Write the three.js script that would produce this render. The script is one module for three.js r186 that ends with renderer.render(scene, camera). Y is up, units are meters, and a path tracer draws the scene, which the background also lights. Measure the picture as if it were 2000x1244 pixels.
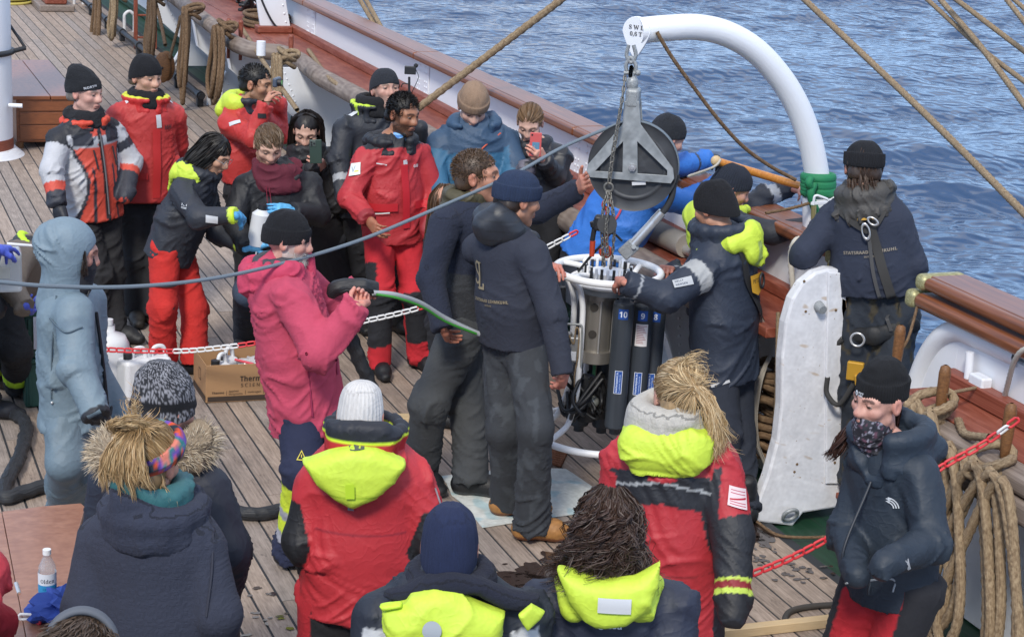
import * as THREE from 'three';
import { mergeGeometries, mergeVertices } from 'three/addons/utils/BufferGeometryUtils.js';
import { RoundedBoxGeometry } from 'three/addons/geometries/RoundedBoxGeometry.js';
import { ImprovedNoise } from 'three/addons/math/ImprovedNoise.js';

// ---------------------------------------------------------------- camera, sky, sun, exposure
const scene = new THREE.Scene();
const V = (x, y, z) => new THREE.Vector3(x, y, z);
const CAM = V(0, 3.55, 0), FPX = 3500;
const AX = { x: V(0.92996398, 0.0575944, 0.3631114), y: V(-0.04988205, -0.95875447, 0.27982431), z: V(0.36425099, -0.27833927, -0.88873419) };
const camera = new THREE.PerspectiveCamera(2 * Math.atan(622 / FPX) * 180 / Math.PI, 2000 / 1244, 0.1, 6000);
camera.position.copy(CAM);
camera.up.copy(AX.y).negate();
camera.lookAt(CAM.clone().add(AX.z));

const renderer = new THREE.WebGLRenderer({ antialias: true });
renderer.setSize(1024, 636);
renderer.toneMapping = THREE.LinearToneMapping;
renderer.toneMappingExposure = 1.56;
renderer.shadowMap.enabled = true;

const PN = new ImprovedNoise();
const nz = (x, y, z) => PN.noise(x, y, z);
const sst = (a, b, x) => { const t = Math.min(1, Math.max(0, (x - a) / (b - a))); return t * t * (3 - 2 * t); };
const lerp = (a, b, t) => a + (b - a) * t, clamp = (x, a, b) => Math.min(b, Math.max(a, x));
let rs = 12345;
const rnd = () => { rs = (rs + 0x6d2b79f5) | 0; let t = Math.imul(rs ^ (rs >>> 15), 1 | rs); t = (t + Math.imul(t ^ (t >>> 7), 61 | t)) ^ t; return ((t ^ (t >>> 14)) >>> 0) / 4294967296; };
const rr = (a, b) => a + (b - a) * rnd();

{ // broken bright overcast: milky cloud overhead, bluer gaps lower down
  const W = 512, Hh = 256, d = new Float32Array(W * Hh * 4);
  for (let j = 0; j < Hh; j++) for (let i = 0; i < W; i++) {
    const el = ((j + 0.5) / Hh - 0.5) * Math.PI, az = (i + 0.5) / W * Math.PI * 2;
    const x = Math.cos(el) * Math.cos(az), z = Math.cos(el) * Math.sin(az), y = Math.sin(el);
    const s = Math.max(y, 0), q = 1.2 / (s + 0.35);
    let c = 0; for (let o = 0, a = 0.55, f = 1; o < 4; o++, a *= 0.55, f *= 2.1) c += a * nz(x * q * f + 7, s * 2 * f, z * q * f + 3);
    const cl = sst(-0.1, 0.34, c + s * 0.5 - 0.2);
    const top = [0.3, 0.46, 0.84], low = [0.74, 1.08, 1.58], k = sst(0, 0.7, s);
    const o = (j * W + i) * 4;
    for (let n = 0; n < 3; n++) { const sky = lerp(low[n], top[n], k), cw = [1.0, 1.0, 1.03][n] * lerp(0.88, 1.12, k); d[o + n] = y < -0.02 ? 0.25 * low[n] : lerp(sky, cw, cl * 0.85); }
    d[o + 3] = 1;
  }
  const t = new THREE.DataTexture(d, W, Hh, THREE.RGBAFormat, THREE.FloatType);
  t.mapping = THREE.EquirectangularReflectionMapping; t.magFilter = t.minFilter = THREE.LinearFilter; t.colorSpace = THREE.LinearSRGBColorSpace; t.needsUpdate = true;
  scene.background = t; scene.environment = t;
}
scene.backgroundIntensity = 0.7; scene.environmentIntensity = 0.7;
const sun = new THREE.DirectionalLight(new THREE.Color(1, 0.94, 0.84), 2.0);
sun.position.set(-6, 15, 3); sun.target.position.set(3, 0, -10);
sun.castShadow = true; sun.shadow.radius = 20; sun.shadow.mapSize.set(2048, 2048);
Object.assign(sun.shadow.camera, { left: -16, right: 16, top: 16, bottom: -16, near: 1, far: 60 });
scene.add(sun, sun.target);

// ---------------------------------------------------------------- pixels of the photograph -> directions
const ray = (u, v) => { const a = (u - 1000) / FPX, b = (v - 622) / FPX; return V(AX.x.x * a + AX.y.x * b + AX.z.x, AX.x.y * a + AX.y.y * b + AX.z.y, AX.x.z * a + AX.y.z * b + AX.z.z); };
const atD = (u, v, t) => ray(u, v).multiplyScalar(t).add(CAM);
const atY = (u, v, y) => { const r = ray(u, v); return r.multiplyScalar((y - CAM.y) / r.y).add(CAM); };
const atX = (u, v, x) => { const r = ray(u, v); return r.multiplyScalar(x / r.x).add(CAM); };
const atZ = (u, v, z) => { const r = ray(u, v); return r.multiplyScalar(z / r.z).add(CAM); };
const atP = (u, v, p, n) => { const r = ray(u, v); return r.multiplyScalar(p.clone().sub(CAM).dot(n) / r.dot(n)).add(CAM); };
const CR = V(AX.x.x, 0, AX.x.z).normalize();          // level direction across the view
const depthOf = (p) => p.clone().sub(CAM).dot(AX.z);

// ---------------------------------------------------------------- scene helpers
const used = {};
const numbered = (n) => { const k = used[n] = (used[n] ?? -1) + 1; return k ? n + '_' + String(k).padStart(3, '0') : n; };
const tag = (o, label, category, group, kind) => { o.userData.label = label; if (category) o.userData.category = category; if (group) o.userData.group = group; if (kind) o.userData.kind = kind; return o; };
function thing(name, label, category, group, pos) { const g = new THREE.Group(); g.name = numbered(name); if (pos) g.position.copy(pos); scene.add(g); return tag(g, label, category, group); }
function mesh(name, geo, mat, parent = scene) {
  if (Array.isArray(geo)) geo = merge(geo);
  const m = new THREE.Mesh(geo, mat); m.name = parent === scene ? numbered(name) : name; m.castShadow = m.receiveShadow = true;
  if (parent !== scene && parent.isGroup && parent.userData.off) m.position.copy(parent.userData.off);
  parent.add(m); return m;
}
const struct = (name, geo, mat, label, parent) => { const m = mesh(name, geo, mat, parent); if (!parent) tag(m, label, undefined, undefined, 'structure'); return m; };
function merge(list) {
  list = list.map((g) => { g = g.index ? g : mergeVertices(g); const o = new THREE.BufferGeometry(); o.setIndex(g.index); for (const k of ['position', 'normal', 'uv']) if (g.attributes[k]) o.setAttribute(k, g.attributes[k]); if (!o.attributes.uv) o.setAttribute('uv', new THREE.BufferAttribute(new Float32Array(o.attributes.position.count * 2), 2)); if (!o.attributes.normal) o.computeVertexNormals(); return o; });
  return mergeGeometries(list);
}
const M4 = () => new THREE.Matrix4();
const basis = (x, y, z, p) => M4().makeBasis(x, y, z).setPosition(p);
const box = (x0, x1, y0, y1, z0, z1, r = 0.006) => new RoundedBoxGeometry(x1 - x0, y1 - y0, z1 - z0, 2, Math.min(r, (x1 - x0) / 2.01, (y1 - y0) / 2.01, (z1 - z0) / 2.01)).translate((x0 + x1) / 2, (y0 + y1) / 2, (z0 + z1) / 2);
function cyl(a, b, ra, rb = ra, seg = 16, open = false) {
  const d = b.clone().sub(a), g = new THREE.CylinderGeometry(rb, ra, d.length(), seg, 1, open);
  return g.applyQuaternion(new THREE.Quaternion().setFromUnitVectors(V(0, 1, 0), d.clone().normalize())).translate((a.x + b.x) / 2, (a.y + b.y) / 2, (a.z + b.z) / 2);
}
const tube = (pts, r, seg, rad = 8, closed = false, tens = 0.5) => new THREE.TubeGeometry(new THREE.CatmullRomCurve3(pts, closed, 'catmullrom', tens), seg ?? pts.length * 8, r, rad, closed);
const ball = (p, r, s = 12) => new THREE.SphereGeometry(r, s, Math.ceil(s * 0.7)).translate(p.x, p.y, p.z);
const shapeOf = (pts) => new THREE.Shape(pts.map((p) => new THREE.Vector2(p[0], p[1])));
// prism: outline of world points on a plane, given a thickness along n
function prism(pts, n, th, bevel = 0.004, holes = []) {
  const o = pts[0], zx = n.clone().normalize(), ax = pts[1].clone().sub(o).normalize(); ax.addScaledVector(zx, -ax.dot(zx)).normalize(); const ay = zx.clone().cross(ax);
  const to = (p) => { const q = p.clone().sub(o); return new THREE.Vector2(q.dot(ax), q.dot(ay)); };
  const s = new THREE.Shape(pts.map(to)); for (const h of holes) s.holes.push(new THREE.Path(h.map(to)));
  const g = new THREE.ExtrudeGeometry(s, { depth: th, bevelEnabled: bevel > 0, bevelSize: bevel, bevelThickness: bevel, bevelSegments: 2, curveSegments: 4, steps: 1 });
  return g.applyMatrix4(basis(ax, ay, zx, o));
}
// three-strand rope: a tube whose section has three lobes that twist along it
function rope(pts, r, pitch = 7, closed = false, tens = 0.5, seglen = 0) {
  const c = new THREE.CatmullRomCurve3(pts, closed, 'catmullrom', tens), L = c.getLength(), seg = Math.max(8, Math.ceil(L / (seglen || r * pitch / 7))), rad = 9;
  const fr = c.computeFrenetFrames(seg, closed), P = [], I = [], uv = [];
  for (let i = 0; i <= seg; i++) {
    const p = c.getPointAt(i / seg), N = fr.normals[i], B = fr.binormals[i], tw = i / seg * L / (r * pitch) * Math.PI * 2;
    for (let j = 0; j < rad; j++) {
      const a = j / rad * Math.PI * 2, q = r * (0.76 + 0.28 * Math.abs(Math.cos(1.5 * (a - tw))));
      P.push(p.x + q * (Math.cos(a) * N.x + Math.sin(a) * B.x), p.y + q * (Math.cos(a) * N.y + Math.sin(a) * B.y), p.z + q * (Math.cos(a) * N.z + Math.sin(a) * B.z)); uv.push(j / rad, i / seg * L);
      if (i < seg) { const n = (j + 1) % rad, k = i * rad; I.push(k + j, k + n, k + rad + j, k + n, k + rad + n, k + rad + j); }
    }
  }
  const g = new THREE.BufferGeometry(); g.setAttribute('position', new THREE.Float32BufferAttribute(P, 3)); g.setAttribute('uv', new THREE.Float32BufferAttribute(uv, 2)); g.setIndex(I); g.computeVertexNormals(); return g;
}
// ---------------------------------------------------------------- materials
const hex = (h) => new THREE.Color(h);
const std = (color, rough = 0.75, metal = 0, extra = {}) => new THREE.MeshStandardMaterial({ color: typeof color === 'object' && !color.isColor ? new THREE.Color(...color) : new THREE.Color(color), roughness: rough, metalness: metal, ...extra });
const cmap = (W, H, fn, srgb = true, rep) => { const d = new Uint8Array(W * H * 4); for (let j = 0; j < H; j++) for (let i = 0; i < W; i++) { const c = fn(i / W, j / H, i, j), o = (j * W + i) * 4; for (let n = 0; n < 3; n++) d[o + n] = clamp(Math.round(c[n]), 0, 255); d[o + 3] = 255; } const t = new THREE.DataTexture(d, W, H); t.magFilter = THREE.LinearFilter; t.minFilter = THREE.LinearFilter; t.wrapS = t.wrapT = THREE.RepeatWrapping; if (srgb) t.colorSpace = THREE.SRGBColorSpace; if (rep) t.repeat.set(...rep); t.needsUpdate = true; return t; };
const canvasTex = (w, h, draw) => { const c = document.createElement('canvas'); c.width = w; c.height = h; const x = c.getContext('2d'); draw(x, w, h); const t = new THREE.CanvasTexture(c); t.colorSpace = THREE.SRGBColorSpace; return t; };
// periodic noise for tiling textures
const per = (u, v, fu, fv, s = 0) => nz(Math.cos(u * 6.2832) * fu + 11 + s, Math.sin(u * 6.2832) * fu + 5, Math.sin(v * 6.2832) * fv + 3) + nz(Math.cos(v * 6.2832) * fv + 31 + s, Math.sin(v * 6.2832) * fv + 5, Math.cos(u * 6.2832) * fu + 9);
const weave = cmap(128, 128, (u, v, i, j) => { const q = 120 + 60 * ((i + j) % 4 < 2 ? 1 : -1) * 0.5 + 45 * per(u, v, 2, 2); return [q, q, q]; }, false);
const tileN = (u, v, f, s) => { const n = (a, b) => nz(a * f + s, b * f, s * 1.7); return n(u, v) * (1 - u) * (1 - v) + n(u - 1, v) * u * (1 - v) + n(u, v - 1) * (1 - u) * v + n(u - 1, v - 1) * u * v; };
const crease = cmap(512, 512, (u, v, i, j) => { const w = tileN(u, v, 4, 3) * 0.12, rg = (n, k) => { const e = Math.max(0, 1 - Math.abs(n) * k); return e * e; }; const q = 60 + 95 * rg(tileN((u + w + 1) % 1, v, 6, 11), 5) + 60 * rg(tileN(u, (v - w + 1) % 1, 11, 23), 5) + 26 * tileN(u, v, 40, 31) + (((i >> 1) + (j >> 1)) % 2 ? 3 : -3); return [q, q, q]; }, false);
const paintBump = cmap(256, 256, (u, v) => { const q = 128 + 70 * per(u, v, 1.2, 1.2) + 40 * per(u, v, 5, 5, 4); return [q, q, q]; }, false);
const woodTex = (base, dark, sx = 1.5, sy = 18) => cmap(256, 256, (u, v) => { const g = per(u, v, sx, sy) * 0.5 + per(u, v, sx * 3, sy * 2.4, 9) * 0.4, t = clamp(0.5 + g, 0, 1); return base.map((b, n) => lerp(dark[n], b, t)); });
const MAT = {
  white: std([0.74, 0.76, 0.8], 0.42, 0, { bumpMap: paintBump, bumpScale: 0.0015 }),
  whiteOld: std(0xffffff, 0.5, 0, { bumpMap: paintBump, bumpScale: 0.004, map: cmap(512, 512, (u, v) => { const q = per(u, v, 2, 2) * 8 + per(u, v, 9, 9, 3) * 7, r = sst(0.6, 0.9, per(u, v, 7, 1.3, 21)) * sst(0.1, 0.5, per(u, v, 2, 2, 30)), ch = sst(1.08, 1.14, per(u, v, 14, 14, 40)); return [214 + q - r * 22 - ch * 70, 215 + q - r * 36 - ch * 90, 219 + q - r * 52 - ch * 110]; }) }),
  varnish: new THREE.MeshPhysicalMaterial({ map: woodTex([138, 82, 48], [100, 54, 28], 1, 14), roughness: 0.45, clearcoat: 0.45, clearcoatRoughness: 0.3 }),
  redoxide: std(0xffffff, 0.5, 0, { map: cmap(256, 256, (u, v) => { const q = per(u, v, 1.5, 3) * 16 + per(u, v, 6, 14, 2) * 14; return [132 + q, 70 + q, 52 + q]; }) }),
  greywood: std(0xffffff, 0.7, 0, { map: cmap(256, 256, (u, v) => { const q = per(u, v, 1.2, 8) * 16 + per(u, v, 3, 2, 2) * 16; return [128 + q, 115 + q, 106 + q * 0.95]; }), bumpMap: paintBump, bumpScale: 0.002 }),
  green: std(0xffffff, 0.5, 0, { map: cmap(256, 256, (u, v) => { const q = per(u, v, 2, 2), d = sst(0.35, 0.7, per(u, v, 4, 4, 5)); return [lerp(22, 60, d) + q * 12, lerp(58, 72, d) + q * 18, lerp(38, 62, d) + q * 14]; }) }),
  black: std([0.018, 0.019, 0.022], 0.5), blackMatte: std([0.016, 0.017, 0.02], 0.85), rubber: std([0.03, 0.032, 0.036], 0.7),
  steel: std([0.56, 0.56, 0.56], 0.3, 0.65), titan: std([0.34, 0.32, 0.29], 0.42, 0.75), galv: std(0xffffff, 0.5, 0.25, { map: cmap(128, 128, (u, v) => { const q = per(u, v, 3, 3) * 22 + per(u, v, 9, 9, 3) * 14; return [146 + q, 150 + q, 152 + q]; }) }),
  chain: std([0.2, 0.19, 0.17], 0.55, 0.7), brass: std([0.5, 0.42, 0.2], 0.42, 0.75), bronze: std(0xffffff, 0.5, 0.5, { map: cmap(64, 64, (u, v) => { const q = per(u, v, 2, 2) * 30; return [164 + q, 160 + q, 118 + q]; }) }),
  manila: std(0xffffff, 0.9, 0, { map: cmap(64, 256, (u, v) => { const q = per(u, v, 3, 9) * 26 + per(u, v, 6, 30, 4) * 16; return [134 + q, 115 + q, 90 + q * 0.9]; }) }),
  tarred: std(0xffffff, 0.9, 0, { map: cmap(64, 256, (u, v) => { const q = per(u, v, 3, 9) * 24 + per(u, v, 6, 30, 4) * 12; return [104 + q, 82 + q, 60 + q * 0.9]; }) }),
  softrope: std([0.44, 0.41, 0.36], 0.9), brownwood: std(0xffffff, 0.6, 0, { map: woodTex([132, 92, 54], [96, 62, 34], 2, 12) }),
  pine: std(0xffffff, 0.75, 0, { map: woodTex([206, 184, 146], [184, 156, 116], 1, 10) }),
  teak: new THREE.MeshPhysicalMaterial({ map: woodTex([140, 82, 46], [106, 58, 30], 1.2, 12), roughness: 0.45, clearcoat: 0.5, clearcoatRoughness: 0.35 }),
};
// ---------------------------------------------------------------- sea
{
  const waves = []; for (let i = 0; i < 30; i++) { const L = 0.75 * Math.pow(1.135, i), a = (i % 2 ? 1 : -1) * rr(0.05, 0.75) + 2.05, k = 6.2832 / L; waves.push([Math.cos(a) * k, Math.sin(a) * k, 0.0125 * Math.pow(L, 0.74) * (L > 5 ? 0.55 : 1), rr(0, 6.28)]); }
  const h = (x, z, lod) => { const wx = x + 0.9 * nz(x * 0.15, 2, z * 0.15), wz = z + 0.9 * nz(x * 0.15, 9, z * 0.15); let s = 0; for (const w of waves) { const q = Math.sin(wx * w[0] + wz * w[1] + w[3]); s += w[2] * (q + 0.45 * q * q - 0.22); } return s * (0.75 + 0.6 * nz(x * 0.05 + 3, 1, z * 0.05)); };
  const sheet = (x0, x1, z0, z1, c, y) => { const nx = Math.ceil((x1 - x0) / c), nzz = Math.ceil((z1 - z0) / c), g = new THREE.PlaneGeometry(x1 - x0, z1 - z0, nx, nzz).rotateX(-Math.PI / 2).translate((x0 + x1) / 2, y, (z0 + z1) / 2), p = g.attributes.position, uv = g.attributes.uv; for (let i = 0; i < p.count; i++) { const x = p.getX(i), z = p.getZ(i); p.setY(i, y + h(x, z)); uv.setXY(i, x / 6.5, z / 6.5); } g.computeVertexNormals(); return g; };
  const ripple = cmap(512, 512, (u, v) => { const a = u * 6.2832, b = v * 6.2832; let q = 0; for (let i = 0; i < 26; i++) { const k = 5 + ((i * 7) % 23), th = 2.05 + ((i * 13) % 17 - 8) * 0.11, m = Math.round(Math.cos(th) * k), n = Math.round(Math.sin(th) * k); q += Math.sin(a * m + b * n + i * 2.4 + 0.8 * Math.sin(a + b * 2 + i)) / Math.sqrt(k); } q = 128 + q * 17; return [q, q, q]; }, false);
  const water = new THREE.MeshPhysicalMaterial({ color: new THREE.Color(0.018, 0.055, 0.13), roughness: 0.08, ior: 1.34, bumpMap: ripple, bumpScale: 0.15 });
  const y = -3.1, g = [sheet(5.25, 62, -92, 6, 0.24, y)];
  g.push(sheet(62, 302, -332, 108, 2, y), sheet(5.25, 62, -332, -92, 2, y), sheet(5.25, 62, 6, 108, 2, y), sheet(302, 2302, -2500, 2500, 40, y), sheet(-1500, 5.25, -2500, 2500, 60, y - 1.2));
  struct('sea', g, water, 'dark blue sea with small wind waves beyond the ship rail');
}
// ---------------------------------------------------------------- deck: every plank its own piece
const deckX = (x, z) => x;                                        // planks run fore and aft
{
  const deck = new THREE.Group(); deck.name = 'deck'; tag(deck, 'weathered teak ship deck with black caulked seams', undefined, undefined, 'structure'); scene.add(deck);
  const caulk = std([0.028, 0.031, 0.036], 0.8);
  mesh('caulking', box(-2.5, 4.56, -0.2, -0.004, -34, 1.5, 0.002), caulk, deck);
  mesh('deck_margin', box(4.5, 4.62, -0.21, -0.005, -34, 1.5, 0.002), caulk, deck);
  const stain = sst;
  const mats = [];
  for (let k = 0; k < 9; k++) {
    const tn = rr(0.92, 1.06), wm = rr(-3, 3), hs = [144 * tn + wm, 130 * tn, 119 * tn - wm], of = rr(0, 40);
    mats.push(std(0xffffff, rr(0.62, 0.8), 0, { map: cmap(64, 512, (u, v) => { const g = per(u, v, 5, 2, of) * 16 + per(u, v, 14, 9, of + 3) * 13 + per(u, v, 1, 3, of + 7) * 9, sp = sst(0.62, 0.85, per(u, v, 6, 12, of + 11)) * -24; return hs.map((c, n) => c + (g + sp) * (1 - n * 0.06)); }), bumpMap: weave, bumpScale: 0.0006 }));
  }
  const pitch = 0.12;
  const geos = {};
  for (let i = 0; i < 56; i++) {
    const x1 = 4.56 - i * pitch, w = pitch - 0.0125; let z = 1.2 - (i * 1.37) % 4.2;
    if (i === 0) z = 1.2 - 2.1;
    const ends = [1.3]; while (z > -33) { ends.push(z); z -= 4.1 + ((i * 37) % 10) * 0.11; } ends.push(-33);
    for (let e = 0; e + 1 < ends.length; e++) {
      const a = ends[e], b = ends[e + 1]; if (a - b < 0.05) continue;
      // leave out what lies wholly outside the view
      const mid = x1 - 0.06, lo = b; let seen = false;
      for (let s = 0; s <= 8 && !seen; s++) { const p = V(mid, 0, lerp(a, lo, s / 8)), q = p.sub(CAM), d = q.dot(AX.z); if (d > 0.5) { const u = q.dot(AX.x) / d * FPX, v = q.dot(AX.y) / d * FPX; if (Math.abs(u) < 1150 && Math.abs(v) < 800) seen = true; } }
      if (!seen) continue;
      const L = a - b - 0.006, g = new THREE.BoxGeometry(w, 0.03, L); g.translate(0, -0.015, 0);
      const uv = g.attributes.uv, pp = g.attributes.position, o = rnd(); for (let n = 0; n < uv.count; n++) uv.setXY(n, pp.getX(n) / 0.22 + o, pp.getZ(n) / 2.2 + o * 3);
      const m = mesh('plank', g, mats[(i * 5 + e * 3) % 9], deck); m.position.set(x1 - pitch / 2, rr(-0.0008, 0.0012), (a + b) / 2);
    }
  }
  // water spilt on the planks: thin wet film with its own outline
  const wet = new THREE.MeshPhysicalMaterial({ color: new THREE.Color(0.045, 0.03, 0.025), roughness: 0.12, clearcoat: 0.5, clearcoatRoughness: 0.05 });
  const blob = (cx, cz, rx, rz, n = 40, seed = 0) => { const pts = []; for (let i = 0; i < n; i++) { const a = i / n * 6.2832, r = 1 + 0.45 * nz(Math.cos(a) * 1.6 + seed, Math.sin(a) * 1.6, seed) + 0.3 * nz(Math.cos(a) * 5 + seed, Math.sin(a) * 5, seed + 4); pts.push(new THREE.Vector2(cx + Math.cos(a) * rx * r, -(cz + Math.sin(a) * rz * r))); } return new THREE.ShapeGeometry(new THREE.Shape(pts), 1).rotateX(-Math.PI / 2).translate(0, 0.0052, 0); };
  const g = [];
  const put = (u, v, rx, rz, s, n) => { const p = atY(u, v, 0); g.push(blob(p.x, p.z, rx, rz, n, s)); };
  put(1010, 1145, 0.2, 0.16, 3); put(950, 1140, 0.07, 0.08, 8); put(1060, 1120, 0.1, 0.12, 11); put(1090, 1095, 0.08, 0.09, 14); put(1465, 1040, 0.09, 0.2, 21); put(1490, 1035, 0.04, 0.1, 25);
  for (let i = 0; i < 90; i++) { const c = [[1010, 1125, 70, 26], [1480, 1070, 45, 34], [1570, 1120, 60, 18], [520, 1200, 60, 40], [690, 955, 20, 10]][i % 5]; put(c[0] + (rnd() + rnd() - 1) * c[2] * 1.3, c[1] + (rnd() + rnd() - 1) * c[3] * 1.3, rr(0.006, 0.026), rr(0.006, 0.02), i * 3.1, 12); }
  const pd = mesh('wet_patch', g, wet, deck); pd.userData.kind = 'stuff';
}
// ---------------------------------------------------------------- waterway and bulwark (starboard side)
{
  struct('waterway', [box(4.625, 5.12, -0.25, -0.035, -34, 1.5, 0.004), box(4.985, 5.12, -0.034, 0.1, -34, -7.95, 0.03)], MAT.green, 'dark green painted waterway gutter along the deck edge');
  const XB = 5.06, shelfY = 0.985;
  // cap rail, white strake, shelf, lower plating: the long run forward of the gap
  const bw = thing('bulwark', 'long white ship bulwark with varnished cap rail and red shelf', 'bulwark');
  const z1 = -7.78, z0 = -33;
  mesh('plating', box(XB, XB + 0.03, -0.24, 1.335, z0, z1, 0.004), MAT.white, bw);
  for (const [a, b] of [[z1, -11.2], [-11.2, -14.7], [-14.7, -18.4], [-18.4, -23], [-23, z0]]) {
    mesh('cap_rail', [box(4.955, 5.05, 1.336, 1.4, b + 0.002, a - 0.002, 0.022), ], MAT.varnish, bw);
    mesh('cap_top', box(4.985, 5.2, 1.338, 1.406, b + 0.002, a - 0.002, 0.012), MAT.varnish, bw);
    // strap plate with rivets at each joint
    const s = mesh('strap_plate', box(XB - 0.012, XB - 0.001, shelfY + 0.06, 1.325, b - 0.16, b + 0.16, 0.003), MAT.white, bw);
    const rv = []; for (const zz of [-0.12, -0.07, 0.07, 0.12]) for (const yy of [0.03, 0.075, 0.12, 0.2, 0.245]) rv.push(new THREE.SphereGeometry(0.011, 8, 5).scale(0.6, 1, 1).translate(XB - 0.012, shelfY + 0.05 + yy, b + zz));
    mesh('rivets', rv, MAT.white, s).userData.kind = 'stuff';
  }
  const rv = []; for (let z = z1; z > -24; z -= 0.075) rv.push(new THREE.SphereGeometry(0.007, 6, 4).scale(0.6, 1, 1).translate(XB - 0.001, 1.3, z));
  mesh('rivets', rv, MAT.white, bw).userData.kind = 'stuff';
  mesh('shelf_coaming', box(XB - 0.075, XB - 0.001, shelfY + 0.001, shelfY + 0.075, z0, z1, 0.012), MAT.redoxide, bw);
  mesh('shelf', [box(4.62, XB - 0.001, shelfY - 0.055, shelfY, z0, z1, 0.006)], MAT.redoxide, bw);
  const uvM = (g, k = 0.5) => { const p = g.attributes.position, u = g.attributes.uv; for (let i = 0; i < p.count; i++) u.setXY(i, p.getZ(i) * k, (p.getX(i) + p.getY(i)) * k * 2); return g; };
  bw.children.forEach((c) => uvM(c.geometry, /cap/.test(c.name) ? 0.35 : 0.5));
  // rounded grey timber along the edge of the shelf; forward it steps inboard
  const pr = [V(4.6, 0.955, -7.9), V(4.6, 0.955, -12), V(4.6, 0.955, -14.2), atY(625, 150, 0.955)], pr2 = [[625, 150], [588, 120], [548, 103], [498, 99], [458, 85], [420, 55], [380, 25], [290, -42]].map((q) => atY(q[0], q[1], 0.955));
  const rail = thing('pin_rail', 'weathered grey timber pin rail edging the red shelf', 'pin rail');
  mesh('timber_end', cyl(V(4.6, 0.955, -7.92), V(4.6, 0.955, -7.89), 0.083, 0.078), MAT.greywood, rail);
  for (const q of [pr, pr2]) mesh('timber', (() => { const g = tube(q, 0.085, 60, 14, false, 0.3), p = g.attributes.position; const u = g.attributes.uv; for (let i = 0; i < u.count; i++) u.setXY(i, p.getZ(i) * 0.8, u.getY(i) * 0.5); return g; })(), MAT.greywood, rail);
  const sh2 = new THREE.Shape([...pr2.map((q) => new THREE.Vector2(q.x + 0.02, -q.z)), new THREE.Vector2(4.64, 30), new THREE.Vector2(4.64, -pr2[0].z)]);
  mesh('shelf_panel', uvM(new THREE.ExtrudeGeometry(sh2, { depth: 0.05, bevelEnabled: false }).rotateX(-Math.PI / 2).translate(0, shelfY - 0.058, 0)), MAT.redoxide, rail);
  // brackets: riveted plates from the shelf down to the deck
  const brk = (z, xi = 4.62, foot = 4.66) => {
    const t = thing('bulwark_bracket', 'white riveted steel bracket plate standing under the pin rail shelf', 'bracket', 'brackets under the pin rail');
    mesh('plate', prism([V(XB - 0.002, 0, z), V(XB - 0.002, 0.925, z), V(xi + 0.02, 0.925, z), V(xi + 0.08, 0.6, z), V(foot + 0.16, 0.3, z), V(foot, 0.02, z), V(foot + 0.02, 0, z)], V(0, 0, 1), 0.014, 0.003), MAT.white, t);
    mesh('flange', prism([V(xi + 0.02, 0.925, z - 0.04), V(xi + 0.08, 0.6, z - 0.04), V(foot + 0.16, 0.3, z - 0.04), V(foot, 0.02, z - 0.04), V(foot - 0.012, 0.03, z - 0.04), V(foot + 0.145, 0.31, z - 0.04), V(xi + 0.066, 0.6, z - 0.04), V(xi + 0.005, 0.925, z - 0.04)], V(0, 0, 1), 0.08, 0.002), MAT.white, t);
    const r2 = []; for (let y = 0.1; y < 0.9; y += 0.055) r2.push(new THREE.SphereGeometry(0.011, 8, 5).scale(1, 1, 0.6).translate(lerp(foot + 0.2, xi + 0.14, clamp((y - 0.1) / 0.8, 0, 1)), y, z + 0.017));
    mesh('rivets', r2, MAT.white, t).userData.kind = 'stuff';
  };
  for (const z of [-9.1, -11.4, -13.3]) brk(z);
  for (const z of [-14.9]) brk(z, 4.62, 4.6);
  for (const z of [-16.9, -18.9, -20.6, -23]) brk(z, 4.24, 4.5);
}
// ---------------------------------------------------------------- distance fields and their meshes
const capS = (a, b, ra, rb = ra, fl) => {               // tapered capsule; fl = {n, k}: flattened along n to k
  const ax = a.x, ay = a.y, az = a.z, bx = b.x - ax, by = b.y - ay, bz = b.z - az, bb = bx * bx + by * by + bz * bz + 1e-9;
  const R = Math.max(ra, rb), box = [Math.min(a.x, b.x) - R, Math.min(a.y, b.y) - R, Math.min(a.z, b.z) - R, Math.max(a.x, b.x) + R, Math.max(a.y, b.y) + R, Math.max(a.z, b.z) + R];
  const nx = fl?.n.x, ny = fl?.n.y, nzz = fl?.n.z, e = fl ? 1 / fl.k - 1 : 0, sc = fl ? Math.min(1, 0.35 + 0.65 * fl.k) : 1;
  const f = (x, y, z) => {
    let px = x - ax, py = y - ay, pz = z - az, h = (px * bx + py * by + pz * bz) / bb; h = h < 0 ? 0 : h > 1 ? 1 : h;
    px -= bx * h; py -= by * h; pz -= bz * h;
    if (fl) { const c = (px * nx + py * ny + pz * nzz) * e; px += nx * c; py += ny * c; pz += nzz * c; }
    return (Math.sqrt(px * px + py * py + pz * pz) - ra - (rb - ra) * h) * sc;
  };
  f.box = box; f.bone = { a, d: V(bx, by, bz), bb, r: (ra + rb) / 2 }; return f;
};
const ellS = (c, X, Y, Z, r) => {                        // ellipsoid with axes X Y Z
  const R = Math.max(...r), m = Math.min(...r);
  const f = (x, y, z) => { const px = x - c.x, py = y - c.y, pz = z - c.z, a = (px * X.x + py * X.y + pz * X.z) / r[0], b = (px * Y.x + py * Y.y + pz * Y.z) / r[1], d = (px * Z.x + py * Z.y + pz * Z.z) / r[2]; const l = Math.sqrt(a * a + b * b + d * d); if (l < 1e-6) return -m; const g = Math.sqrt(a * a / r[0] / r[0] + b * b / r[1] / r[1] + d * d / r[2] / r[2]); return l * (l - 1) / (g + 1e-9); };
  f.box = [c.x - R, c.y - R, c.z - R, c.x + R, c.y + R, c.z + R]; return f;
};
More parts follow.
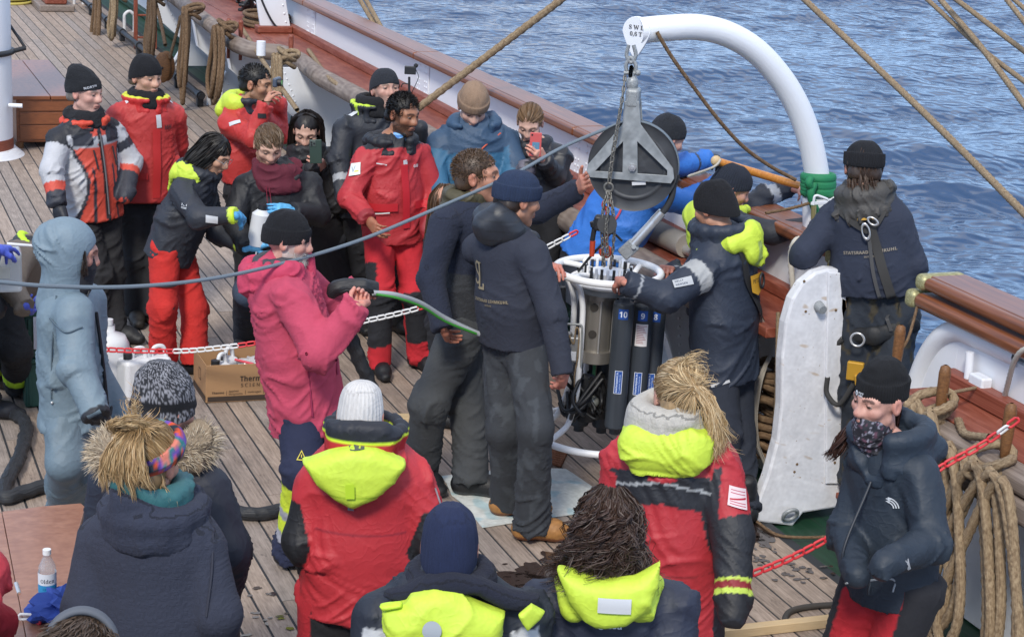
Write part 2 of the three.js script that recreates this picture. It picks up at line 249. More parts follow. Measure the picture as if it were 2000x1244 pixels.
const cutS = (f, p, n) => { const k = p.dot(n), g = (x, y, z) => Math.max(f(x, y, z), x * n.x + y * n.y + z * n.z - k); g.box = f.box; g.bone = f.bone; return g; };
// outline (in a plane facing level towards the viewer) given thickness and a bend
const polyS = (o, X, Y, Z, pts, th, round, bend) => {
  const n = pts.length; let mx = 0; for (const p of pts) mx = Math.max(mx, Math.hypot(p[0], p[1]));
  const f = (x, y, z) => {
    const qx = x - o.x, qy = y - o.y, qz = z - o.z, u = qx * X.x + qy * X.y + qz * X.z, v = qx * Y.x + qy * Y.y + qz * Y.z, w = qx * Z.x + qy * Z.y + qz * Z.z - (bend ? bend(u, v) : 0);
    let d = 1e9, s = 1;
    for (let i = 0, j = n - 1; i < n; j = i++) { const ex = pts[j][0] - pts[i][0], ey = pts[j][1] - pts[i][1], wx = u - pts[i][0], wy = v - pts[i][1], t = clamp((wx * ex + wy * ey) / (ex * ex + ey * ey + 1e-12), 0, 1), bx = wx - ex * t, by = wy - ey * t; d = Math.min(d, bx * bx + by * by); const c1 = v >= pts[i][1], c2 = v < pts[j][1], c3 = ex * wy > ey * wx; if ((c1 && c2 && c3) || (!c1 && !c2 && !c3)) s = -s; }
    const d2 = s * Math.sqrt(d) + round, dz = Math.abs(w) - th + round, m = Math.max(d2, dz);
    return (m < 0 ? m : Math.hypot(Math.max(d2, 0), Math.max(dz, 0))) - round;
  };
  const R = mx + th + 0.12; f.box = [o.x - R, o.y - R, o.z - R, o.x + R, o.y + R, o.z + R]; return f;
};
const smin = (fs, k = 0.03) => { const g = (x, y, z) => { let d = fs[0](x, y, z); for (let i = 1; i < fs.length; i++) { const e = fs[i](x, y, z), h = k - Math.abs(d - e); d = Math.min(d, e) - (h > 0 ? h * h * 0.25 / k : 0); } return d; }; g.box = fs.reduce((b, f) => b.map((v, i) => i < 3 ? Math.min(v, f.box[i]) : Math.max(v, f.box[i])), [9e9, 9e9, 9e9, -9e9, -9e9, -9e9]); g.bones = fs.map((f) => f.bone).filter(Boolean); return g; };
const minus = (f, gs, k) => { const h = (x, y, z) => { let d = f(x, y, z); for (const g of gs) { const e = -g(x, y, z), q = k - Math.abs(d - e); d = Math.max(d, e) + (q > 0 ? q * q * 0.25 / k : 0); } return d; }; h.box = f.box; return h; };

function netMesh(f, cell, pad = 0.03) {                  // surface nets on a grid, empty blocks skipped
  const b = f.box, x0 = b[0] - pad, y0 = b[1] - pad, z0 = b[2] - pad, B = 4;
  const nx = Math.ceil((b[3] + pad - x0) / cell / B) * B + 1, ny = Math.ceil((b[4] + pad - y0) / cell / B) * B + 1, nZ = Math.ceil((b[5] + pad - z0) / cell / B) * B + 1;
  const D = new Float32Array(nx * ny * nZ).fill(9), done = new Uint8Array(nx * ny * nZ), id = (i, j, k) => (k * ny + j) * nx + i, R = cell * B * 0.87 * 1.35 + cell;
  for (let k = 0; k + B < nZ + B - 1; k += B) for (let j = 0; j + B < ny + B - 1; j += B) for (let i = 0; i + B < nx + B - 1; i += B) {
    const c = f(x0 + (i + B / 2) * cell, y0 + (j + B / 2) * cell, z0 + (k + B / 2) * cell), far = Math.abs(c) > R;
    for (let kk = k; kk <= Math.min(k + B, nZ - 1); kk++) for (let jj = j; jj <= Math.min(j + B, ny - 1); jj++) for (let ii = i; ii <= Math.min(i + B, nx - 1); ii++) { const q = id(ii, jj, kk); if (far) { if (!done[q] && D[q] === 9) D[q] = c; } else if (!done[q]) { done[q] = 1; D[q] = f(x0 + ii * cell, y0 + jj * cell, z0 + kk * cell); } }
  }
  const vid = new Int32Array(nx * ny * nZ).fill(-1), P = [], I = [];
  for (let k = 0; k < nZ - 1; k++) for (let j = 0; j < ny - 1; j++) for (let i = 0; i < nx - 1; i++) {
    const q = id(i, j, k), d = [D[q], D[q + 1], D[q + nx], D[q + nx + 1], D[q + nx * ny], D[q + nx * ny + 1], D[q + nx * ny + nx], D[q + nx * ny + nx + 1]];
    let m = 0; for (let n = 0; n < 8; n++) if (d[n] < 0) m |= 1 << n; if (m === 0 || m === 255) continue;
    let sx = 0, sy = 0, sz = 0, c = 0;
    const ed = (a, b2) => { if ((d[a] < 0) !== (d[b2] < 0)) { const t = d[a] / (d[a] - d[b2]); sx += (a & 1) + t * ((b2 & 1) - (a & 1)); sy += (a >> 1 & 1) + t * ((b2 >> 1 & 1) - (a >> 1 & 1)); sz += (a >> 2) + t * ((b2 >> 2) - (a >> 2)); c++; } };
    ed(0, 1); ed(2, 3); ed(4, 5); ed(6, 7); ed(0, 2); ed(1, 3); ed(4, 6); ed(5, 7); ed(0, 4); ed(1, 5); ed(2, 6); ed(3, 7);
    vid[q] = P.length / 3; P.push(x0 + (i + sx / c) * cell, y0 + (j + sy / c) * cell, z0 + (k + sz / c) * cell);
  }
  const quad = (a, b2, c, d, fl) => { if (a < 0 || b2 < 0 || c < 0 || d < 0) return; if (fl) I.push(a, b2, c, a, c, d); else I.push(a, c, b2, a, d, c); };
  for (let k = 1; k < nZ - 1; k++) for (let j = 1; j < ny - 1; j++) for (let i = 1; i < nx - 1; i++) {
    const q = id(i, j, k), s = D[q] < 0, sx = 1, sy = nx, sz = nx * ny;
    if (s !== D[q + sx] < 0) quad(vid[q - sy - sz], vid[q - sz], vid[q], vid[q - sy], s);
    if (s !== D[q + sy] < 0) quad(vid[q - sx - sz], vid[q - sx], vid[q], vid[q - sz], s);
    if (s !== D[q + sz] < 0) quad(vid[q - sx - sy], vid[q - sy], vid[q], vid[q - sx], s);
  }
  const g = new THREE.BufferGeometry(); g.setAttribute('position', new THREE.Float32BufferAttribute(P, 3)); g.setIndex(I); g.computeVertexNormals(); return g;
}
const paint = (g, fn) => { const p = g.attributes.position, n = g.attributes.normal, c = new Float32Array(p.count * 3); for (let i = 0; i < p.count; i++) { const q = fn(p.getX(i), p.getY(i), p.getZ(i), n.getX(i), n.getY(i), n.getZ(i)); c[i * 3] = q.r; c[i * 3 + 1] = q.g; c[i * 3 + 2] = q.b; } g.setAttribute('color', new THREE.BufferAttribute(c, 3)); return g; };
const boxUV = (g, s) => { const p = g.attributes.position, n = g.attributes.normal, u = new Float32Array(p.count * 2); for (let i = 0; i < p.count; i++) { const ax = Math.abs(n.getX(i)), ay = Math.abs(n.getY(i)), az = Math.abs(n.getZ(i)); const x = p.getX(i), y = p.getY(i), z = p.getZ(i); u[i * 2] = (ay > ax && ay > az ? x : x + z) * s; u[i * 2 + 1] = (ay > ax && ay > az ? z : y) * s; } g.setAttribute('uv', new THREE.BufferAttribute(u, 2)); return g; };
// the same, but each triangle keeps one projection (for coarser cloth relief)
const faceUV = (g, s) => {
  const h = g.toNonIndexed(), p = h.attributes.position, n = h.attributes.normal, u = new Float32Array(p.count * 2);
  for (let i = 0; i < p.count; i += 3) { let ax = 0, ay = 0, az = 0; for (let k = 0; k < 3; k++) { ax += n.getX(i + k); ay += n.getY(i + k); az += n.getZ(i + k); } ax = Math.abs(ax); ay = Math.abs(ay); az = Math.abs(az); for (let k = i; k < i + 3; k++) { const x = p.getX(k), y = p.getY(k), z = p.getZ(k); u[k * 2] = (ay > ax && ay > az ? x : ax > az ? z + 0.37 : x) * s; u[k * 2 + 1] = (ay > ax && ay > az ? z : y) * s; } }
  h.setAttribute('uv', new THREE.BufferAttribute(u, 2)); return h;
};
// cloth: folds run round the limb nearest to each point, strongest at its ends
function folds(g, bones, amp, seed = 0) {
  const p = g.attributes.position, n = g.attributes.normal;
  for (let i = 0; i < p.count; i++) {
    const x = p.getX(i), y = p.getY(i), z = p.getZ(i); let best = 9, al = 0, w = 0.5, L = 1;
    for (const b of bones) { const px = x - b.a.x, py = y - b.a.y, pz = z - b.a.z, h = clamp((px * b.d.x + py * b.d.y + pz * b.d.z) / b.bb, 0, 1), d = Math.hypot(px - b.d.x * h, py - b.d.y * h, pz - b.d.z * h) - b.r; if (d < best) { best = d; L = Math.sqrt(b.bb); al = h * L; w = Math.abs(h - 0.5) * 2; } }
    const k = 0.35 + 0.8 * w * w, s = seed * 3.7, rg = (v, q) => { const e = Math.max(0, 1 - Math.abs(v) * q); return e * e; };
    const t = nz(x * 3 + s, y * 3, z * 3), mk = sst(-0.25, 0.3, nz(x * 4 + 7, y * 4 + s, z * 4)), m2 = sst(-0.05, 0.4, nz(x * 3.3 + 17 + s, y * 3.3, z * 3.3));
    const r1 = rg(nz(x * 4 + s, al * 9.5 + t * 2.2 + y * 2.5, z * 4), 3.2), r2 = rg(nz((x + z) * 3.4 + s, (y * 0.86 - (x - z) * 0.5) * 17 + t * 2, 3.3), 3.4), r3 = rg(nz((x - z) * 5, (y * 0.8 + (x + z) * 0.6) * 24 + t * 3 + s, 8.1), 3.6);
    const d = amp * (k * k * mk * 0.95 * r1 + m2 * 0.8 * r2 + (1 - m2) * mk * 0.45 * r3 - 0.28 + 0.35 * t);
    p.setXYZ(i, x + n.getX(i) * d, y + n.getY(i) * d, z + n.getZ(i) * d);
  }
  g.computeVertexNormals(); return g;
}
const MV = {};                                            // vertex-coloured materials by finish
const vmat = (kind) => MV[kind] ??= { skin: () => new THREE.MeshPhysicalMaterial({ vertexColors: true, roughness: 0.52, sheen: 0.15, sheenRoughness: 0.5 }), shell: () => std(0xffffff, 0.62, 0, { vertexColors: true, bumpMap: crease, bumpScale: 0.0024 }), cotton: () => std(0xffffff, 0.88, 0, { vertexColors: true, bumpMap: crease, bumpScale: 0.0024 }), fleece: () => new THREE.MeshPhysicalMaterial({ vertexColors: true, roughness: 1, sheen: 0.5, sheenRoughness: 0.6, sheenColor: new THREE.Color(0.06, 0.06, 0.08), bumpMap: paintBump, bumpScale: 0.004 }), puffy: () => std(0xffffff, 0.45, 0, { vertexColors: true, bumpMap: weave, bumpScale: 0.0005 }), leather: () => std(0xffffff, 0.55, 0, { vertexColors: true, bumpMap: weave, bumpScale: 0.001 }), hair: () => std(0xffffff, 0.5, 0, { vertexColors: true, side: THREE.DoubleSide }), knit: () => std(0xffffff, 0.95, 0, { vertexColors: true, bumpMap: weave, bumpScale: 0.002 }) }[kind]();

// ---------------------------------------------------------------- head and hand
const X3 = V(1, 0, 0), Y3 = V(0, 1, 0), Z3 = V(0, 0, 1);
const two = (f) => [f(1), f(-1)];
const headCache = {};
function headGeo(kind, cell = 0.0048) {                                  // kind 'm' or 'w'; local: y up, z towards the face, x to the person's left
  const hk = kind + cell; if (headCache[hk]) return headCache[hk];
  const w = kind === 'w', jw = w ? 0.9 : 1;
  const fs = [ellS(V(0, 0.026, -0.012), X3, Y3, Z3, [0.0765, 0.092, 0.099]), ellS(V(0, -0.035, 0.028), X3, Y3, Z3, [0.061 * jw, 0.083, 0.062]), capS(V(-0.012 * jw, -0.106, 0.062), V(0.012 * jw, -0.106, 0.062), w ? 0.016 : 0.02),
    ...two((s) => capS(V(s * 0.05 * jw, -0.062, 0.002), V(s * 0.016, -0.1, 0.054), 0.02, 0.018)), ...two((s) => ellS(V(s * 0.041, -0.022, 0.06), X3, Y3, Z3, [0.024, 0.022, 0.022])),
    ...two((s) => capS(V(s * 0.05, 0.02, 0.066), V(s * 0.012, 0.024, 0.085), w ? 0.008 : 0.0108)), capS(V(0, 0.013, 0.087), V(0, -0.028, 0.107), 0.0078, w ? 0.009 : 0.0108), ...two((s) => capS(V(s * 0.0095, -0.033, 0.097), V(s * 0.0105, -0.032, 0.092), 0.0078))];
  let f = smin(fs, 0.022);
  f = minus(f, two((s) => ellS(V(s * 0.032, 0.003, 0.099), X3, Y3, Z3, [0.02, 0.0125, 0.02])), 0.012);
  f = smin([f, ...two((s) => capS(V(s * 0.046, 0.008, 0.074), V(s * 0.019, 0.0085, 0.083), 0.0048))], 0.004);
  f = smin([f, capS(V(-0.019, -0.0625, 0.087), V(0, -0.06, 0.0935), 0.0056), capS(V(0.019, -0.0625, 0.087), V(0, -0.06, 0.0935), 0.0056), capS(V(-0.015, -0.0725, 0.087), V(0.015, -0.0725, 0.087), 0.0075)], 0.006);
  f = smin([f, ...two((s) => minus(ellS(V(s * 0.08, -0.005, -0.01), X3, Y3, Z3, [0.01, 0.032, 0.02]), [ellS(V(s * 0.092, -0.003, -0.006), X3, Y3, Z3, [0.01, 0.02, 0.011])], 0.004)), capS(V(0, -0.08, -0.012), V(0, -0.19, -0.03), 0.056, 0.06)], 0.014);
  const fin = (x, y, z) => Math.min(f(x, y, z), Math.hypot(Math.abs(x) - 0.0315, y - 0.003, z - 0.0765) - 0.0125);
  fin.box = [-0.095, -0.22, -0.12, 0.095, 0.125, 0.13];
  return headCache[hk] = netMesh(fin, cell, 0.008);
}
function headPaint(o) {                                   // returns colour at a local point; o = {skin, brow, beard, lips, grey}
  const sk = hex(o.skin ?? 0xb98a72), br = hex(o.brow ?? 0x3a2a20), lip = hex(o.lips ?? 0xa05a52).lerp(sk, 0.55), bd = o.beard ? hex(o.beard) : null, red = new THREE.Color(sk.r * 1.05, sk.g * 0.74, sk.b * 0.72), wt = new THREE.Color(0.17, 0.15, 0.14), ir = hex(0x2a2018), c = new THREE.Color();
  return (x, y, z) => {
    const ax = Math.abs(x);
    if (Math.hypot(ax - 0.0315, y - 0.003, z - 0.0765) < 0.0131 && z > 0.07) { const q = Math.hypot(ax - 0.0315, (y - 0.002) * 0.8); return Math.abs(y - 0.002) > 0.0038 ? sk : q < 0.0078 ? ir : wt; }
    c.copy(sk); const t = sst(0.028, 0.004, Math.hypot(ax - 0.045, y + 0.03)) * 0.28 * (z > 0.03 ? 1 : 0) + sst(0.022, 0.006, Math.hypot(x, y + 0.028)) * (z > 0.08 ? 0.35 : 0) + (ax > 0.074 && z < 0.02 ? 0.5 : 0); c.lerp(red, clamp(t, 0, 0.8)); c.multiplyScalar(1 + 0.16 * nz(x * 60, y * 60, z * 60));
    if (z > 0.05 && ax > 0.011 && ax < 0.052 && Math.abs(y - 0.0245 + (ax - 0.03) ** 2 * 6) < 0.0052) c.lerp(br, 0.75);
    if (z > 0.07 && Math.abs(y - 0.0105) < 0.0028 && ax > 0.017 && ax < 0.046) c.lerp(br, 0.6);
    if (z > 0.076 && ax < 0.023 && y < -0.056 && y > -0.081) { c.copy(lip); if (Math.abs(y + 0.0665) < 0.0022) c.multiplyScalar(0.35); }
    else if (bd && z > -0.012 && y > -0.125) { const m = sst(-0.03, -0.05, y + Math.max(0, 0.05 - ax) * (z > 0.085 ? 0.25 : 0)) * (z > 0.07 && ax < 0.03 && y > -0.05 ? 0.75 : 1); const side = ax > 0.055 && z < 0.04 && z > 0.0 && y < 0.01 ? 0.85 : 0; c.lerp(bd, clamp(Math.max(m, side) * (o.beardK ?? 0.9) * (0.85 + 0.3 * nz(x * 300, y * 200, z * 300)), 0, 1)); }
    return c;
  };
}
const handCache = {};
function handGeo(curl, thumb = 0.3, spread = 0.5) {       // right hand: wrist at 0, fingers +y, palm faces +z, thumb towards -x
  const key = [curl, thumb, spread].join(); if (handCache[key]) return handCache[key];
  const cu = Array.isArray(curl) ? curl : [curl, curl, curl, curl];
  const fs = [capS(V(-0.004, -0.02, 0), V(-0.002, 0.025, 0), 0.026, 0.026, { n: Z3, k: 0.72 })];
  const bx = [-0.03, -0.0105, 0.0085, 0.0265], by = [0.088, 0.092, 0.087, 0.078], ln = [[0.042, 0.026, 0.021], [0.046, 0.03, 0.022], [0.042, 0.028, 0.021], [0.033, 0.02, 0.018]];
  for (let i = 0; i < 4; i++) fs.push(capS(V(bx[i] * 0.6, 0.02, 0), V(bx[i], by[i], 0.001), 0.014, 0.0125));
  fs.push(capS(V(-0.02, 0.02, 0.008), V(-0.03, 0.05, 0.012), 0.017, 0.014), capS(V(0.02, 0.02, 0.004), V(0.022, 0.06, 0.006), 0.014, 0.013));
  let f = smin(fs, 0.014); const fing = [];
  for (let i = 0; i < 4; i++) { let p = V(bx[i], by[i], 0.002), a = 0; const sp = (i - 1.4) * 0.09 * spread; const q = []; for (let j = 0; j < 3; j++) { a += cu[i] * [1.25, 1.5, 1.0][j]; const d = V(sp * Math.cos(a), Math.cos(a), Math.sin(a)).normalize(), e = p.clone().addScaledVector(d, ln[i][j]); q.push(capS(p, e, 0.0092 - j * 0.0007 - (i === 3 ? 0.0012 : 0), 0.0086 - j * 0.0009 - (i === 3 ? 0.0012 : 0))); p = e; } fing.push(smin(q, 0.004)); }
  { let p = V(-0.026, 0.03, 0.01); const q = []; const t = thumb, d1 = V(-0.75 + 0.35 * t, 0.62, 0.25 + 0.6 * t).normalize(), d2 = V(-0.35 + 0.6 * t, 0.85, 0.2 + 0.7 * t).normalize(), d3 = V(-0.1 + 0.7 * t, 0.85, 0.25 + 0.7 * t).normalize(); for (const [d, l, r] of [[d1, 0.036, 0.0135], [d2, 0.03, 0.0108], [d3, 0.025, 0.0098]]) { const e = p.clone().addScaledVector(d, l); q.push(capS(p, e, r, r * 0.86)); p = e; } fing.push(smin(q, 0.006)); }
  f = smin([f, ...fing], 0.0045); f.box = [-0.1, -0.05, -0.06, 0.07, 0.2, 0.13];
  return handCache[key] = netMesh(f, 0.0042, 0.005);
}
const placed = (g, m, flip) => { g = g.clone().applyMatrix4(m); if (flip) { const a = g.index.array.slice(); for (let i = 0; i < a.length; i += 3) { const t = a[i]; a[i] = a[i + 1]; a[i + 1] = t; } g.setIndex(new THREE.BufferAttribute(a, 1)); } g.computeVertexNormals(); return g; };
const joinC = (list) => { list.forEach((g) => { if (!g.attributes.uv) boxUV(g, 8); for (const k of Object.keys(g.attributes)) if (!['position', 'normal', 'uv', 'color'].includes(k)) g.deleteAttribute(k); }); return mergeGeometries(list); };

// ---------------------------------------------------------------- a person laid out from joints
// joints are photograph pixels; depth comes from the deck the person stands on, the facing, and the length of each bone
function person(label, o) {
  const s = o.s ?? 1, g = new THREE.Group(); g.name = numbered('person'); tag(g, label, 'person', o.group); scene.add(g);
  const hp = o.head, G = o.dep ? atD(hp[0], hp[1], o.dep).setY(0) : o.base ? atY(o.base[0], o.base[1], o.by ?? 0) : (() => { const q = atY(hp[0], hp[1], o.hh); q.y = 0; return q; })();
  const T = V(CAM.x - G.x, 0, CAM.z - G.z).normalize(), R = V(T.z, 0, -T.x), Tn = T;
  const J = (a, d = 0) => atP(a[0], a[1], G.clone().addScaledVector(T, (a[2] ?? 0) + d), T);
  const face = (deg) => { const a = deg * Math.PI / 180; return R.clone().multiplyScalar(Math.sin(a)).addScaledVector(T, Math.cos(a)); };
  const F0 = face(o.face), N = J(o.neck), Pv = J(o.pel), Up = N.clone().sub(Pv).normalize(), F = F0.clone().addScaledVector(Up, -F0.dot(Up)).normalize(), L = Up.clone().cross(F).normalize();
  const H = J(hp), sw = (o.sw ?? 0.19) * s;
  const reach = (p, px, len) => { // along the pixel's ray, the point at the bone's length from p (px[2] >= 0: towards the viewer)
    const r = ray(px[0], px[1]).normalize(), q = p.clone().sub(CAM), b = q.dot(r), c = q.lengthSq() - len * len, D = b * b - c; const t = D > 0 ? b + ((px[2] ?? 1) >= 0 ? -1 : 1) * Math.sqrt(D) * Math.min(1, Math.abs(px[2] ?? 1)) : b; return r.multiplyScalar(t).add(CAM);
  };
  const arm = (side) => { const k = side > 0 ? 'L' : 'R', S = o['sh' + k] ? J(o['sh' + k], -side * sw * Math.sin(o.face * Math.PI / 180)) : N.clone().addScaledVector(L, side * sw).addScaledVector(Up, -0.075 * s); const E = o['el' + k] ? reach(S, o['el' + k], 0.29 * s) : S.clone().addScaledVector(Up, -0.28 * s).addScaledVector(L, side * 0.06).addScaledVector(F, -0.02); const W = o['wr' + k] ? reach(E, o['wr' + k], 0.25 * s) : E.clone().addScaledVector(Up, -0.2 * s).addScaledVector(F, 0.12 * s); return { S, E, W, side }; };
  const AL = arm(1), AR = arm(-1);
  const leg = (side) => { const k = side > 0 ? 'L' : 'R', hip = Pv.clone().addScaledVector(L, side * 0.095 * s).addScaledVector(Up, -0.02); const an = o['an' + k] ? atY(o['an' + k][0], o['an' + k][1], (o.by ?? 0) + 0.09) : G.clone().addScaledVector(L, side * 0.11 * s).setY((o.by ?? 0) + 0.09); const mid = hip.clone().lerp(an, 0.52).addScaledVector(F0, 0.03); const kn = o['kn' + k] ? reach(hip, o['kn' + k], hip.distanceTo(an) * 0.52) : mid; return { hip, kn, an, side }; };
  const LL = leg(1), LR = leg(-1);
  const pr = { g, o, s, G, T, R, F, F0, L, Up, N, Pv, H, J, AL, AR, LL, LR, face, Y: V(0, 1, 0) };
  // head frame
  const hf = face(o.hface ?? o.face), pt = (o.hpitch ?? 0) * Math.PI / 180, rl = (o.hroll ?? 0) * Math.PI / 180;
  const m = basis(V(0, 1, 0).cross(hf).normalize(), V(0, 1, 0), hf, V(0, 0, 0)).multiply(M4().makeRotationX(pt)).multiply(M4().makeRotationZ(rl)); const hs = (o.hs ?? 1.04) * s; pr.HM = m.clone().setPosition(H).multiply(M4().makeScale(hs, hs, hs));
  pr.h = (x, y, z) => V(x, y, z).applyMatrix4(pr.HM); pr.hd = (x, y, z) => V(x, y, z).transformDirection(pr.HM);
  const chest = N.clone().addScaledVector(Up, -0.13 * s), pf = o.puff ?? 0.012;
  // bare body: head, neck, slim trunk and limbs, hands: one mesh
  const hg = headGeo(o.sex ?? 'm', Math.abs(o.hface ?? o.face) > 140 ? 0.008 : 0.0048).clone(); paint(hg, headPaint(o)); hg.applyMatrix4(pr.HM);
  const skin = hex(o.skin ?? 0xb98a72), bodyF = smin([capS(pr.h(0, -0.13, -0.02), N, 0.055 * s, 0.06 * s), capS(N, Pv, 0.11 * s, 0.1 * s, { n: F, k: 0.7 }), ...[AL, AR].flatMap((a) => [capS(a.S, a.E, 0.045, 0.036), capS(a.E, a.W, 0.036, 0.026)]), ...[LL, LR].flatMap((l) => [capS(l.hip, l.kn, 0.07, 0.05), capS(l.kn, l.an, 0.05, 0.035)])], 0.03);
  const bodyG = paint(netMesh(bodyF, 0.03, 0.04), () => skin), parts = [hg, bodyG], gl = [];
  const handM = (a, h) => { const d0 = a.W.clone().sub(a.E).normalize(), d = h.dir ? J(h.dir, 0).sub(a.W).normalize() : d0; const D = h.at ? h.at.clone().sub(a.W).normalize() : h.dv ? h.dv(pr).normalize() : d; let p = h.palm ? h.palm(pr) : L.clone().multiplyScalar(-a.side).addScaledVector(F, -0.3); p = p.clone().addScaledVector(D, -p.dot(D)).normalize(); const x = D.clone().cross(p).normalize(); const sc = s * (h.sc ?? 1); return { m: basis(x, D, p, a.W.clone().addScaledVector(D, 0.015)).multiply(M4().makeScale(a.side > 0 ? -sc : sc, sc, sc)), flip: a.side > 0 }; };
  for (const [k, a] of [['L', AL], ['R', AR]]) {
    const h = o['hand' + k]; if (h === null || h === undefined) continue; const q = handM(a, h), hg2 = placed(handGeo(h.curl ?? 0.35, h.thumb ?? 0.3, h.spread ?? 0.5), q.m, q.flip); a.HM = q.m;
    if (h.glove !== undefined) { const gc = hex(h.glove); const gg = paint(placed(handGeo(h.curl ?? 0.35, h.thumb ?? 0.3, h.spread ?? 0.5), q.m.clone().multiply(M4().makeScale(1.13, 1.06, 1.3)), q.flip), (x, y, z) => gc.clone().multiplyScalar(1 + 0.25 * nz(x * 70, y * 70, z * 70))); gl.push(gg); }
    else { const sk2 = hex(h.skin ?? o.skin ?? 0xb98a72), rd = new THREE.Color(sk2.r * 1.05, sk2.g * 0.78, sk2.b * 0.75); parts.push(paint(hg2, (x, y, z) => sk2.clone().lerp(rd, 0.5 + 0.7 * nz(x * 50, y * 50, z * 50)))); }
  }
  mesh('body', joinC(parts), vmat('skin'), g);
  for (const gg of gl) mesh('glove', joinC([gg]), vmat(o.gloveMat ?? 'leather'), g);
  // local colour lookup: where a point lies on trunk or sleeve
  const loc = (x, y, z) => {
    const q = V(x, y, z), r = q.clone().sub(N), out = { x: r.dot(L) / s, y: r.dot(Up) / s, z: r.dot(F) / s, arm: 0, t: 0, p: q }; let best = 0.02;
    for (const a of [AL, AR]) for (const [A, B, n] of [[a.S, a.E, 0], [a.E, a.W, 1]]) { const d = B.clone().sub(A), w = q.clone().sub(A), h = clamp(w.dot(d) / d.lengthSq(), 0, 1), e = w.addScaledVector(d, -h).length() - 0.075; if (e < best && !(n === 0 && h < 0.12 && Math.abs(out.x) < 0.2)) { best = e; out.arm = a.side; out.t = n + h; } }
    if (out.arm && Math.abs(out.x) < 0.17 && out.t < 0.5 && out.y > -0.25 && !o.armsUp) { out.arm = 0; }
    return out;
  };
  pr.loc = loc;
  // jacket
  if (o.jacket) {
    const j = o.jacket, w = j.w ?? 1, cw = (j.chest ?? 0.175) * s + pf, ww = (j.waist ?? 0.165) * s + pf, hw = (j.hip ?? 0.18) * s + pf, hem = J(j.hem, 0), hemUp = Up.clone().lerp(V(0, 1, 0), j.level ?? 0.3).normalize(), waist = N.clone().lerp(Pv, 0.62), low = hem.clone().addScaledVector(Up, -0.12), kf = j.k ?? 0.72, ar = (j.arm ?? 1) * s;
    const trunk = cutS(smin([capS(N.clone().addScaledVector(Up, -0.1 * s), waist, cw, ww, { n: F, k: kf }), capS(waist, low.clone().addScaledVector(Up, -0.03), ww, hw, { n: F, k: kf + 0.04 }), capS(N.clone().addScaledVector(Up, -0.04 * s), AL.S.clone().lerp(N, 0.12), 0.078 * s + pf * 0.4, 0.07 * s + pf * 0.4), capS(N.clone().addScaledVector(Up, -0.04 * s), AR.S.clone().lerp(N, 0.12), 0.078 * s + pf * 0.4, 0.07 * s + pf * 0.4), capS(N.clone().addScaledVector(Up, -0.05), N.clone().addScaledVector(Up, 0.025), 0.085 * s, 0.066 * s)], 0.05), hem, hemUp.clone().negate());
    trunk.box = smin([capS(N, low, 0.42)], 0.01).box;
    const arms = [AL, AR].filter((a) => !(j.noArm === a.side)).map((a) => { const d = a.W.clone().sub(a.E).normalize(), ec = capS(a.E, a.W.clone().addScaledVector(d, 0.05), 0.062 * ar + pf * 0.5, 0.048 * ar + pf * 0.35), c = o['hand' + (a.side > 0 ? 'L' : 'R')] ? cutS(ec, a.W.clone().addScaledVector(d, 0.012), d) : ec; return smin([capS(a.S, a.E, 0.074 * ar + pf * 0.6, 0.062 * ar + pf * 0.5), c], 0.03); });
    let f = smin([trunk, ...arms, ...(j.extra ? j.extra(pr) : [])], j.blend ?? 0.014); const bones = [capS(N, waist, cw * 0.85).bone, capS(waist, low, ww * 0.85).bone, ...[AL, AR].flatMap((a) => [capS(a.S, a.E, 0.07).bone, capS(a.E, a.W, 0.055).bone])];
    f.box = [...f.box]; if (j.cuts) for (const c of j.cuts(pr)) f = cutS(Object.assign(f), ...c);
    const gg = netMesh(f, j.cell ?? 0.0116); const base = hex(j.color), v = new THREE.Color();
    paint(gg, (x, y, z) => { const q = j.paint ? j.paint(loc(x, y, z), pr) : null; v.copy(q == null ? base : typeof q === 'number' ? hex(q) : q); const lm = 0.3 * v.r + 0.6 * v.g + 0.1 * v.b; v.lerp(new THREE.Color(lm, lm, lm), 0.07); return v.multiplyScalar(1 + 0.06 * nz(x * 22, y * 22, z * 22) + 0.08 * nz(x * 90, y * 90, z * 90)).addScalar(0.004); });
    folds(gg, bones, (j.amp ?? 0.0145) * 1.15, o.seed ?? hp[0]); pr.jacketF = f; pr.jacket = mesh(j.name ?? 'jacket', j.mat === 'fleece' || j.mat === 'puffy' ? boxUV(gg, 12) : faceUV(gg, 2.6), vmat(j.mat ?? 'shell'), g);
  }
  if (o.trousers) {
    const t = o.trousers, k = t.w ?? 1, lg = [LL, LR].map((l) => { const d = l.an.clone().sub(l.kn).normalize(); return smin([capS(l.hip, l.kn, 0.098 * s * k, 0.078 * s * k), cutS(capS(l.kn, l.an.clone().addScaledVector(d, 0.06), 0.078 * s * k, 0.07 * s * k * (t.flare ?? 1)), l.an.clone().addScaledVector(d, t.len ?? 0.03), d)], 0.04); });
    const f = smin([capS(Pv.clone().addScaledVector(Up, 0.08), Pv.clone().addScaledVector(Up, -0.05), 0.15 * s, 0.15 * s, { n: F, k: 0.72 }), ...lg], 0.03);
    const gg = folds(netMesh(f, o.coarse ? 0.022 : t.cell ?? 0.013), [LL, LR].flatMap((l) => [capS(l.hip, l.kn, 0.085).bone, capS(l.kn, l.an, 0.075).bone]), (t.amp ?? 0.0145) * 1.3, (o.seed ?? hp[0]) + 5), base = hex(t.color), v = new THREE.Color();
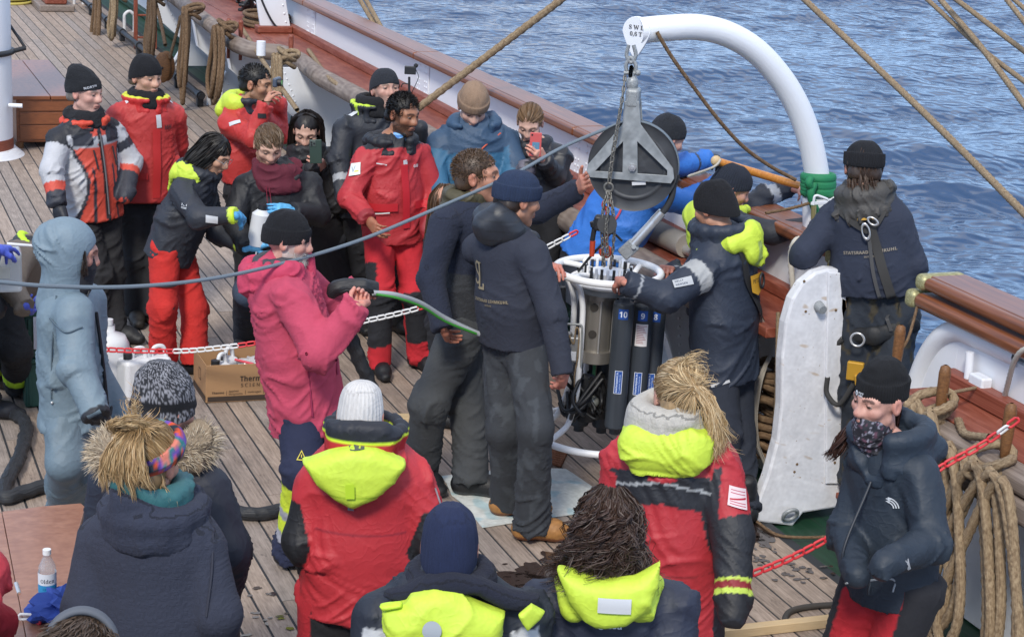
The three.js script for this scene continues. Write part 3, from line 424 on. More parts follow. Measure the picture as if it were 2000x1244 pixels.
    const tl = (x, y, z) => { const q = V(x, y, z); let best = 9, out = {}; for (const l of [LL, LR]) for (const [A, B, n] of [[l.hip, l.kn, 0], [l.kn, l.an, 1]]) { const d = B.clone().sub(A), w = q.clone().sub(A), h = clamp(w.dot(d) / d.lengthSq(), 0, 1), e = w.addScaledVector(d, -h); if (e.length() < best) { best = e.length(); out = { side: l.side, t: n + h, z: e.dot(F0), x: e.dot(L) * l.side, y: y }; } } return out; };
    paint(gg, (x, y, z) => { const q = t.paint ? t.paint(tl(x, y, z)) : null; v.copy(q == null ? base : typeof q === 'number' ? hex(q) : q); return v.multiplyScalar(1 + 0.12 * nz(x * 16, y * 16, z * 16) + 0.1 * nz(x * 80, y * 80, z * 80)).addScalar(0.004); });
    pr.trouserF = f; mesh('trousers', faceUV(gg, 2.6), vmat(t.mat ?? 'cotton'), g);
  }
  if (o.shoes) for (const l of [LL, LR]) {
    const sh = o.shoes, dir = o['ft' + (l.side > 0 ? 'L' : 'R')], fd = dir !== undefined ? face(dir) : F0.clone().addScaledVector(L, l.side * 0.25).setY(0).normalize(), sd = V(0, 1, 0).cross(fd), a = l.an.clone().setY((o.by ?? 0)), k = s * (sh.k ?? 1), at = (x, y, z) => a.clone().addScaledVector(sd, x * k).addScaledVector(fd, z * k).add(V(0, y * k, 0));
    const f = cutS(smin([capS(at(0, 0.052, -0.05), at(0, 0.05, 0.1), 0.043 * k, 0.046 * k), capS(at(0, 0.045, 0.1), at(-0.004, 0.036, 0.165), 0.046 * k, 0.036 * k, { n: Y3, k: 0.85 }), capS(at(0, 0.05, -0.03), at(0, sh.high ?? 0.13, -0.02), 0.047 * k, 0.049 * k), capS(at(0, 0.075, 0.02), at(0, 0.055, 0.09), 0.042 * k, 0.04 * k)], 0.03), a.clone(), V(0, -1, 0));
    const c1 = hex(sh.color), c2 = hex(sh.sole ?? 0x15161a), yb = (o.by ?? 0) + 0.026 * k; const gg = netMesh(f, o.coarse ? 0.018 : 0.0095, 0.012); folds(gg, [], 0.004, l.side);
    const ps = gg.attributes.position; for (let i = 0; i < ps.count; i++) { if (ps.getY(i) < yb) { const dx = (ps.getX(i) - a.x), dz = ps.getZ(i) - a.z; ps.setX(i, ps.getX(i) + 0.004 * Math.sign(dx * sd.x + dz * sd.z) * sd.x); ps.setY(i, Math.max(ps.getY(i), (o.by ?? 0) + 0.002)); } } gg.computeVertexNormals();
    paint(gg, (x, y, z) => y < yb ? c2 : c1.clone().multiplyScalar(1 + 0.3 * nz(x * 50, y * 50, z * 50))); mesh(sh.name ?? 'shoe', boxUV(gg, 10), vmat(sh.mat ?? 'leather'), g);
  }
  return pr;
}
// extra soft shape worn by a person: list of fields, meshed and coloured
function worn(p, name, fs, color, { k = 0.02, cell = 0.0095, amp = 0.006, mat = 'shell', paint: fn, seed = 1 } = {}) {
  const f = smin(fs, k), gg = folds(netMesh(f, cell), f.bones, amp, seed), base = hex(color), v = new THREE.Color();
  paint(gg, (x, y, z) => { const q = fn ? fn(p.loc(x, y, z), V(x, y, z)) : null; v.copy(q == null ? base : typeof q === 'number' ? hex(q) : q); return v.multiplyScalar(1 + 0.06 * nz(x * 24, y * 24, z * 24) + 0.1 * nz(x * 100, y * 100, z * 100)).addScalar(0.005); });
  const m = mesh(name, mat === 'shell' || mat === 'cotton' ? faceUV(gg, 2.6) : boxUV(gg, 12), vmat(mat), p.g); m.userData.f = undefined; return { m, f };
}
const C = (p, a, b, ra, rb, fl) => capS(p.J(a), p.J(b), ra, rb, fl);
const PL = (p, pts, d, th, round = 0.012, bend) => { const cu = pts.reduce((s, q) => s + q[0], 0) / pts.length, cv = pts.reduce((s, q) => s + q[1], 0) / pts.length, o = p.J([cu, cv, d]); return polyS(o, p.R, p.Y, p.T, pts.map((q) => { const w = p.J([q[0], q[1], d]).sub(o); return [w.dot(p.R), w.dot(p.Y)]; }), th, Math.min(round, th * 0.98), bend); };
// knitted cap following the head: profile swept round, with ribs, a turned-up brim and some slack at the top
function beanie(p, color, { brim = 0.055, slack = 0.02, rib = 0.0016, ribs = 56, low = 0.02, back = -0.03, lean = 0, mat = 'knit', stripes, w = 1.06, name = 'knitted_cap', knob = 0 } = {}) {
  const nu = 168, P = [], I = [], cols = []; const base = hex(color), v = new THREE.Color();
  const prof = []; const Rm = 1.0;
  // [height fraction, radius factor, is brim]
  if (brim > 0) { prof.push([0, 0.985, 1], [0.002, 1.04, 1], [brim * 0.3, 1.065, 1], [brim * 0.7, 1.065, 1], [brim * 0.96, 1.05, 1], [brim, 1.02, 1]); } else prof.push([0, 0.98, 1], [0.002, 1.02, 1]);
  const top = 0.118 + slack; const nr = stripes ? 46 : 20; for (let i = 1; i <= nr; i++) { const t = i / nr, y = lerp(brim > 0 ? brim * 0.92 : 0.006, top - low, Math.sin(t * Math.PI / 2) ** 0.92); const q = (y + low - 0.012) / (top - 0.008); prof.push([y, i === nr ? 0.0005 : 1.035 * Math.sqrt(Math.max(0, 1 - Math.max(0, q) ** 2.6)), 0]); }
  for (const [y, r, b] of prof) for (let j = 0; j < nu; j++) {
    const a = j / nu * Math.PI * 2, ca = Math.cos(a), sa = Math.sin(a);      // a = 0 faces forward (z)
    const yy = low + y + (sa === 9 ? 0 : lerp(back, 0, (ca + 1) / 2)) * (1 - clamp(y / 0.1, 0, 1)), t = clamp((y + low) / top, 0, 1);
    const rb = rib * Math.sin(a * ribs) * (b ? 1.2 : 1) * r, wob = 0.004 * nz(ca * 2 + (p.o.head[0]), sa * 2, y * 22) * t * 2 + (slack > 0.03 ? 0.007 * nz(ca * 1.5 + p.o.head[1], sa * 1.5, y * 40) : 0);
    const rx = 0.083 * w * r + rb + wob, rz = 0.105 * w * r + rb + wob;
    P.push(sa * rx, yy + knob * sst(0.25, 0, r), ca * rz - 0.012 - lean * t * t * 0.05 * 1);
    const q = stripes ? stripes(y, a) : null; v.copy(q == null ? base : hex(q)).multiplyScalar(1 + 0.22 * nz(sa * 30, y * 300, ca * 30) + (rb < 0 ? -0.06 : 0.05)); cols.push(v.r, v.g, v.b);
  }
  const np = prof.length; for (let i = 0; i < np - 1; i++) for (let j = 0; j < nu; j++) { const n = (j + 1) % nu, a = i * nu + j, b2 = i * nu + n, c = a + nu, d = b2 + nu; I.push(a, b2, c, b2, d, c); }
  const g = new THREE.BufferGeometry(); g.setAttribute('position', new THREE.Float32BufferAttribute(P, 3)); g.setAttribute('color', new THREE.Float32BufferAttribute(cols, 3)); g.setIndex(I); g.applyMatrix4(p.HM); g.computeVertexNormals();
  return mesh(name, boxUV(g, 14), vmat(mat), p.g);
}
// hair: a cap close to the skull plus many tapering strands
function strands(list, r0) {                              // flat tapering ribbons, each turned its own way
  const P = [], I = [], Cc = [], Nn = [], t = V(), u = V(), w = V();
  for (const { pts, col, r = r0 } of list) {
    const n = pts.length, b0 = P.length / 3, a = rnd() * 6.2832, ca = Math.cos(a), sa = Math.sin(a);
    for (let i = 0; i < n; i++) { t.copy(pts[Math.min(i + 1, n - 1)]).sub(pts[Math.max(i - 1, 0)]).normalize(); u.set(0.3, 0.2, 0.93).cross(t).normalize(); w.copy(t).cross(u); const q = 1.25 * r * (i === n - 1 ? 0.15 : Math.min(1, 0.55 + i * 0.3) * (1 - 0.6 * (i / n) ** 2)); for (const k of [-1, 1]) { P.push(pts[i].x + k * q * (ca * u.x + sa * w.x), pts[i].y + k * q * (ca * u.y + sa * w.y), pts[i].z + k * q * (ca * u.z + sa * w.z)); Cc.push(col.r, col.g, col.b); } if (i < n - 1) { const k = b0 + i * 2; I.push(k, k + 1, k + 2, k + 1, k + 3, k + 2); } }
  }
  const g = new THREE.BufferGeometry(); g.setAttribute('position', new THREE.Float32BufferAttribute(P, 3)); g.setAttribute('color', new THREE.Float32BufferAttribute(Cc, 3)); g.setIndex(I); g.computeVertexNormals(); return g;
}
const hairCol = (c, v = 0.2, c2) => { const q = hex(c); if (c2) q.lerp(hex(c2), rnd() * rnd() * 0.8); return q.multiplyScalar(1 + (rnd() - 0.5) * 2 * v); };
// short or shoulder hair: roots on the skull, combed by flow(d) and hanging len
function hair(p, color, { n = 900, len = 0.05, c2, from = 0.035, front = 0.05, side = 0.02, flow, wave = 0.004, r = 0.0022, seg = 6, lift = 0.01, cap = true, grow, hug = 0 } = {}) {
  const list = [], gs = [];
  const inside = (x, y, z) => z > 0.05 ? y > front : z > 0 ? y > side : y > -0.045 - (grow ?? 0);
  if (cap) { const f = ellS(V(0, 0.03, -0.016), X3, Y3, Z3, [0.0815, 0.0935, 0.1]), c = capS(V(-0.04, -0.03, -0.062), V(0.04, -0.03, -0.062), 0.038), ff = smin([f, c], 0.03), cutf = (x, y, z) => Math.max(ff(x, y, z), z > 0.035 ? front - 0.006 - y + (0.0) : z > -0.012 ? side - y : -0.055 - y); cutf.box = ff.box; const cg = netMesh(cutf, 0.005, 0.01), hc = hex(color), bp = cg.attributes.position, bn = cg.attributes.normal; for (let i = 0; i < bp.count; i++) { const d = 0.002 * nz(bp.getX(i) * 70, bp.getY(i) * 30, bp.getZ(i) * 30); bp.setXYZ(i, bp.getX(i) + bn.getX(i) * d, bp.getY(i) + bn.getY(i) * d, bp.getZ(i) + bn.getZ(i) * d); } cg.computeVertexNormals(); paint(cg, (x, y, z) => hc.clone().multiplyScalar(0.7 + 0.35 * nz(x * 120, y * 40, z * 40))); cg.applyMatrix4(p.HM); cg.deleteAttribute('uv'); gs.push(cg); }
  let k = 0; while (list.length < n && k++ < n * 8) {
    const a = rr(0, 6.2832), y0 = rr(-0.75, 1), q = Math.sqrt(1 - y0 * y0), d = V(Math.cos(a) * q, y0, Math.sin(a) * q), pt = V(d.x * 0.081, 0.03 + d.y * 0.092, -0.016 + d.z * 0.1); if (!inside(pt.x, pt.y, pt.z)) continue;
    const dir = flow ? flow(d, pt) : V(d.x * 0.5, -0.5, d.z * 0.4 - 0.3), L = len * rr(0.6, 1.15), pts = [p.h(pt.x, pt.y, pt.z)]; const c = pt.clone(), v = d.clone().multiplyScalar(lift * 14).add(dir).normalize();
    for (let i = 1; i < seg; i++) { const t = i / (seg - 1); const st = L / (seg - 1); v.lerp(dir.clone().normalize(), 0.45).normalize(); if (hug) { const nn = V(c.x / 0.0069, (c.y - 0.03) / 0.009, (c.z + 0.016) / 0.0106).normalize(); v.addScaledVector(nn, -v.dot(nn) * hug).normalize(); } c.addScaledVector(v, st); const e = Math.hypot(c.x / 0.083, (c.y - 0.03) / 0.095, (c.z + 0.016) / 0.103); if (e < 1.0 && c.y > -0.05) { c.x /= e; c.z = (c.z + 0.016) / e - 0.016; c.y = (c.y - 0.03) / e + 0.03; } c.x += wave * nz(c.y * 40, a * 9, t * 3); c.z += wave * nz(c.y * 40 + 5, a * 9, t * 3 + 7); pts.push(p.h(c.x, c.y, c.z)); }
    list.push({ pts, col: hairCol(color, 0.22, c2) });
  }
  gs.push(strands(list, r * p.s)); gs.forEach((x) => x.deleteAttribute('uv'));
  return mesh('hair', boxUV(mergeGeometries(gs.map((x) => { const y = new THREE.BufferGeometry(); y.setIndex(x.index); for (const q of ['position', 'normal', 'color']) y.setAttribute(q, x.attributes[q]); return y; })), 4), vmat('hair'), p.g);
}
// small flat patch (print, reflector, badge) laid on a garment: centre and frame in the wearer's own axes, dropped on to the surface
function patch(p, name, f, c, out, w, h, mat, rot = 0, up, off = 0.006) {
  const d = out.clone().normalize().negate(), u0 = (up ?? p.Up).clone(); u0.addScaledVector(d, -u0.dot(d)).normalize(); const r0 = u0.clone().cross(d.clone().negate()).normalize(); const ca = Math.cos(rot), sa = Math.sin(rot), rx = r0.clone().multiplyScalar(ca).addScaledVector(u0, sa), uy = u0.clone().multiplyScalar(ca).addScaledVector(r0, -sa);
  const nx = Math.max(2, Math.ceil(w / 0.018)), ny = Math.max(2, Math.ceil(h / 0.018)), P = [], U = [], I = [];
  for (let j = 0; j <= ny; j++) for (let i = 0; i <= nx; i++) { const q = c.clone().addScaledVector(d, -0.22).addScaledVector(rx, (i / nx - 0.5) * w).addScaledVector(uy, (j / ny - 0.5) * h); let t = 0; for (let k = 0; k < 40; k++) { const e = f(q.x, q.y, q.z); if (e < 0.0005 || t > 0.4) break; q.addScaledVector(d, e * 0.9); t += e * 0.9; } q.addScaledVector(d, -off); P.push(q.x, q.y, q.z); U.push(i / nx, j / ny); if (i < nx && j < ny) { const k = j * (nx + 1) + i; I.push(k, k + 1, k + nx + 1, k + 1, k + nx + 2, k + nx + 1); } }
  const g = new THREE.BufferGeometry(); g.setAttribute('position', new THREE.Float32BufferAttribute(P, 3)); g.setAttribute('uv', new THREE.Float32BufferAttribute(U, 2)); g.setIndex(I); g.computeVertexNormals(); return mesh(name, g, mat, p.g);
}
const at = (p, x, y) => p.N.clone().addScaledVector(p.L, x * p.s).addScaledVector(p.Up, y * p.s);
const printMat = (w, h, draw, o = {}) => new THREE.MeshStandardMaterial({ map: canvasTex(w, h, draw), transparent: true, alphaTest: 0.35, roughness: 0.6, ...o });
const REFL = std([0.62, 0.63, 0.65], 0.4, 0.15);
// seam, zip or drawcord lying on a garment through points given in pixels on the wearer
function seam(p, name, f, pts, r, mat, dir) { const q = pts.map((a) => { const t = a.isVector3 ? a.clone() : p.J(a), d = (dir ?? t.clone().sub(p.N.clone().lerp(p.Pv, 0.4)).setY(0).normalize()).clone().negate(); const s0 = t.clone().addScaledVector(d, -0.3); for (let k = 0; k < 50; k++) { const e = f(s0.x, s0.y, s0.z); if (e < 0.0005) break; if (k > 48) { s0.copy(t).addScaledVector(d, -0.12); break; } s0.addScaledVector(d, Math.min(e, 0.03) * 0.9); } return s0.addScaledVector(d, -0.004); }); return mesh(name, tube(q, r, q.length * 8, 5), mat, p.g); }
// ring of cloth round the neck in the wearer's own axes: angle 0 is in front, + towards the left shoulder
function ringC(p, { y = 0.01, h = 0.05, rx = 0.085, rz = 0.085, r = 0.026, from = -180, to = 180, back = 0, out = 0, n = 14, fwd = 0 } = {}) {
  const fs = [], q = (a, k) => { const c = Math.cos(a), s = Math.sin(a), e = 1 + out * k; return p.N.clone().addScaledVector(p.L, s * rx * e * p.s).addScaledVector(p.F, (c * rz * e + fwd) * p.s).addScaledVector(p.Up, (y + k * h - back * (1 - c) / 2) * p.s); };
  for (let i = 0; i < n; i++) { const a = lerp(from, to, i / n) * Math.PI / 180, b = lerp(from, to, (i + 1) / n) * Math.PI / 180; fs.push(capS(q(a, 0), q(b, 0), r * p.s)); if (h) fs.push(capS(q(a, 1), q(b, 1), r * 0.8 * p.s), capS(q(a, 0), q(a, 1), r * p.s, r * 0.8 * p.s)); }
  return fs;
}
const B = (p, x, y, z) => p.N.clone().addScaledVector(p.L, x * p.s).addScaledVector(p.Up, y * p.s).addScaledVector(p.F, z * p.s);
// hood lying on the back
const hoodBack = (p, { w = 0.11, drop = 0.15, z = -0.13, r = 0.05, up = 0.03 } = {}) => [...ringC(p, { from: 75, to: 285, rx: 0.115, rz: 0.1, r: 0.036, y: up, h: 0.03, n: 10 }), capS(B(p, -w * 0.7, 0, z), B(p, w * 0.7, 0, z), r, r), capS(B(p, 0, -0.02, z - 0.015), B(p, 0, -drop, z - 0.03), w * 0.85, w * 0.4, { n: p.F, k: 0.45 })];
// hood worn up, an opening round the face
const hoodUp = (p) => [minus(smin([ellS(p.h(0, 0.025, -0.03), p.hd(1, 0, 0), p.hd(0, 1, 0), p.hd(0, 0, 1), [0.108, 0.128, 0.135]), capS(p.h(0, -0.07, -0.02), B(p, 0, -0.02, -0.02), 0.1, 0.12)], 0.05), [capS(p.h(0, -0.03, 0.1), p.h(0, -0.02, 0.3), 0.082, 0.11)], 0.02)];
const drop = (f, q, d) => { const s0 = q.clone().addScaledVector(d, -0.3); for (let k = 0; k < 60; k++) { const e = f(s0.x, s0.y, s0.z); if (e < 0.0006) break; if (k > 58) return q.clone().addScaledVector(d, -0.13); s0.addScaledVector(d, Math.min(e, 0.03) * 0.9); } return s0; };
// flat strap lying on a garment through points in the wearer's axes [x, y] seen from side sgn (1 front, -1 back)
function strap(p, name, pts, w, mat, sgn = 1, off = 0.008, f = p.jacketF) {
  const d = p.F.clone().multiplyScalar(-sgn), c = new THREE.CatmullRomCurve3(pts.map((a) => a.isVector3 ? a : B(p, a[0], a[1], 0))), n = pts.length * 7, P = [], I = [], U = [];
  const qs = []; for (let i = 0; i <= n; i++) qs.push(c.getPointAt(i / n));
  for (let i = 0; i <= n; i++) { const t = qs[Math.min(i + 1, n)].clone().sub(qs[Math.max(0, i - 1)]).normalize(), s = t.clone().cross(d).normalize(); for (const k of [-1, 1]) { const q = drop(f, qs[i].clone().addScaledVector(s, k * w / 2), d).addScaledVector(d, -off); P.push(q.x, q.y, q.z); U.push(i / n * 4, k); } if (i < n) { const a = i * 2; I.push(a, a + 1, a + 2, a + 1, a + 3, a + 2); } }
  const g = new THREE.BufferGeometry(); g.setAttribute('position', new THREE.Float32BufferAttribute(P, 3)); g.setAttribute('uv', new THREE.Float32BufferAttribute(U, 2)); g.setIndex(I); g.computeVertexNormals(); return mesh(name, g, mat, p.g);
}
const hatF = (p, k = 1) => ellS(p.h(0, 0.045, -0.012), p.hd(1, 0, 0), p.hd(0, 1, 0), p.hd(0, 0, 1), [0.0915 * k * p.s, 0.15 * k * p.s, 0.1145 * k * p.s]);
function hatPrint(p, deg, y, w, h, draw, rot = 0, tw = 128, th = 48) { const a = deg * Math.PI / 180; return patch(p, 'cap_print', hatF(p), p.h(Math.sin(a) * 0.09, y, Math.cos(a) * 0.11 - 0.012), p.hd(Math.sin(a), 0, Math.cos(a)), w, h, printMat(tw, th, draw), rot, p.hd(0, 1, 0), 0.004); }
const text = (s, col, font, y) => (x, w, h) => { x.fillStyle = col; x.font = font; x.textAlign = 'center'; x.fillText(s, w / 2, y ?? h * 0.75, w * 0.98); };
// long hair bundle: strands that follow a path from the head, spread and waved
function lock(list, path, n, spread, color, c2, wave = 0.01, v = 0.2, endSpread = 1, freq = 18, curl = 0) {
  const c = new THREE.CatmullRomCurve3(path);
  let o, ph, L, cr, cf, cc; const m = curl > 0.01 ? 17 : 10;
  for (let i = 0; i < n; i++) {
    if (i % 9 === 0) { o = V(rr(-1, 1), rr(-1, 1), rr(-1, 1)); ph = rr(0, 40); L = rr(0.75, 1.05); cr = curl * rr(0.5, 1.4); cf = rr(16, 30); cc = rr(0.92, 1.08); }
    const pts = [], e = V(rr(-1, 1), rr(-1, 1), rr(-1, 1)).multiplyScalar(i % 17 === 0 ? 1.1 : 0.45), l2 = L * rr(0.94, 1.04);
    for (let k = 0; k < m; k++) { const t = Math.min(1, k / (m - 1) * l2), q = c.getPoint(t), sp = spread * (0.35 + 0.65 * t * endSpread); q.addScaledVector(o, sp).addScaledVector(e, sp * (0.5 + 0.5 * t)); const f3 = t * freq / 3 + ph; q.x += wave * t * nz(f3, ph, 1); q.y += wave * 0.5 * t * nz(f3, ph, 5); q.z += wave * t * nz(f3, ph, 9); if (cr) { const a = t * cf + ph + e.x * 1.5, g = cr * Math.min(1, t * 2.5); q.x += Math.cos(a) * g; q.z += Math.sin(a) * g; q.y += Math.cos(a * 0.7) * g * 0.5; } pts.push(q); }
    list.push({ pts, col: hairCol(color, Math.min(v, 0.2), c2).multiplyScalar(cc) });
  }
}
const hairMesh = (p, list, r, name = 'hair') => mesh(name, boxUV(strands(list, r), 4), vmat('hair'), p.g);
// ---------------------------------------------------------------- deck gear
const D3 = (u, v, d) => atD(u, v, d);
function linkGeo(len, w, r) { const h = len / 2 - w / 2, pts = []; for (let i = 0; i < 16; i++) { const a = i / 16 * 6.2832; pts.push(V(Math.cos(a) * (w / 2 - r), Math.sin(a) * (w / 2 - r) + (Math.sin(a) > 0 ? h : -h), 0)); } return tube(pts, r, 28, 6, true); }
function chainOf(parent, pts, len, w, r, mats, name = 'link') {          // each link a piece, alternately turned
  const c = new THREE.CatmullRomCurve3(pts, false, 'catmullrom', 0.5), L = c.getLength(), step = len - 2.4 * r, n = Math.floor(L / step), g = linkGeo(len, w, r);
  for (let i = 0; i < n; i++) { const t = (i + 0.5) / n, p = c.getPointAt(t), y = c.getTangentAt(t), x = y.clone().cross(i % 2 ? V(0, 1, 0.02) : V(0.3, 0.1, 1)).normalize(), z = x.clone().cross(y); if (i % 2) { const q = x.clone(); x.copy(z); z.copy(q).negate(); } const m = mesh(name, g, mats(t), parent); m.applyMatrix4(basis(x, y, z, p)); }
}
{ // mast, chest, hatch and gear forward
  const foot = atY(4, 302, 0), mx = atY(-46, 300, 0);
  const t = thing('mast', 'thick white mast with brown foot band and black fittings', 'mast');
  const up = V(0.0, 1, 0), c = mx;
  mesh('spar', new THREE.CylinderGeometry(0.33, 0.335, 6, 48).translate(c.x, 3.12, c.z), MAT.white, t); mesh('foot_band', new THREE.CylinderGeometry(0.338, 0.34, 0.1, 48).translate(c.x, 0.12, c.z), MAT.redoxide, t); mesh('mast_coat', new THREE.CylinderGeometry(0.36, 0.44, 0.07, 48).translate(c.x, 0.035, c.z), MAT.whiteOld, t);
  const hy = atP(10, 104, c.clone().add(V(0.2, 0, 0.2)), V(0, 0, 1)); mesh('mast_hoop', new THREE.TorusGeometry(0.345, 0.028, 8, 40).rotateX(Math.PI / 2).translate(c.x, hy.y, c.z), MAT.black, t); mesh('hoop_arm', [cyl(V(c.x + 0.33, hy.y, c.z + 0.08), V(c.x + 0.46, hy.y + 0.03, c.z + 0.05), 0.022), cyl(V(c.x + 0.46, hy.y + 0.03, c.z + 0.05), V(c.x + 0.3, hy.y + 0.28, c.z - 0.02), 0.014)], MAT.black, t); mesh('peg', cyl(V(c.x + 0.28, 0.5, c.z + 0.2), V(c.x + 0.4, 0.5, c.z + 0.24), 0.02), MAT.white, t);
  const a = atY(28, 291, 0), tk = thing('deck_chest', 'varnished wooden deck chest with two lids beside the mast', 'chest'), w = 0.62, dz = 2.3, h = 0.52, x0 = a.x, z1 = a.z;
  mesh('case', box(x0 + 0.02, x0 + w - 0.02, 0.06, h - 0.04, z1 - dz, z1 - 0.02, 0.012), MAT.teak, tk); for (const y of [0.09, 0.24, 0.37]) mesh('front_board', box(x0 + 0.05, x0 + w - 0.05, y, y + (y < 0.1 ? 0.14 : 0.115), z1 - 0.022, z1 - 0.005, 0.004), MAT.teak, tk);
  mesh('lid', box(x0 - 0.01, x0 + w * 0.55, h - 0.038, h, z1 - dz - 0.02, z1 + 0.015, 0.008), MAT.teak, tk); mesh('lid', box(x0 + w * 0.55 + 0.006, x0 + w + 0.01, h - 0.038, h, z1 - dz - 0.02, z1 + 0.015, 0.008), MAT.teak, tk); for (const x of [x0 + 0.05, x0 + w - 0.05]) mesh('foot', cyl(V(x, 0, z1 - 0.06), V(x, 0.06, z1 - 0.06), 0.04), MAT.brownwood, tk);
  const ha = atY(48, 8, 0), hb = atY(124, 22, 0), hk = thing('deck_hatch', 'low red painted hatch with grey coaming near the bow', 'hatch'); mesh('coaming', box(ha.x + 0.1, hb.x + 0.15, 0.002, 0.1, hb.z - 2.4, hb.z + 0.1, 0.02), MAT.greywood, hk); mesh('hatch_cover', box(ha.x + 0.2, hb.x + 0.05, 0.1, 0.26, hb.z - 2.3, hb.z, 0.03), MAT.redoxide, hk);
  const yc = atY(26, 6, 0), yk = thing('yellow_hose', 'coil of yellow hose lying on deck beside the mast', 'hose'), ym = std([0.5, 0.42, 0.1], 0.6), gs = []; for (let i = 0; i < 9; i++) gs.push(new THREE.TorusGeometry(0.36 - (i % 3) * 0.05, 0.024, 8, 40).rotateX(Math.PI / 2 + rr(-0.05, 0.05)).translate(yc.x + rr(-0.02, 0.02) - 0.1, 0.03 + Math.floor(i / 3) * 0.045, yc.z - 0.1)); mesh('hose_coil', gs, ym, yk);
}
{ // black sheet track along the deck edge
  const t = thing('deck_track', 'black metal track on short posts along the deck edge', 'track'), pts = [[402, 212], [365, 176], [315, 150], [258, 97], [225, 75], [195, 58], [160, 38], [130, 18]].map((q) => atY(q[0], q[1], 0)), x = 4.22;
  for (const z of [-20, -21.3, -22.6, -23.9, -25.2, -26.5, -28]) mesh('track_post', [box(x - 0.035, x + 0.035, 0, 0.16, z - 0.04, z + 0.04, 0.015), cyl(V(x, 0.13, z - 0.06), V(x, 0.13, z + 0.06), 0.05)], MAT.black, t);
  mesh('rail', [cyl(V(x, 0.13, -19.9), V(x, 0.13, -29), 0.035)], MAT.black, t);
  for (const [u, v] of [[402, 205], [238, 62], [140, 8]]) { const q = atY(u, v, 0), k = thing('hoop_cleat', 'white steel hoop standing in the green waterway', 'hoop', 'hoops in the waterway'); mesh('hoop', tube([V(q.x + 0.03, 0, q.z), V(q.x + 0.03, 0.24, q.z), V(q.x + 0.1, 0.3, q.z), V(q.x + 0.17, 0.24, q.z), V(q.x + 0.17, -0.02, q.z)], 0.024, 30, 8, false, 0.2), MAT.whiteOld, k); }
  const lk = thing('ladder', 'narrow dark red steel ladder behind the hanging rope coils', 'ladder'), q = atY(262, 96, 0); for (const dx of [0, 0.26]) mesh('stile', box(q.x + dx, q.x + dx + 0.05, 0, 2.6, q.z - 0.1, q.z - 0.04, 0.008), MAT.redoxide, lk); for (let y = 0.15; y < 2.5; y += 0.3) mesh('rung', cyl(V(q.x + 0.02, y, q.z - 0.07), V(q.x + 0.3, y, q.z - 0.07), 0.015), MAT.redoxide, lk);
}
// rope coil hung on a pin: n loops hanging from p, lengths around len
function coil(label, p, n, len, w, r, mat, side = V(0, 0, 1), turns = 3, front = V(-1, 0, 0), pinMat = MAT.brownwood) {
  const k = thing('rope_coil', label, 'rope', 'rope coils on the pin rails'), f = front, gs = [];
  for (let i = 0; i < n; i++) { const o = (i / (n - 1 || 1) - 0.5), L = len * rr(0.82, 1.05), c = p.clone().addScaledVector(side, o * w * 0.45).addScaledVector(f, 0.07 + 0.05 * rnd() + 0.02 * (i % 3)), ww = w * rr(0.25, 0.5); mesh('loop', rope([c.clone().add(V(0, 0.03, 0)), c.clone().addScaledVector(side, -ww * 0.5).add(V(0, -L * 0.3, 0)), c.clone().addScaledVector(side, -ww * 0.75).addScaledVector(f, 0.03).add(V(0, -L * 0.75, 0)), c.clone().addScaledVector(side, rr(-0.02, 0.02)).addScaledVector(f, 0.03).add(V(0, -L, 0)), c.clone().addScaledVector(side, ww * 0.75).addScaledVector(f, 0.03).add(V(0, -L * 0.72, 0)), c.clone().addScaledVector(side, ww * 0.45).add(V(0, -L * 0.3, 0))], r, 7, true), mat, k); }
  for (let i = 0; i < turns; i++) gs.push(rope([0, 1, 2, 3, 4, 5, 6, 7].map((j) => { const a = j / 8 * 6.2832 + i; return p.clone().addScaledVector(side, Math.cos(a) * (0.06 + 0.035 * (i % 2)) + rr(-0.01, 0.01)).addScaledVector(f, 0.03 + Math.sin(a) * (0.075 + 0.02 * (i % 3))).add(V(0, -0.03 + i * r * 1.1 + 0.05 * Math.sin(a + i * 2), 0)); }), r, 7, true));
  mesh('turns', gs, mat, k);
  return k;
}
function pin(p, h = 0.2, mat = MAT.brownwood, label = 'turned wooden belaying pin standing in the pin rail') { const k = thing('belaying_pin', label, 'pin', 'belaying pins'); mesh('pin_handle', new THREE.LatheGeometry([[0, 0.001], [0.018, 0.002], [0.022, 0.05], [0.026, 0.11], [0.027, h * 0.85], [0.022, h * 0.96], [0.008, h]].map((q) => new THREE.Vector2(...q)), 14).translate(p.x, p.y, p.z), mat, k); mesh('pin_shank', cyl(p, p.clone().add(V(0, -0.22, 0)), 0.018), mat, k); }
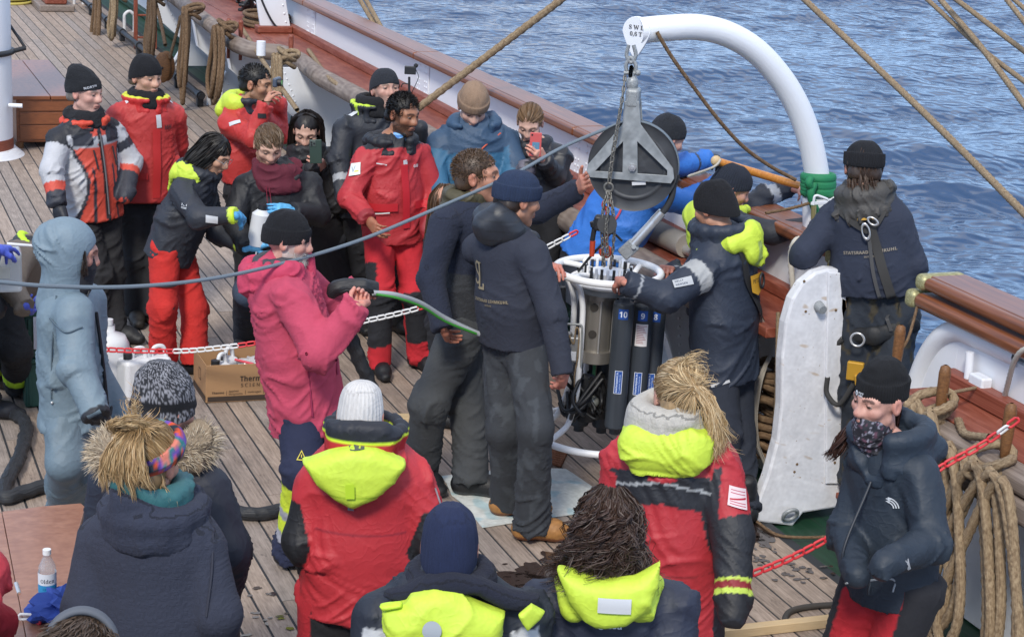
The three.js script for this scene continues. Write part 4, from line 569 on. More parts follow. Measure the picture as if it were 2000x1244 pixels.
{ // coils forward
  const y = 1.0, at1 = (u, v) => atY(u, v, y), at2 = (u, v, x) => { const p = atX(u, v, x); p.y = Math.min(p.y, 1.1); return p; }, S = V(0, 0, 1), red = MAT.redoxide;
  coil('thick bunch of brown rope loops hanging near the bow rail', at2(205, -14, 4.12), 9, 0.75, 0.5, 0.026, MAT.tarred, S); coil('pale brown rope loops beside the red ladder', at2(238, -10, 4.12), 5, 0.6, 0.34, 0.026, MAT.manila, S);
  coil('dark rope bunch hanging behind the wooden block', at2(312, -4, 4.12), 7, 0.8, 0.36, 0.024, MAT.tarred, S); coil('long dark rope loops hanging over white bracket', at2(382, 10, 4.12), 6, 0.98, 0.3, 0.024, MAT.tarred, S); coil('open brown rope loops with wide tail on pin rail bend', at2(446, 32, 4.14), 5, 0.78, 0.44, 0.024, MAT.tarred, S, 4); coil('neat tight bunch of tan rope behind man with compact camera', at2(566, 86, 4.28), 11, 0.98, 0.36, 0.023, MAT.manila, S, 4);
  for (const [u, v, x] of [[568, 78, 4.56], [446, 24, 4.2], [470, 18, 4.3]]) { const q = at2(u, v, x); q.y = 0.99; pin(q, 0.2, red, 'short red painted belaying pin on forward pin rail'); }
  const rl = (label, pts, r, mat) => { const k = mesh('rope_line', rope(pts, r, 7, false, 0.5, r * 0.6), mat); tag(k, label, 'rope'); };
  rl('tan rope leading from pin rail bend down to deck', [at1(466, 46), D3(520, 130, 17.3), D3(580, 215, 16.2)], 0.024, MAT.manila);
  rl('tan rope leading down from the neat coil past the bracket', [at1(602, 98), D3(640, 150, 16.4), D3(680, 178, 15.9), D3(725, 208, 15.4)], 0.024, MAT.manila);
  rl('thick rope running from the shelf up across the sea', [D3(806, 219, 13.6), D3(1095, 0, 13.2), D3(1200, -85, 13)], 0.03, MAT.manila);
  rl('thin rope beyond the rail, double purchase, aft one', [atX(738, 60, 5.22), D3(700, -5, 18)], 0.024, MAT.manila); rl('thin rope beyond the rail, double purchase, forward one', [atX(745, 55, 5.22), D3(712, -5, 18)], 0.024, MAT.manila);
  // rigging over the sea
  rl('long thick rope slanting across the sea to the rail', [D3(1565, -8, 11), D3(1785, 200, 9.6), D3(2010, 425, 8.2), D3(2160, 580, 7.4)], 0.0195, MAT.manila);
  rl('doubled rigging rope, upper strand beside its twin', [D3(1805, -8, 11), D3(1915, 92, 10.2), D3(2010, 165, 9.4)], 0.015, MAT.manila); rl('doubled rigging rope, lower strand crossing its twin', [D3(1832, -8, 10.9), D3(1916, 90, 10.1), D3(2010, 215, 9.2)], 0.018, MAT.manila);
  rl('single rigging rope above the doubled one', [D3(1860, -8, 10.5), D3(2010, 106, 9.8)], 0.016, MAT.manila); rl('thin rigging rope crossing the sea, inner one of the outermost pair', [D3(1962, -8, 10), D3(2010, 52, 9.6)], 0.015, MAT.manila); rl('thin rigging rope crossing the sea, outermost of all', [D3(1975, -8, 10.4), D3(2010, 24, 10.2)], 0.014, MAT.manila);
  // big wooden tackle block
  const bk = thing('tackle_block', 'large varnished wooden tackle block hanging by the track', 'block'), bp = D3(316, 132, 21), ell = (p, z, m) => mesh('cheek', new THREE.SphereGeometry(1, 24, 16).scale(0.1, 0.18, 0.035).applyMatrix4(basis(CR, V(0, 1, 0), CR.clone().cross(V(0, 1, 0)), p)), m, bk); ell(bp, 0, MAT.brownwood); ell(bp.clone().add(V(0.06, 0.01, -0.06)), 0, MAT.brownwood); mesh('sheave', new THREE.CylinderGeometry(0.09, 0.09, 0.05, 20).rotateX(Math.PI / 2).translate(bp.x + 0.03, bp.y, bp.z - 0.04), MAT.black, bk); mesh('pin_bolt', ball(bp.clone().add(V(-0.01, 0, 0.035)), 0.016), MAT.black, bk);
  rl('dark rope running from ladder down to the wooden block', [D3(322, 88, 21), D3(312, 40, 21.4), D3(298, -10, 21.8)], 0.024, MAT.tarred); rl('second dark rope of the block tackle', [D3(330, 115, 21), D3(345, 60, 21), D3(352, 30, 21)], 0.02, MAT.tarred);
  // stanchion and machinery on the shelf
  const st = thing('shelf_stanchion', 'white riveted stanchion plate standing on red shelf base', 'stanchion'), sp = atY(592, 62, 0.99); mesh('plate', prism([V(4.98, 0.99, sp.z), V(4.66, 0.99, sp.z), V(4.5, 1.9, sp.z), V(4.8, 1.9, sp.z)], V(0, 0, 1), 0.04, 0.004), MAT.white, st); mesh('base_chock', box(4.6, 4.98, 0.988, 1.06, sp.z - 0.06, sp.z + 0.12, 0.012), MAT.redoxide, st); mesh('cable', tube([V(4.56, 1.75, sp.z + 0.07), V(4.62, 1.4, sp.z + 0.07), V(4.78, 1.08, sp.z + 0.1), V(4.93, 1.02, sp.z + 0.1)], 0.012, 24, 6), MAT.black, st); const rv = []; for (let y = 1.1; y < 1.9; y += 0.09) rv.push(ball(V(4.94 - (y - 1) * 0.2, y, sp.z + 0.042), 0.013, 8)); mesh('rivets', rv, MAT.white, st).userData.kind = 'stuff';
  const rp = thing('rope_coil', 'flat round coil of dark rope lying on the red shelf', 'rope'), rc = atY(520, 48, 1.0), gs = []; for (let i = 0; i < 7; i++) gs.push(rope([0, 1, 2, 3, 4, 5, 6, 7].map((j) => { const a = j / 8 * 6.2832; return V(rc.x + Math.cos(a) * (0.24 - i % 3 * 0.04), 1.01 + Math.floor(i / 2) * 0.035, rc.z + Math.sin(a) * (0.34 - i % 3 * 0.05)); }), 0.024, 7, true)); mesh('turns', gs, MAT.tarred, rp);
  const mc = thing('shackle_heap', 'heap of black shackles and blocks on forward red shelf', 'shackles'), mp = atY(492, 30, 1.0); for (let i = 0; i < 9; i++) mesh('shackle', new THREE.TorusGeometry(rr(0.05, 0.09), 0.02, 8, 18, 5).rotateX(rr(0, 3)).rotateY(rr(0, 3)).translate(mp.x + rr(-0.12, 0.12), 1.06 + rr(0, 0.2), mp.z + rr(-0.2, 0.2)), MAT.black, mc); mesh('hose', tube([mp.clone().add(V(0, 0.1, 0)), mp.clone().add(V(-0.1, 0.32, 0.1)), mp.clone().add(V(-0.2, 0.4, -0.3))], 0.03, 20, 8), MAT.black, mc); const cw = D3(510, 50, 17.5); mesh('white_tin', cyl(cw.clone().setY(0.99), cw.clone().setY(1.13), 0.045), MAT.white, mc);
}
{ // gangway pillar, right-hand bulwark, cap pieces
  const z = -7.55, q = (u, v) => atZ(u, v, z), t = thing('gangway_pillar', 'tall white painted steel pillar plate with rounded top beside the rail gap', 'pillar');
  const out = [[1476, 1000], [1480, 1014], [1546, 1022], [1556, 1010], [1566, 997], [1640, 985], [1662, 985], [1662, 962], [1656, 900], [1655, 780], [1650, 620], [1643, 530], [1618, 528], [1592, 536], [1568, 556], [1550, 585], [1537, 630], [1530, 700], [1529, 790], [1521, 860], [1502, 930], [1482, 982]].map((a) => q(...a));
  mesh('plate', prism(out.reverse(), V(0, 0, -1), 0.05, 0.012), MAT.whiteOld, t);
  mesh('edge_flange', prism([q(1616, 532), q(1643, 533), q(1650, 620), q(1655, 780), q(1656, 940), q(1612, 940), q(1612, 700)].reverse(), V(0, 0, 1), 0.02, 0.006), MAT.whiteOld, t);
  const rust = std([0.16, 0.1, 0.05], 0.9); mesh('rust_pit', prism([q(1641, 580), q(1648, 585), q(1650, 625), q(1644, 630), q(1640, 600)].reverse(), V(0, 0, 1), 0.024, 0.002), rust, t);
  mesh('ring_bolt', new THREE.TorusGeometry(0.04, 0.011, 8, 22).rotateX(0.5).translate(q(1537, 1000).x, q(1537, 1000).y, z + 0.04), MAT.galv, t); mesh('lug', [cyl(q(1597, 596), q(1597, 596).add(V(0, -0.01, 0.06)), 0.03, 0.022)], MAT.galv, t);
  for (const [u, v] of [[1572, 607], [1628, 603], [1569, 548], [1555, 905], [1550, 920], [1626, 900]]) mesh('bolt_hole', new THREE.CylinderGeometry(0.007, 0.007, 0.004, 10).rotateX(Math.PI / 2).translate(q(u, v).x, q(u, v).y, z + (u > 1612 && v > 532 ? 0.028 : 0.013)), rust, t);
  const fz = q(1662, 968); mesh('foot_bracket', box(fz.x - 0.03, fz.x + 0.2, fz.y - 0.02, fz.y + 0.02, z - 0.2, z + 0.02, 0.006), MAT.whiteOld, t);
  const pf = thing('step_grating', 'red painted step grating behind the white pillar', 'grating'); for (let i = 0; i < 8; i++) mesh('bar', box(5.0 + i * 0.06, 5.03 + i * 0.06, 0.1, 0.13, -8.3, -7.36, 0.004), MAT.redoxide, pf); mesh('frame', [box(4.97, 5.5, 0.06, 0.098, -8.3, -8.26, 0.004), box(4.97, 5.5, 0.06, 0.098, -7.4, -7.36, 0.004)], MAT.redoxide, pf);
  const br = thing('cap_rail_end', 'green bronze end fitting of the varnished cap rail', 'fitting'); mesh('socket', [box(4.93, 5.22, 1.325, 1.42, -7.8, -7.62, 0.02), box(4.9, 5.0, 1.3, 1.36, -7.72, -7.6, 0.015)], MAT.bronze, br);
  // the bulwark aft of the gap
  const b2 = thing('bulwark', 'short white bulwark aft of the gap with doubled varnished rails', 'bulwark'), e = -6.95, XB = 5.06, sy = 0.985;
  mesh('plating', [box(XB, XB + 0.03, -0.24, 1.24, -6.75, 1.2, 0.004)], MAT.white, b2); mesh('shelf', box(4.74, XB - 0.001, sy - 0.055, sy, -6.75, 1.2, 0.006), MAT.redoxide, b2); mesh('shelf_coaming', box(XB - 0.08, XB - 0.001, sy + 0.001, sy + 0.09, -6.75, 1.2, 0.012), MAT.redoxide, b2); mesh('lower_plating', box(4.98, 5.05, -0.03, 0.92, -6.4, 1.2, 0.01), MAT.white, b2);
  const arc = []; for (let i = 0; i <= 12; i++) { const a = i / 12 * Math.PI / 2; arc.push(V(XB + 0.015, 0.76 + Math.sin(a) * 0.5, -6.7 - Math.cos(a) * 0.36)); } arc.unshift(V(XB + 0.015, 0.3, -7.06)); arc.push(V(XB + 0.015, 1.27, -6.3)); mesh('end_flange', tube(arc, 0.055, 60, 12, false, 0.4), MAT.white, b2); mesh('end_plate', prism([V(XB + 0.002, -0.1, -6.75), V(XB + 0.002, 1.24, -6.75), ...arc.slice(1, 13).reverse().map((p) => p.clone().setX(XB + 0.002)), V(XB + 0.002, -0.1, -7.06)], V(1, 0, 0), 0.025, 0.002), MAT.white, b2);
  mesh('hinge_bracket', [cyl(V(5.02, 1.2, -6.6), V(5.02, 1.0, -6.58), 0.02), box(4.99, 5.05, 0.98, 1.12, -6.55, -6.44, 0.012)], MAT.white, b2);
  const cap0 = atX(1800, 562, 5.06), q1 = atX(1803, 556, 4.98);
  const up = (a, b, y0, y1, x0, x1, m, n, r = 0.02) => mesh(n, (() => { const g = box(x0, x1, y0, y1, a, b, r), p = g.attributes.position, u = g.attributes.uv; for (let i = 0; i < p.count; i++) u.setXY(i, p.getZ(i) * 0.35, (p.getX(i) + p.getY(i)) * 0.7); return g; })(), m, b2);
  up(-7.0, -6.12, 1.392, 1.456, 4.99, 5.1, MAT.varnish, 'upper_rail', 0.03); up(-7.0, -6.12, 1.395, 1.46, 5.03, 5.24, MAT.varnish, 'upper_rail_top', 0.012); up(-6.12, 1.2, 1.392, 1.456, 4.99, 5.1, MAT.varnish, 'upper_rail', 0.03); up(-6.12, 1.2, 1.395, 1.46, 5.03, 5.24, MAT.varnish, 'upper_rail_top', 0.012); up(-7.04, 1.2, 1.295, 1.372, 4.97, 5.1, MAT.varnish, 'lower_rail', 0.036);
  mesh('bronze_cap', [box(4.98, 5.245, 1.385, 1.464, -7.06, -6.98, 0.03)], MAT.bronze, b2); mesh('bronze_cap', [box(4.96, 5.11, 1.288, 1.379, -7.1, -7.02, 0.03)], MAT.bronze, b2); mesh('bronze_joint', box(4.98, 5.245, 1.385, 1.466, -6.16, -6.08, 0.03), MAT.bronze, b2);
  const tim = thing('pin_rail', 'grey brown timber pin rail below the doubled varnished rails', 'pin rail'); mesh('timber', [box(4.6, 4.739, 0.9, 0.99, -6.55, 1.2, 0.03)], MAT.greywood, tim); mesh('lower_timber', box(4.585, 4.7, 0.79, 0.898, -6.5, 1.2, 0.03), MAT.greywood, tim);
  const p1 = atX(1757, 690, 4.78), pins = [[1757, 668, 4.86], [1846, 735, 4.7], [1976, 800, 4.67]].map(([u, v, x]) => { const p = atX(u, v, x); p.y = 0.99; return p; });
  pins.forEach((p, i) => pin(p, 0.25, MAT.brownwood, ['brown belaying pin beside white rounded bulwark end', 'brown belaying pin holding the rope bunch behind capped woman', 'brown belaying pin tied with red plastic chain'][i]));
  const S = V(0, 0, 1); coil('heavy tan rope bunch hanging behind woman in teal jacket', pins[1].clone().add(V(-0.02, 0.04, 0)), 8, 0.95, 0.6, 0.0235, MAT.manila, S, 3); coil('long heavy tan rope loops hanging nearly to green gutter', pins[2].clone().add(V(-0.05, -0.02, 0)), 9, 1.0, 1.05, 0.0235, MAT.manila, S, 3);
  const rl = (label, pts, r, mat) => tag(mesh('rope_line', rope(pts, r, 7, false, 0.5, r * 0.6), mat), label, 'rope');
  rl('thin rope tied from bronze cap down to brown pin', [V(5.0, 1.33, -7.02), atX(1775, 660, 4.9), pins[0].clone().add(V(0, 0.1, 0))], 0.008, MAT.tarred); rl('thin rope across white bulwark end to rope bunch', [V(5.03, 1.06, -6.5), pins[1].clone().add(V(0, 0.12, 0.02))], 0.009, MAT.manila); rl('pale rope laid over the lower varnished rail', [V(5.05, 1.05, -6.35), V(4.93, 1.36, -6.12), V(5.05, 1.38, -5.95), V(5.15, 1.35, -5.6)], 0.013, MAT.softrope); rl('loose rope between the two tan rope bunches', [pins[1].clone().add(V(0.03, 0.02, 0.1)), pins[1].clone().lerp(pins[2], 0.5).add(V(-0.03, 0.02, 0)), pins[2].clone().add(V(-0.05, 0.08, -0.05))], 0.02, MAT.manila);
  // canvas bag and ropes by the pillar
  const cv = thing('canvas_bag', 'grey canvas rope bag slung open under the pin rail', 'bag'), c2 = std([0.36, 0.33, 0.29], 0.95, 0, { bumpMap: weave, bumpScale: 0.002 });
  const P = [], I = [], W = 14, Hh = 18, e1 = [[1505, 695], [1482, 745], [1475, 800], [1478, 860], [1495, 905]], e0 = [[1428, 735], [1436, 800], [1440, 850], [1452, 885], [1480, 912]], c1 = new THREE.CatmullRomCurve3(e1.map((a) => atZ(a[0], a[1], -8.0))), c0 = new THREE.CatmullRomCurve3(e0.map((a) => atZ(a[0], a[1], -8.25))); for (let j = 0; j <= Hh; j++) for (let i = 0; i <= W; i++) { const a = c0.getPoint(j / Hh), b = c1.getPoint(j / Hh), p = a.lerp(b, i / W); p.z += 0.12 * Math.sin(i / W * Math.PI) + 0.02 * nz(i * 0.4, j * 0.15, 2); P.push(p.x, p.y, p.z); if (i < W && j < Hh) { const k = j * (W + 1) + i; I.push(k, k + W + 1, k + 1, k + 1, k + W + 1, k + W + 2); } } const cg = new THREE.BufferGeometry(); cg.setAttribute('position', new THREE.Float32BufferAttribute(P, 3)); cg.setIndex(I); cg.computeVertexNormals(); mesh('sheet', boxUV(cg, 8), c2, cv); mesh('hem', tube(e1.map((a) => atZ(a[0], a[1], -8.0)), 0.012, 40, 8), c2, cv);
  const rh = thing('rope_heap', 'dark heap of old rope inside the canvas bag', 'rope'), hp = []; for (let i = 0; i < 16; i++) { const c = atZ(1505 + rr(-14, 12), 720 + i * 11, -8.12); hp.push(rope([0, 1, 2, 3, 4, 5].map((j) => { const a = j / 6 * 6.28; return c.clone().add(V(Math.cos(a) * 0.09, rr(-0.03, 0.03), Math.sin(a) * 0.13)); }), 0.022, 7, true)); } mesh('turns', hp, MAT.tarred, rh);
  rl('tan rope tail hanging in front of the canvas bag', [atZ(1521, 610, -7.75), atZ(1519, 700, -7.72), atZ(1516, 800, -7.7), atZ(1508, 880, -7.66), atZ(1490, 940, -7.62), atZ(1474, 975, -7.6)], 0.0125, MAT.manila); rl('second strand of the tan rope beside white pillar', [atZ(1527, 640, -7.75), atZ(1526, 690, -7.74), atZ(1520, 740, -7.73)], 0.0125, MAT.manila); rl('white braided rope looped over the varnished cap rail', [atX(1572, 462, 5.0), atX(1553, 472, 4.93), atX(1545, 500, 4.93), atX(1548, 545, 4.95), atX(1550, 562, 4.96)], 0.017, std([0.55, 0.52, 0.46], 0.9));
  rl('thin brown rope lying on deck along the gutter', [atY(1432, 985, 0.012), atY(1480, 1020, 0.012), atY(1520, 1045, 0.01), atY(1580, 1050, 0), atY(1640, 1046, 0)], 0.009, MAT.tarred);
  const rs2 = thing('canvas_roll', 'rolled grey canvas lying on red shelf by the sampler', 'canvas'); mesh('roll', cyl(V(4.8, 1.06, -10.2), V(4.86, 1.06, -9.2), 0.075, 0.07, 20), c2, rs2); mesh('end_fitting', cyl(V(4.86, 1.04, -9.2), V(4.865, 1.04, -9.12), 0.03), MAT.steel, rs2);
  // bottom right battens and hose
  const plank = (a, b, w, h, label) => { const d = b.clone().sub(a), L = d.length(); const k = new THREE.Mesh(new RoundedBoxGeometry(L, h, w, 2, 0.004).applyMatrix4(basis(d.clone().normalize(), V(0, 1, 0), d.clone().normalize().cross(V(0, 1, 0)), a.clone().lerp(b, 0.5).add(V(0, h / 2 + 0.002, 0)))), MAT.pine); k.name = numbered('batten'); k.castShadow = k.receiveShadow = true; scene.add(k); tag(k, label, 'batten'); };
  plank(atY(1360, 1252, 0), atY(1660, 1218, 0), 0.05, 0.045, 'pale pine batten lying on deck by red trousers'); plank(atY(745, 826, 0), atY(960, 830, 0), 0.09, 0.045, 'pale pine batten lying behind the white mat'); plank(atY(1990, 1235, 0), atY(2060, 1215, 0), 0.1, 0.2, 'short upright pine block at gutter edge');
  tag(mesh('hose', tube([atY(1538, 1222, 0.015), atY(1535, 1205, 0.015), atY(1550, 1192, 0.015), atY(1590, 1184, 0.015), atY(1660, 1180, 0.015)], 0.015, 40, 8), std([0.05, 0.045, 0.04], 0.6)), 'dark thin hose curling on deck near pine batten', 'hose');
}
{ // davit with its pulley, chains and hook
  const t = thing('davit', 'white curved davit arm with SWL plate reaching over the deck', 'davit'), foot = atX(1598, 440, 5.14), tip = atD(1245, 62, 9.05), n = tip.clone().sub(foot).setY(0).normalize().cross(V(0, 1, 0)), w = (u, v) => atP(u, v, foot, n);
  const path = [[1246, 60], [1300, 55], [1362, 53], [1420, 66], [1475, 98], [1522, 148], [1557, 205], [1580, 265], [1593, 320], [1599, 370], [1600, 440], [1601, 500]].map((a) => w(...a));
  mesh('arm', tube(path, 0.0665, 110, 32, false, 0.5), MAT.white, t);
  const ax = path[0].clone().sub(path[1]).normalize().multiplyScalar(0.35).addScaledVector(CAM.clone().sub(path[0]).normalize(), 0.6).setY(0).normalize(), ay = V(0, 1, 0).addScaledVector(ax, -ax.y).normalize(), az = ax.clone().cross(ay), c = path[0].clone().addScaledVector(ax, 0.004).add(V(0, -0.005, 0)), sp = []; for (let i = 0; i < 28; i++) { const a = i / 28 * 6.2832, s = Math.sin(a), r = s < 0 ? 1 - 0.55 * s * s : 1; sp.push(c.clone().addScaledVector(az, Math.cos(a) * 0.074 * (s < 0 ? 1 + 0.55 * s : 1)).addScaledVector(ay, s * (s < 0 ? 0.125 : 0.076))); }
  mesh('end_plate', prism(sp, ax, 0.012, 0.003), MAT.white, t);
  const pg = new THREE.PlaneGeometry(0.115, 0.07).applyMatrix4(basis(az.clone().negate(), ay, ax.clone().negate(), c.clone().addScaledVector(ax, 0.0185).add(V(0, 0.008, 0)))), flip = az.clone().negate().cross(ay).dot(ax) > 0; const pg2 = new THREE.PlaneGeometry(0.115, 0.07).applyMatrix4(basis(ay.clone().cross(ax), ay, ax, c.clone().addScaledVector(ax, 0.0185).add(V(0, 0.008, 0)))); mesh('load_marking', pg2, printMat(230, 140, (x) => { x.fillStyle = '#2a2b30'; x.font = 'bold 58px serif'; x.textAlign = 'center'; x.fillText('S W L', 115, 58); x.fillText('0,6 T', 115, 124); }), t);
  mesh('line_eye', [tube([w(1272, 58).addScaledVector(n, 0.07), w(1270, 66).addScaledVector(n, 0.09), w(1285, 68).addScaledVector(n, 0.1), w(1300, 62).addScaledVector(n, 0.07)].map((p) => p), 0.01, 20, 8)], MAT.white, t);
  const sg = n.dot(CAM.clone().sub(foot)) > 0 ? 1 : -1, F2 = (u, v, o) => w(u, v).addScaledVector(n, sg * o);
  tag(mesh('rope_line', rope([F2(1271, 58, 0.075), F2(1277, 72, 0.085), F2(1300, 110, 0.09), F2(1340, 165, 0.09), F2(1390, 230, 0.09), F2(1440, 282, 0.08), F2(1490, 318, 0.08), F2(1540, 345, 0.08)], 0.0105, 7), MAT.tarred), 'thin brown line sagging from davit tip to davit foot', 'rope');
  tag(mesh('rope_line', rope([F2(1478, 408, 0.1), F2(1530, 398, 0.1), F2(1570, 388, 0.09)], 0.009, 7), MAT.tarred), 'thin brown line tied across to davit foot', 'rope');
  const gsn = thing('green_sling', 'green webbing sling wrapped round the davit foot', 'sling'), gm = std([0.012, 0.19, 0.075], 0.7, 0, { bumpMap: weave, bumpScale: 0.002 }), gw = []; for (let i = 0; i < 5; i++) { const v = 346 + i * 7, c3 = w(1599, v), tl = 0.1 * (i % 2 ? 1 : -1); gw.push(new THREE.TorusGeometry(0.083, 0.016, 8, 30).scale(1, 1, 1.6).rotateX(Math.PI / 2 + tl).translate(c3.x, c3.y, c3.z)); } mesh('wraps', gw, gm, gsn); mesh('tail', [tube([F2(1575, 350, 0.09), F2(1566, 372, 0.1), F2(1578, 405, 0.09), F2(1592, 418, 0.08)], 0.022, 20, 6), tube([F2(1568, 340, 0.09), F2(1562, 350, 0.1), F2(1570, 362, 0.09)], 0.022, 12, 6)], gm, gsn);
  const stub = F2(1610, 392, 0.05); mesh('stub_pipe', [cyl(stub, F2(1630, 382, 0.16), 0.036, 0.036, 24, true), cyl(stub, F2(1630, 382, 0.16), 0.029, 0.029, 24, true)], MAT.white, t); mesh('heel_socket', cyl(w(1600, 382), w(1602, 520), 0.09, 0.09, 28), MAT.white, t);
  mesh('pin_plate', [prism([F2(1548, 383, 0.2), F2(1556, 379, 0.2), F2(1592, 395, 0.2), F2(1590, 402, 0.2), F2(1560, 391, 0.2)], V(0, 1, 0), 0.012, 0.003), tube([F2(1552, 384, 0.2), F2(1554, 368, 0.2), F2(1560, 366, 0.2), F2(1580, 374, 0.2), F2(1582, 392, 0.2)], 0.007, 30, 8, false, 0.2)], MAT.white, t); mesh('locking_pin', cyl(F2(1553, 386, 0.2), F2(1552, 412, 0.2), 0.014), MAT.brass, t); mesh('locking_pin', cyl(F2(1582, 398, 0.2), F2(1582, 422, 0.2), 0.02), MAT.brass, t);
  // boat hook
  const bh = thing('boat_hook', 'amber varnished wooden pole held across the rail', 'pole'); mesh('pole', cyl(D3(1398, 314, 9.95), D3(1560, 362, 10.1), 0.023, 0.023, 16), new THREE.MeshPhysicalMaterial({ map: woodTex([206, 140, 60], [176, 108, 40], 1, 10), roughness: 0.35, clearcoat: 0.5 }), bh); mesh('knob', ball(D3(1399, 314, 9.95), 0.03), MAT.pine, bh); mesh('lashing', rope([D3(1408, 312, 9.9), D3(1400, 322, 9.88), D3(1385, 330, 9.88), D3(1345, 344, 9.95)], 0.007), MAT.softrope, bh);

  // pulley block
  const b = thing('pulley_block', 'large grey pulley wheel in galvanised triangular frame hung from davit', 'pulley'), dp = 9.06, cw = atD(1238, 323, dp), zt = CAM.clone().sub(cw).setY(0).normalize().applyAxisAngle(V(0, 1, 0), -0.1), xr = V(0, 1, 0).cross(zt).normalize(), Wm = basis(xr, V(0, 1, 0), zt, cw), pw = (u, v, o) => atP(u, v, cw.clone().addScaledVector(zt, o), zt);
  const R = 0.229, prof = [[0.0, -0.03], [0.06, -0.03], [0.065, -0.022], [0.15, -0.018], [0.155, -0.03], [0.17, -0.03], [0.175, -0.02], [R - 0.012, -0.024], [R, -0.036], [R, -0.03], [R - 0.03, -0.004], [R - 0.03, 0.004], [R, 0.03], [R, 0.036], [R - 0.012, 0.024], [0.175, 0.02], [0.17, 0.03], [0.155, 0.03], [0.15, 0.018], [0.065, 0.022], [0.06, 0.03], [0, 0.03]].map((q) => new THREE.Vector2(q[0], q[1]));
  mesh('wheel', new THREE.LatheGeometry(prof, 72).rotateX(Math.PI / 2).applyMatrix4(Wm), std(0xffffff, 0.55, 0.1, { map: cmap(64, 64, (u, v) => { const q = per(u, v, 3, 3) * 14; return [58 + q, 60 + q, 64 + q]; }) }), b);
  const pl = (o) => prism([[1222, 196], [1250, 196], [1253, 240], [1316, 326], [1318, 345], [1312, 354], [1156, 342], [1149, 330], [1152, 318], [1219, 240]].map((a) => pw(a[0], a[1], 0).addScaledVector(zt, o)).reverse(), zt, 0.009, 0.002, [[[1220, 272], [1219, 334], [1164, 331]], [[1247, 272], [1306, 329], [1306, 340], [1247, 336]]].map((h) => h.map((a) => pw(a[0], a[1], 0).addScaledVector(zt, o))));
  mesh('side_plate', pl(0.04), MAT.galv, b); mesh('side_plate', pl(-0.052), MAT.galv, b); mesh('axle', [cyl(cw.clone().addScaledVector(zt, -0.06), cw.clone().addScaledVector(zt, 0.066), 0.02, 0.02, 6), cyl(cw.clone().addScaledVector(zt, 0.04), cw.clone().addScaledVector(zt, 0.075), 0.011, 0.009, 12)], MAT.steel, b);
  mesh('strap', [new RoundedBoxGeometry(0.07, 0.1, 0.11, 3, 0.02).applyMatrix4(basis(xr, V(0, 1, 0), zt, pw(1237, 190, 0)))], MAT.galv, b); mesh('swivel', [new THREE.SphereGeometry(0.032, 16, 12).scale(1, 1.35, 1).applyMatrix4(basis(xr, V(0, 1, 0), zt, pw(1235, 163, 0))), cyl(pw(1235, 178, 0), pw(1234, 142, 0), 0.022, 0.016), new THREE.TorusGeometry(0.024, 0.01, 8, 18).applyMatrix4(basis(zt, V(0, 1, 0), xr, pw(1233, 140, 0)))], MAT.galv, b);
  mesh('name_tag', new RoundedBoxGeometry(0.07, 0.018, 0.002, 1, 0.0008).rotateZ(0.15).applyMatrix4(basis(xr, V(0, 1, 0), zt, pw(1248, 358, 0.04))), std([0.6, 0.6, 0.62], 0.5), b);
  const sh = thing('shackle', 'pair of galvanised bow shackles between davit tip and pulley', 'shackle'), sk = (v0, v1, x) => mesh('bow', [tube([pw(1225 + x, v1, 0), pw(1223 + x, (v0 + v1) / 2, 0), pw(1232 + x, v0, 0), pw(1242 + x, (v0 + v1) / 2, 0), pw(1240 + x, v1, 0)], 0.01, 30, 8), cyl(pw(1219 + x, v1, 0), pw(1246 + x, v1, 0), 0.011), ball(pw(1246 + x, v1, 0), 0.016)], MAT.galv, sh); sk(112, 142, 0); mesh('bow', [tube([pw(1228, 88, 0), pw(1224, 108, 0), pw(1233, 122, 0), pw(1242, 108, 0), pw(1238, 88, 0)], 0.01, 30, 8)], MAT.galv, sh);
  const ch = thing('lifting_chain', 'steel lifting chain hanging from shackle past the pulley wheel', 'chain'), cm = () => MAT.chain; chainOf(ch, [pw(1221, 148, 0.06), pw(1216, 190, 0.1), pw(1205, 255, 0.12), pw(1196, 310, 0.12), pw(1190, 358, 0.12)], 0.038, 0.024, 0.0048, cm); mesh('ring', new THREE.TorusGeometry(0.022, 0.006, 8, 20).applyMatrix4(basis(xr, V(0, 1, 0), zt, pw(1189, 366, 0.12))), MAT.chain, ch);
  const h = thing('chain_hoist', 'small black and orange lever chain hoist with orange hooks', 'hoist'), om = std(hex(0xb8442a), 0.5, 0.1), q = (u, v, o = 0.12) => pw(u, v, o);
  mesh('gearbox', [cyl(q(1186, 438, 0.07), q(1186, 438, 0.17), 0.05, 0.05, 24), new RoundedBoxGeometry(0.1, 0.08, 0.06, 3, 0.015).applyMatrix4(basis(xr, V(0, 1, 0), zt, q(1180, 436)))], MAT.black, h); mesh('lever', [cyl(q(1164, 430), q(1157, 470), 0.013), cyl(q(1161, 432), q(1163, 442), 0.024)], MAT.black, h); mesh('lever_grip', cyl(q(1158, 470), q(1156, 500), 0.015, 0.013), om, h);
  const hook = (u, v, s) => tube([q(u, v - 20 * s), q(u, v - 6 * s), q(u + 9 * s, v + 4 * s), q(u + 4 * s, v + 16 * s), q(u - 8 * s, v + 12 * s), q(u - 9 * s, v + 2 * s)], 0.011, 36, 8); mesh('hook', [hook(1183, 484, 1), cyl(q(1183, 452), q(1183, 468), 0.016)], om, h); mesh('hook', [hook(1186, 405, -0.8)], om, h);
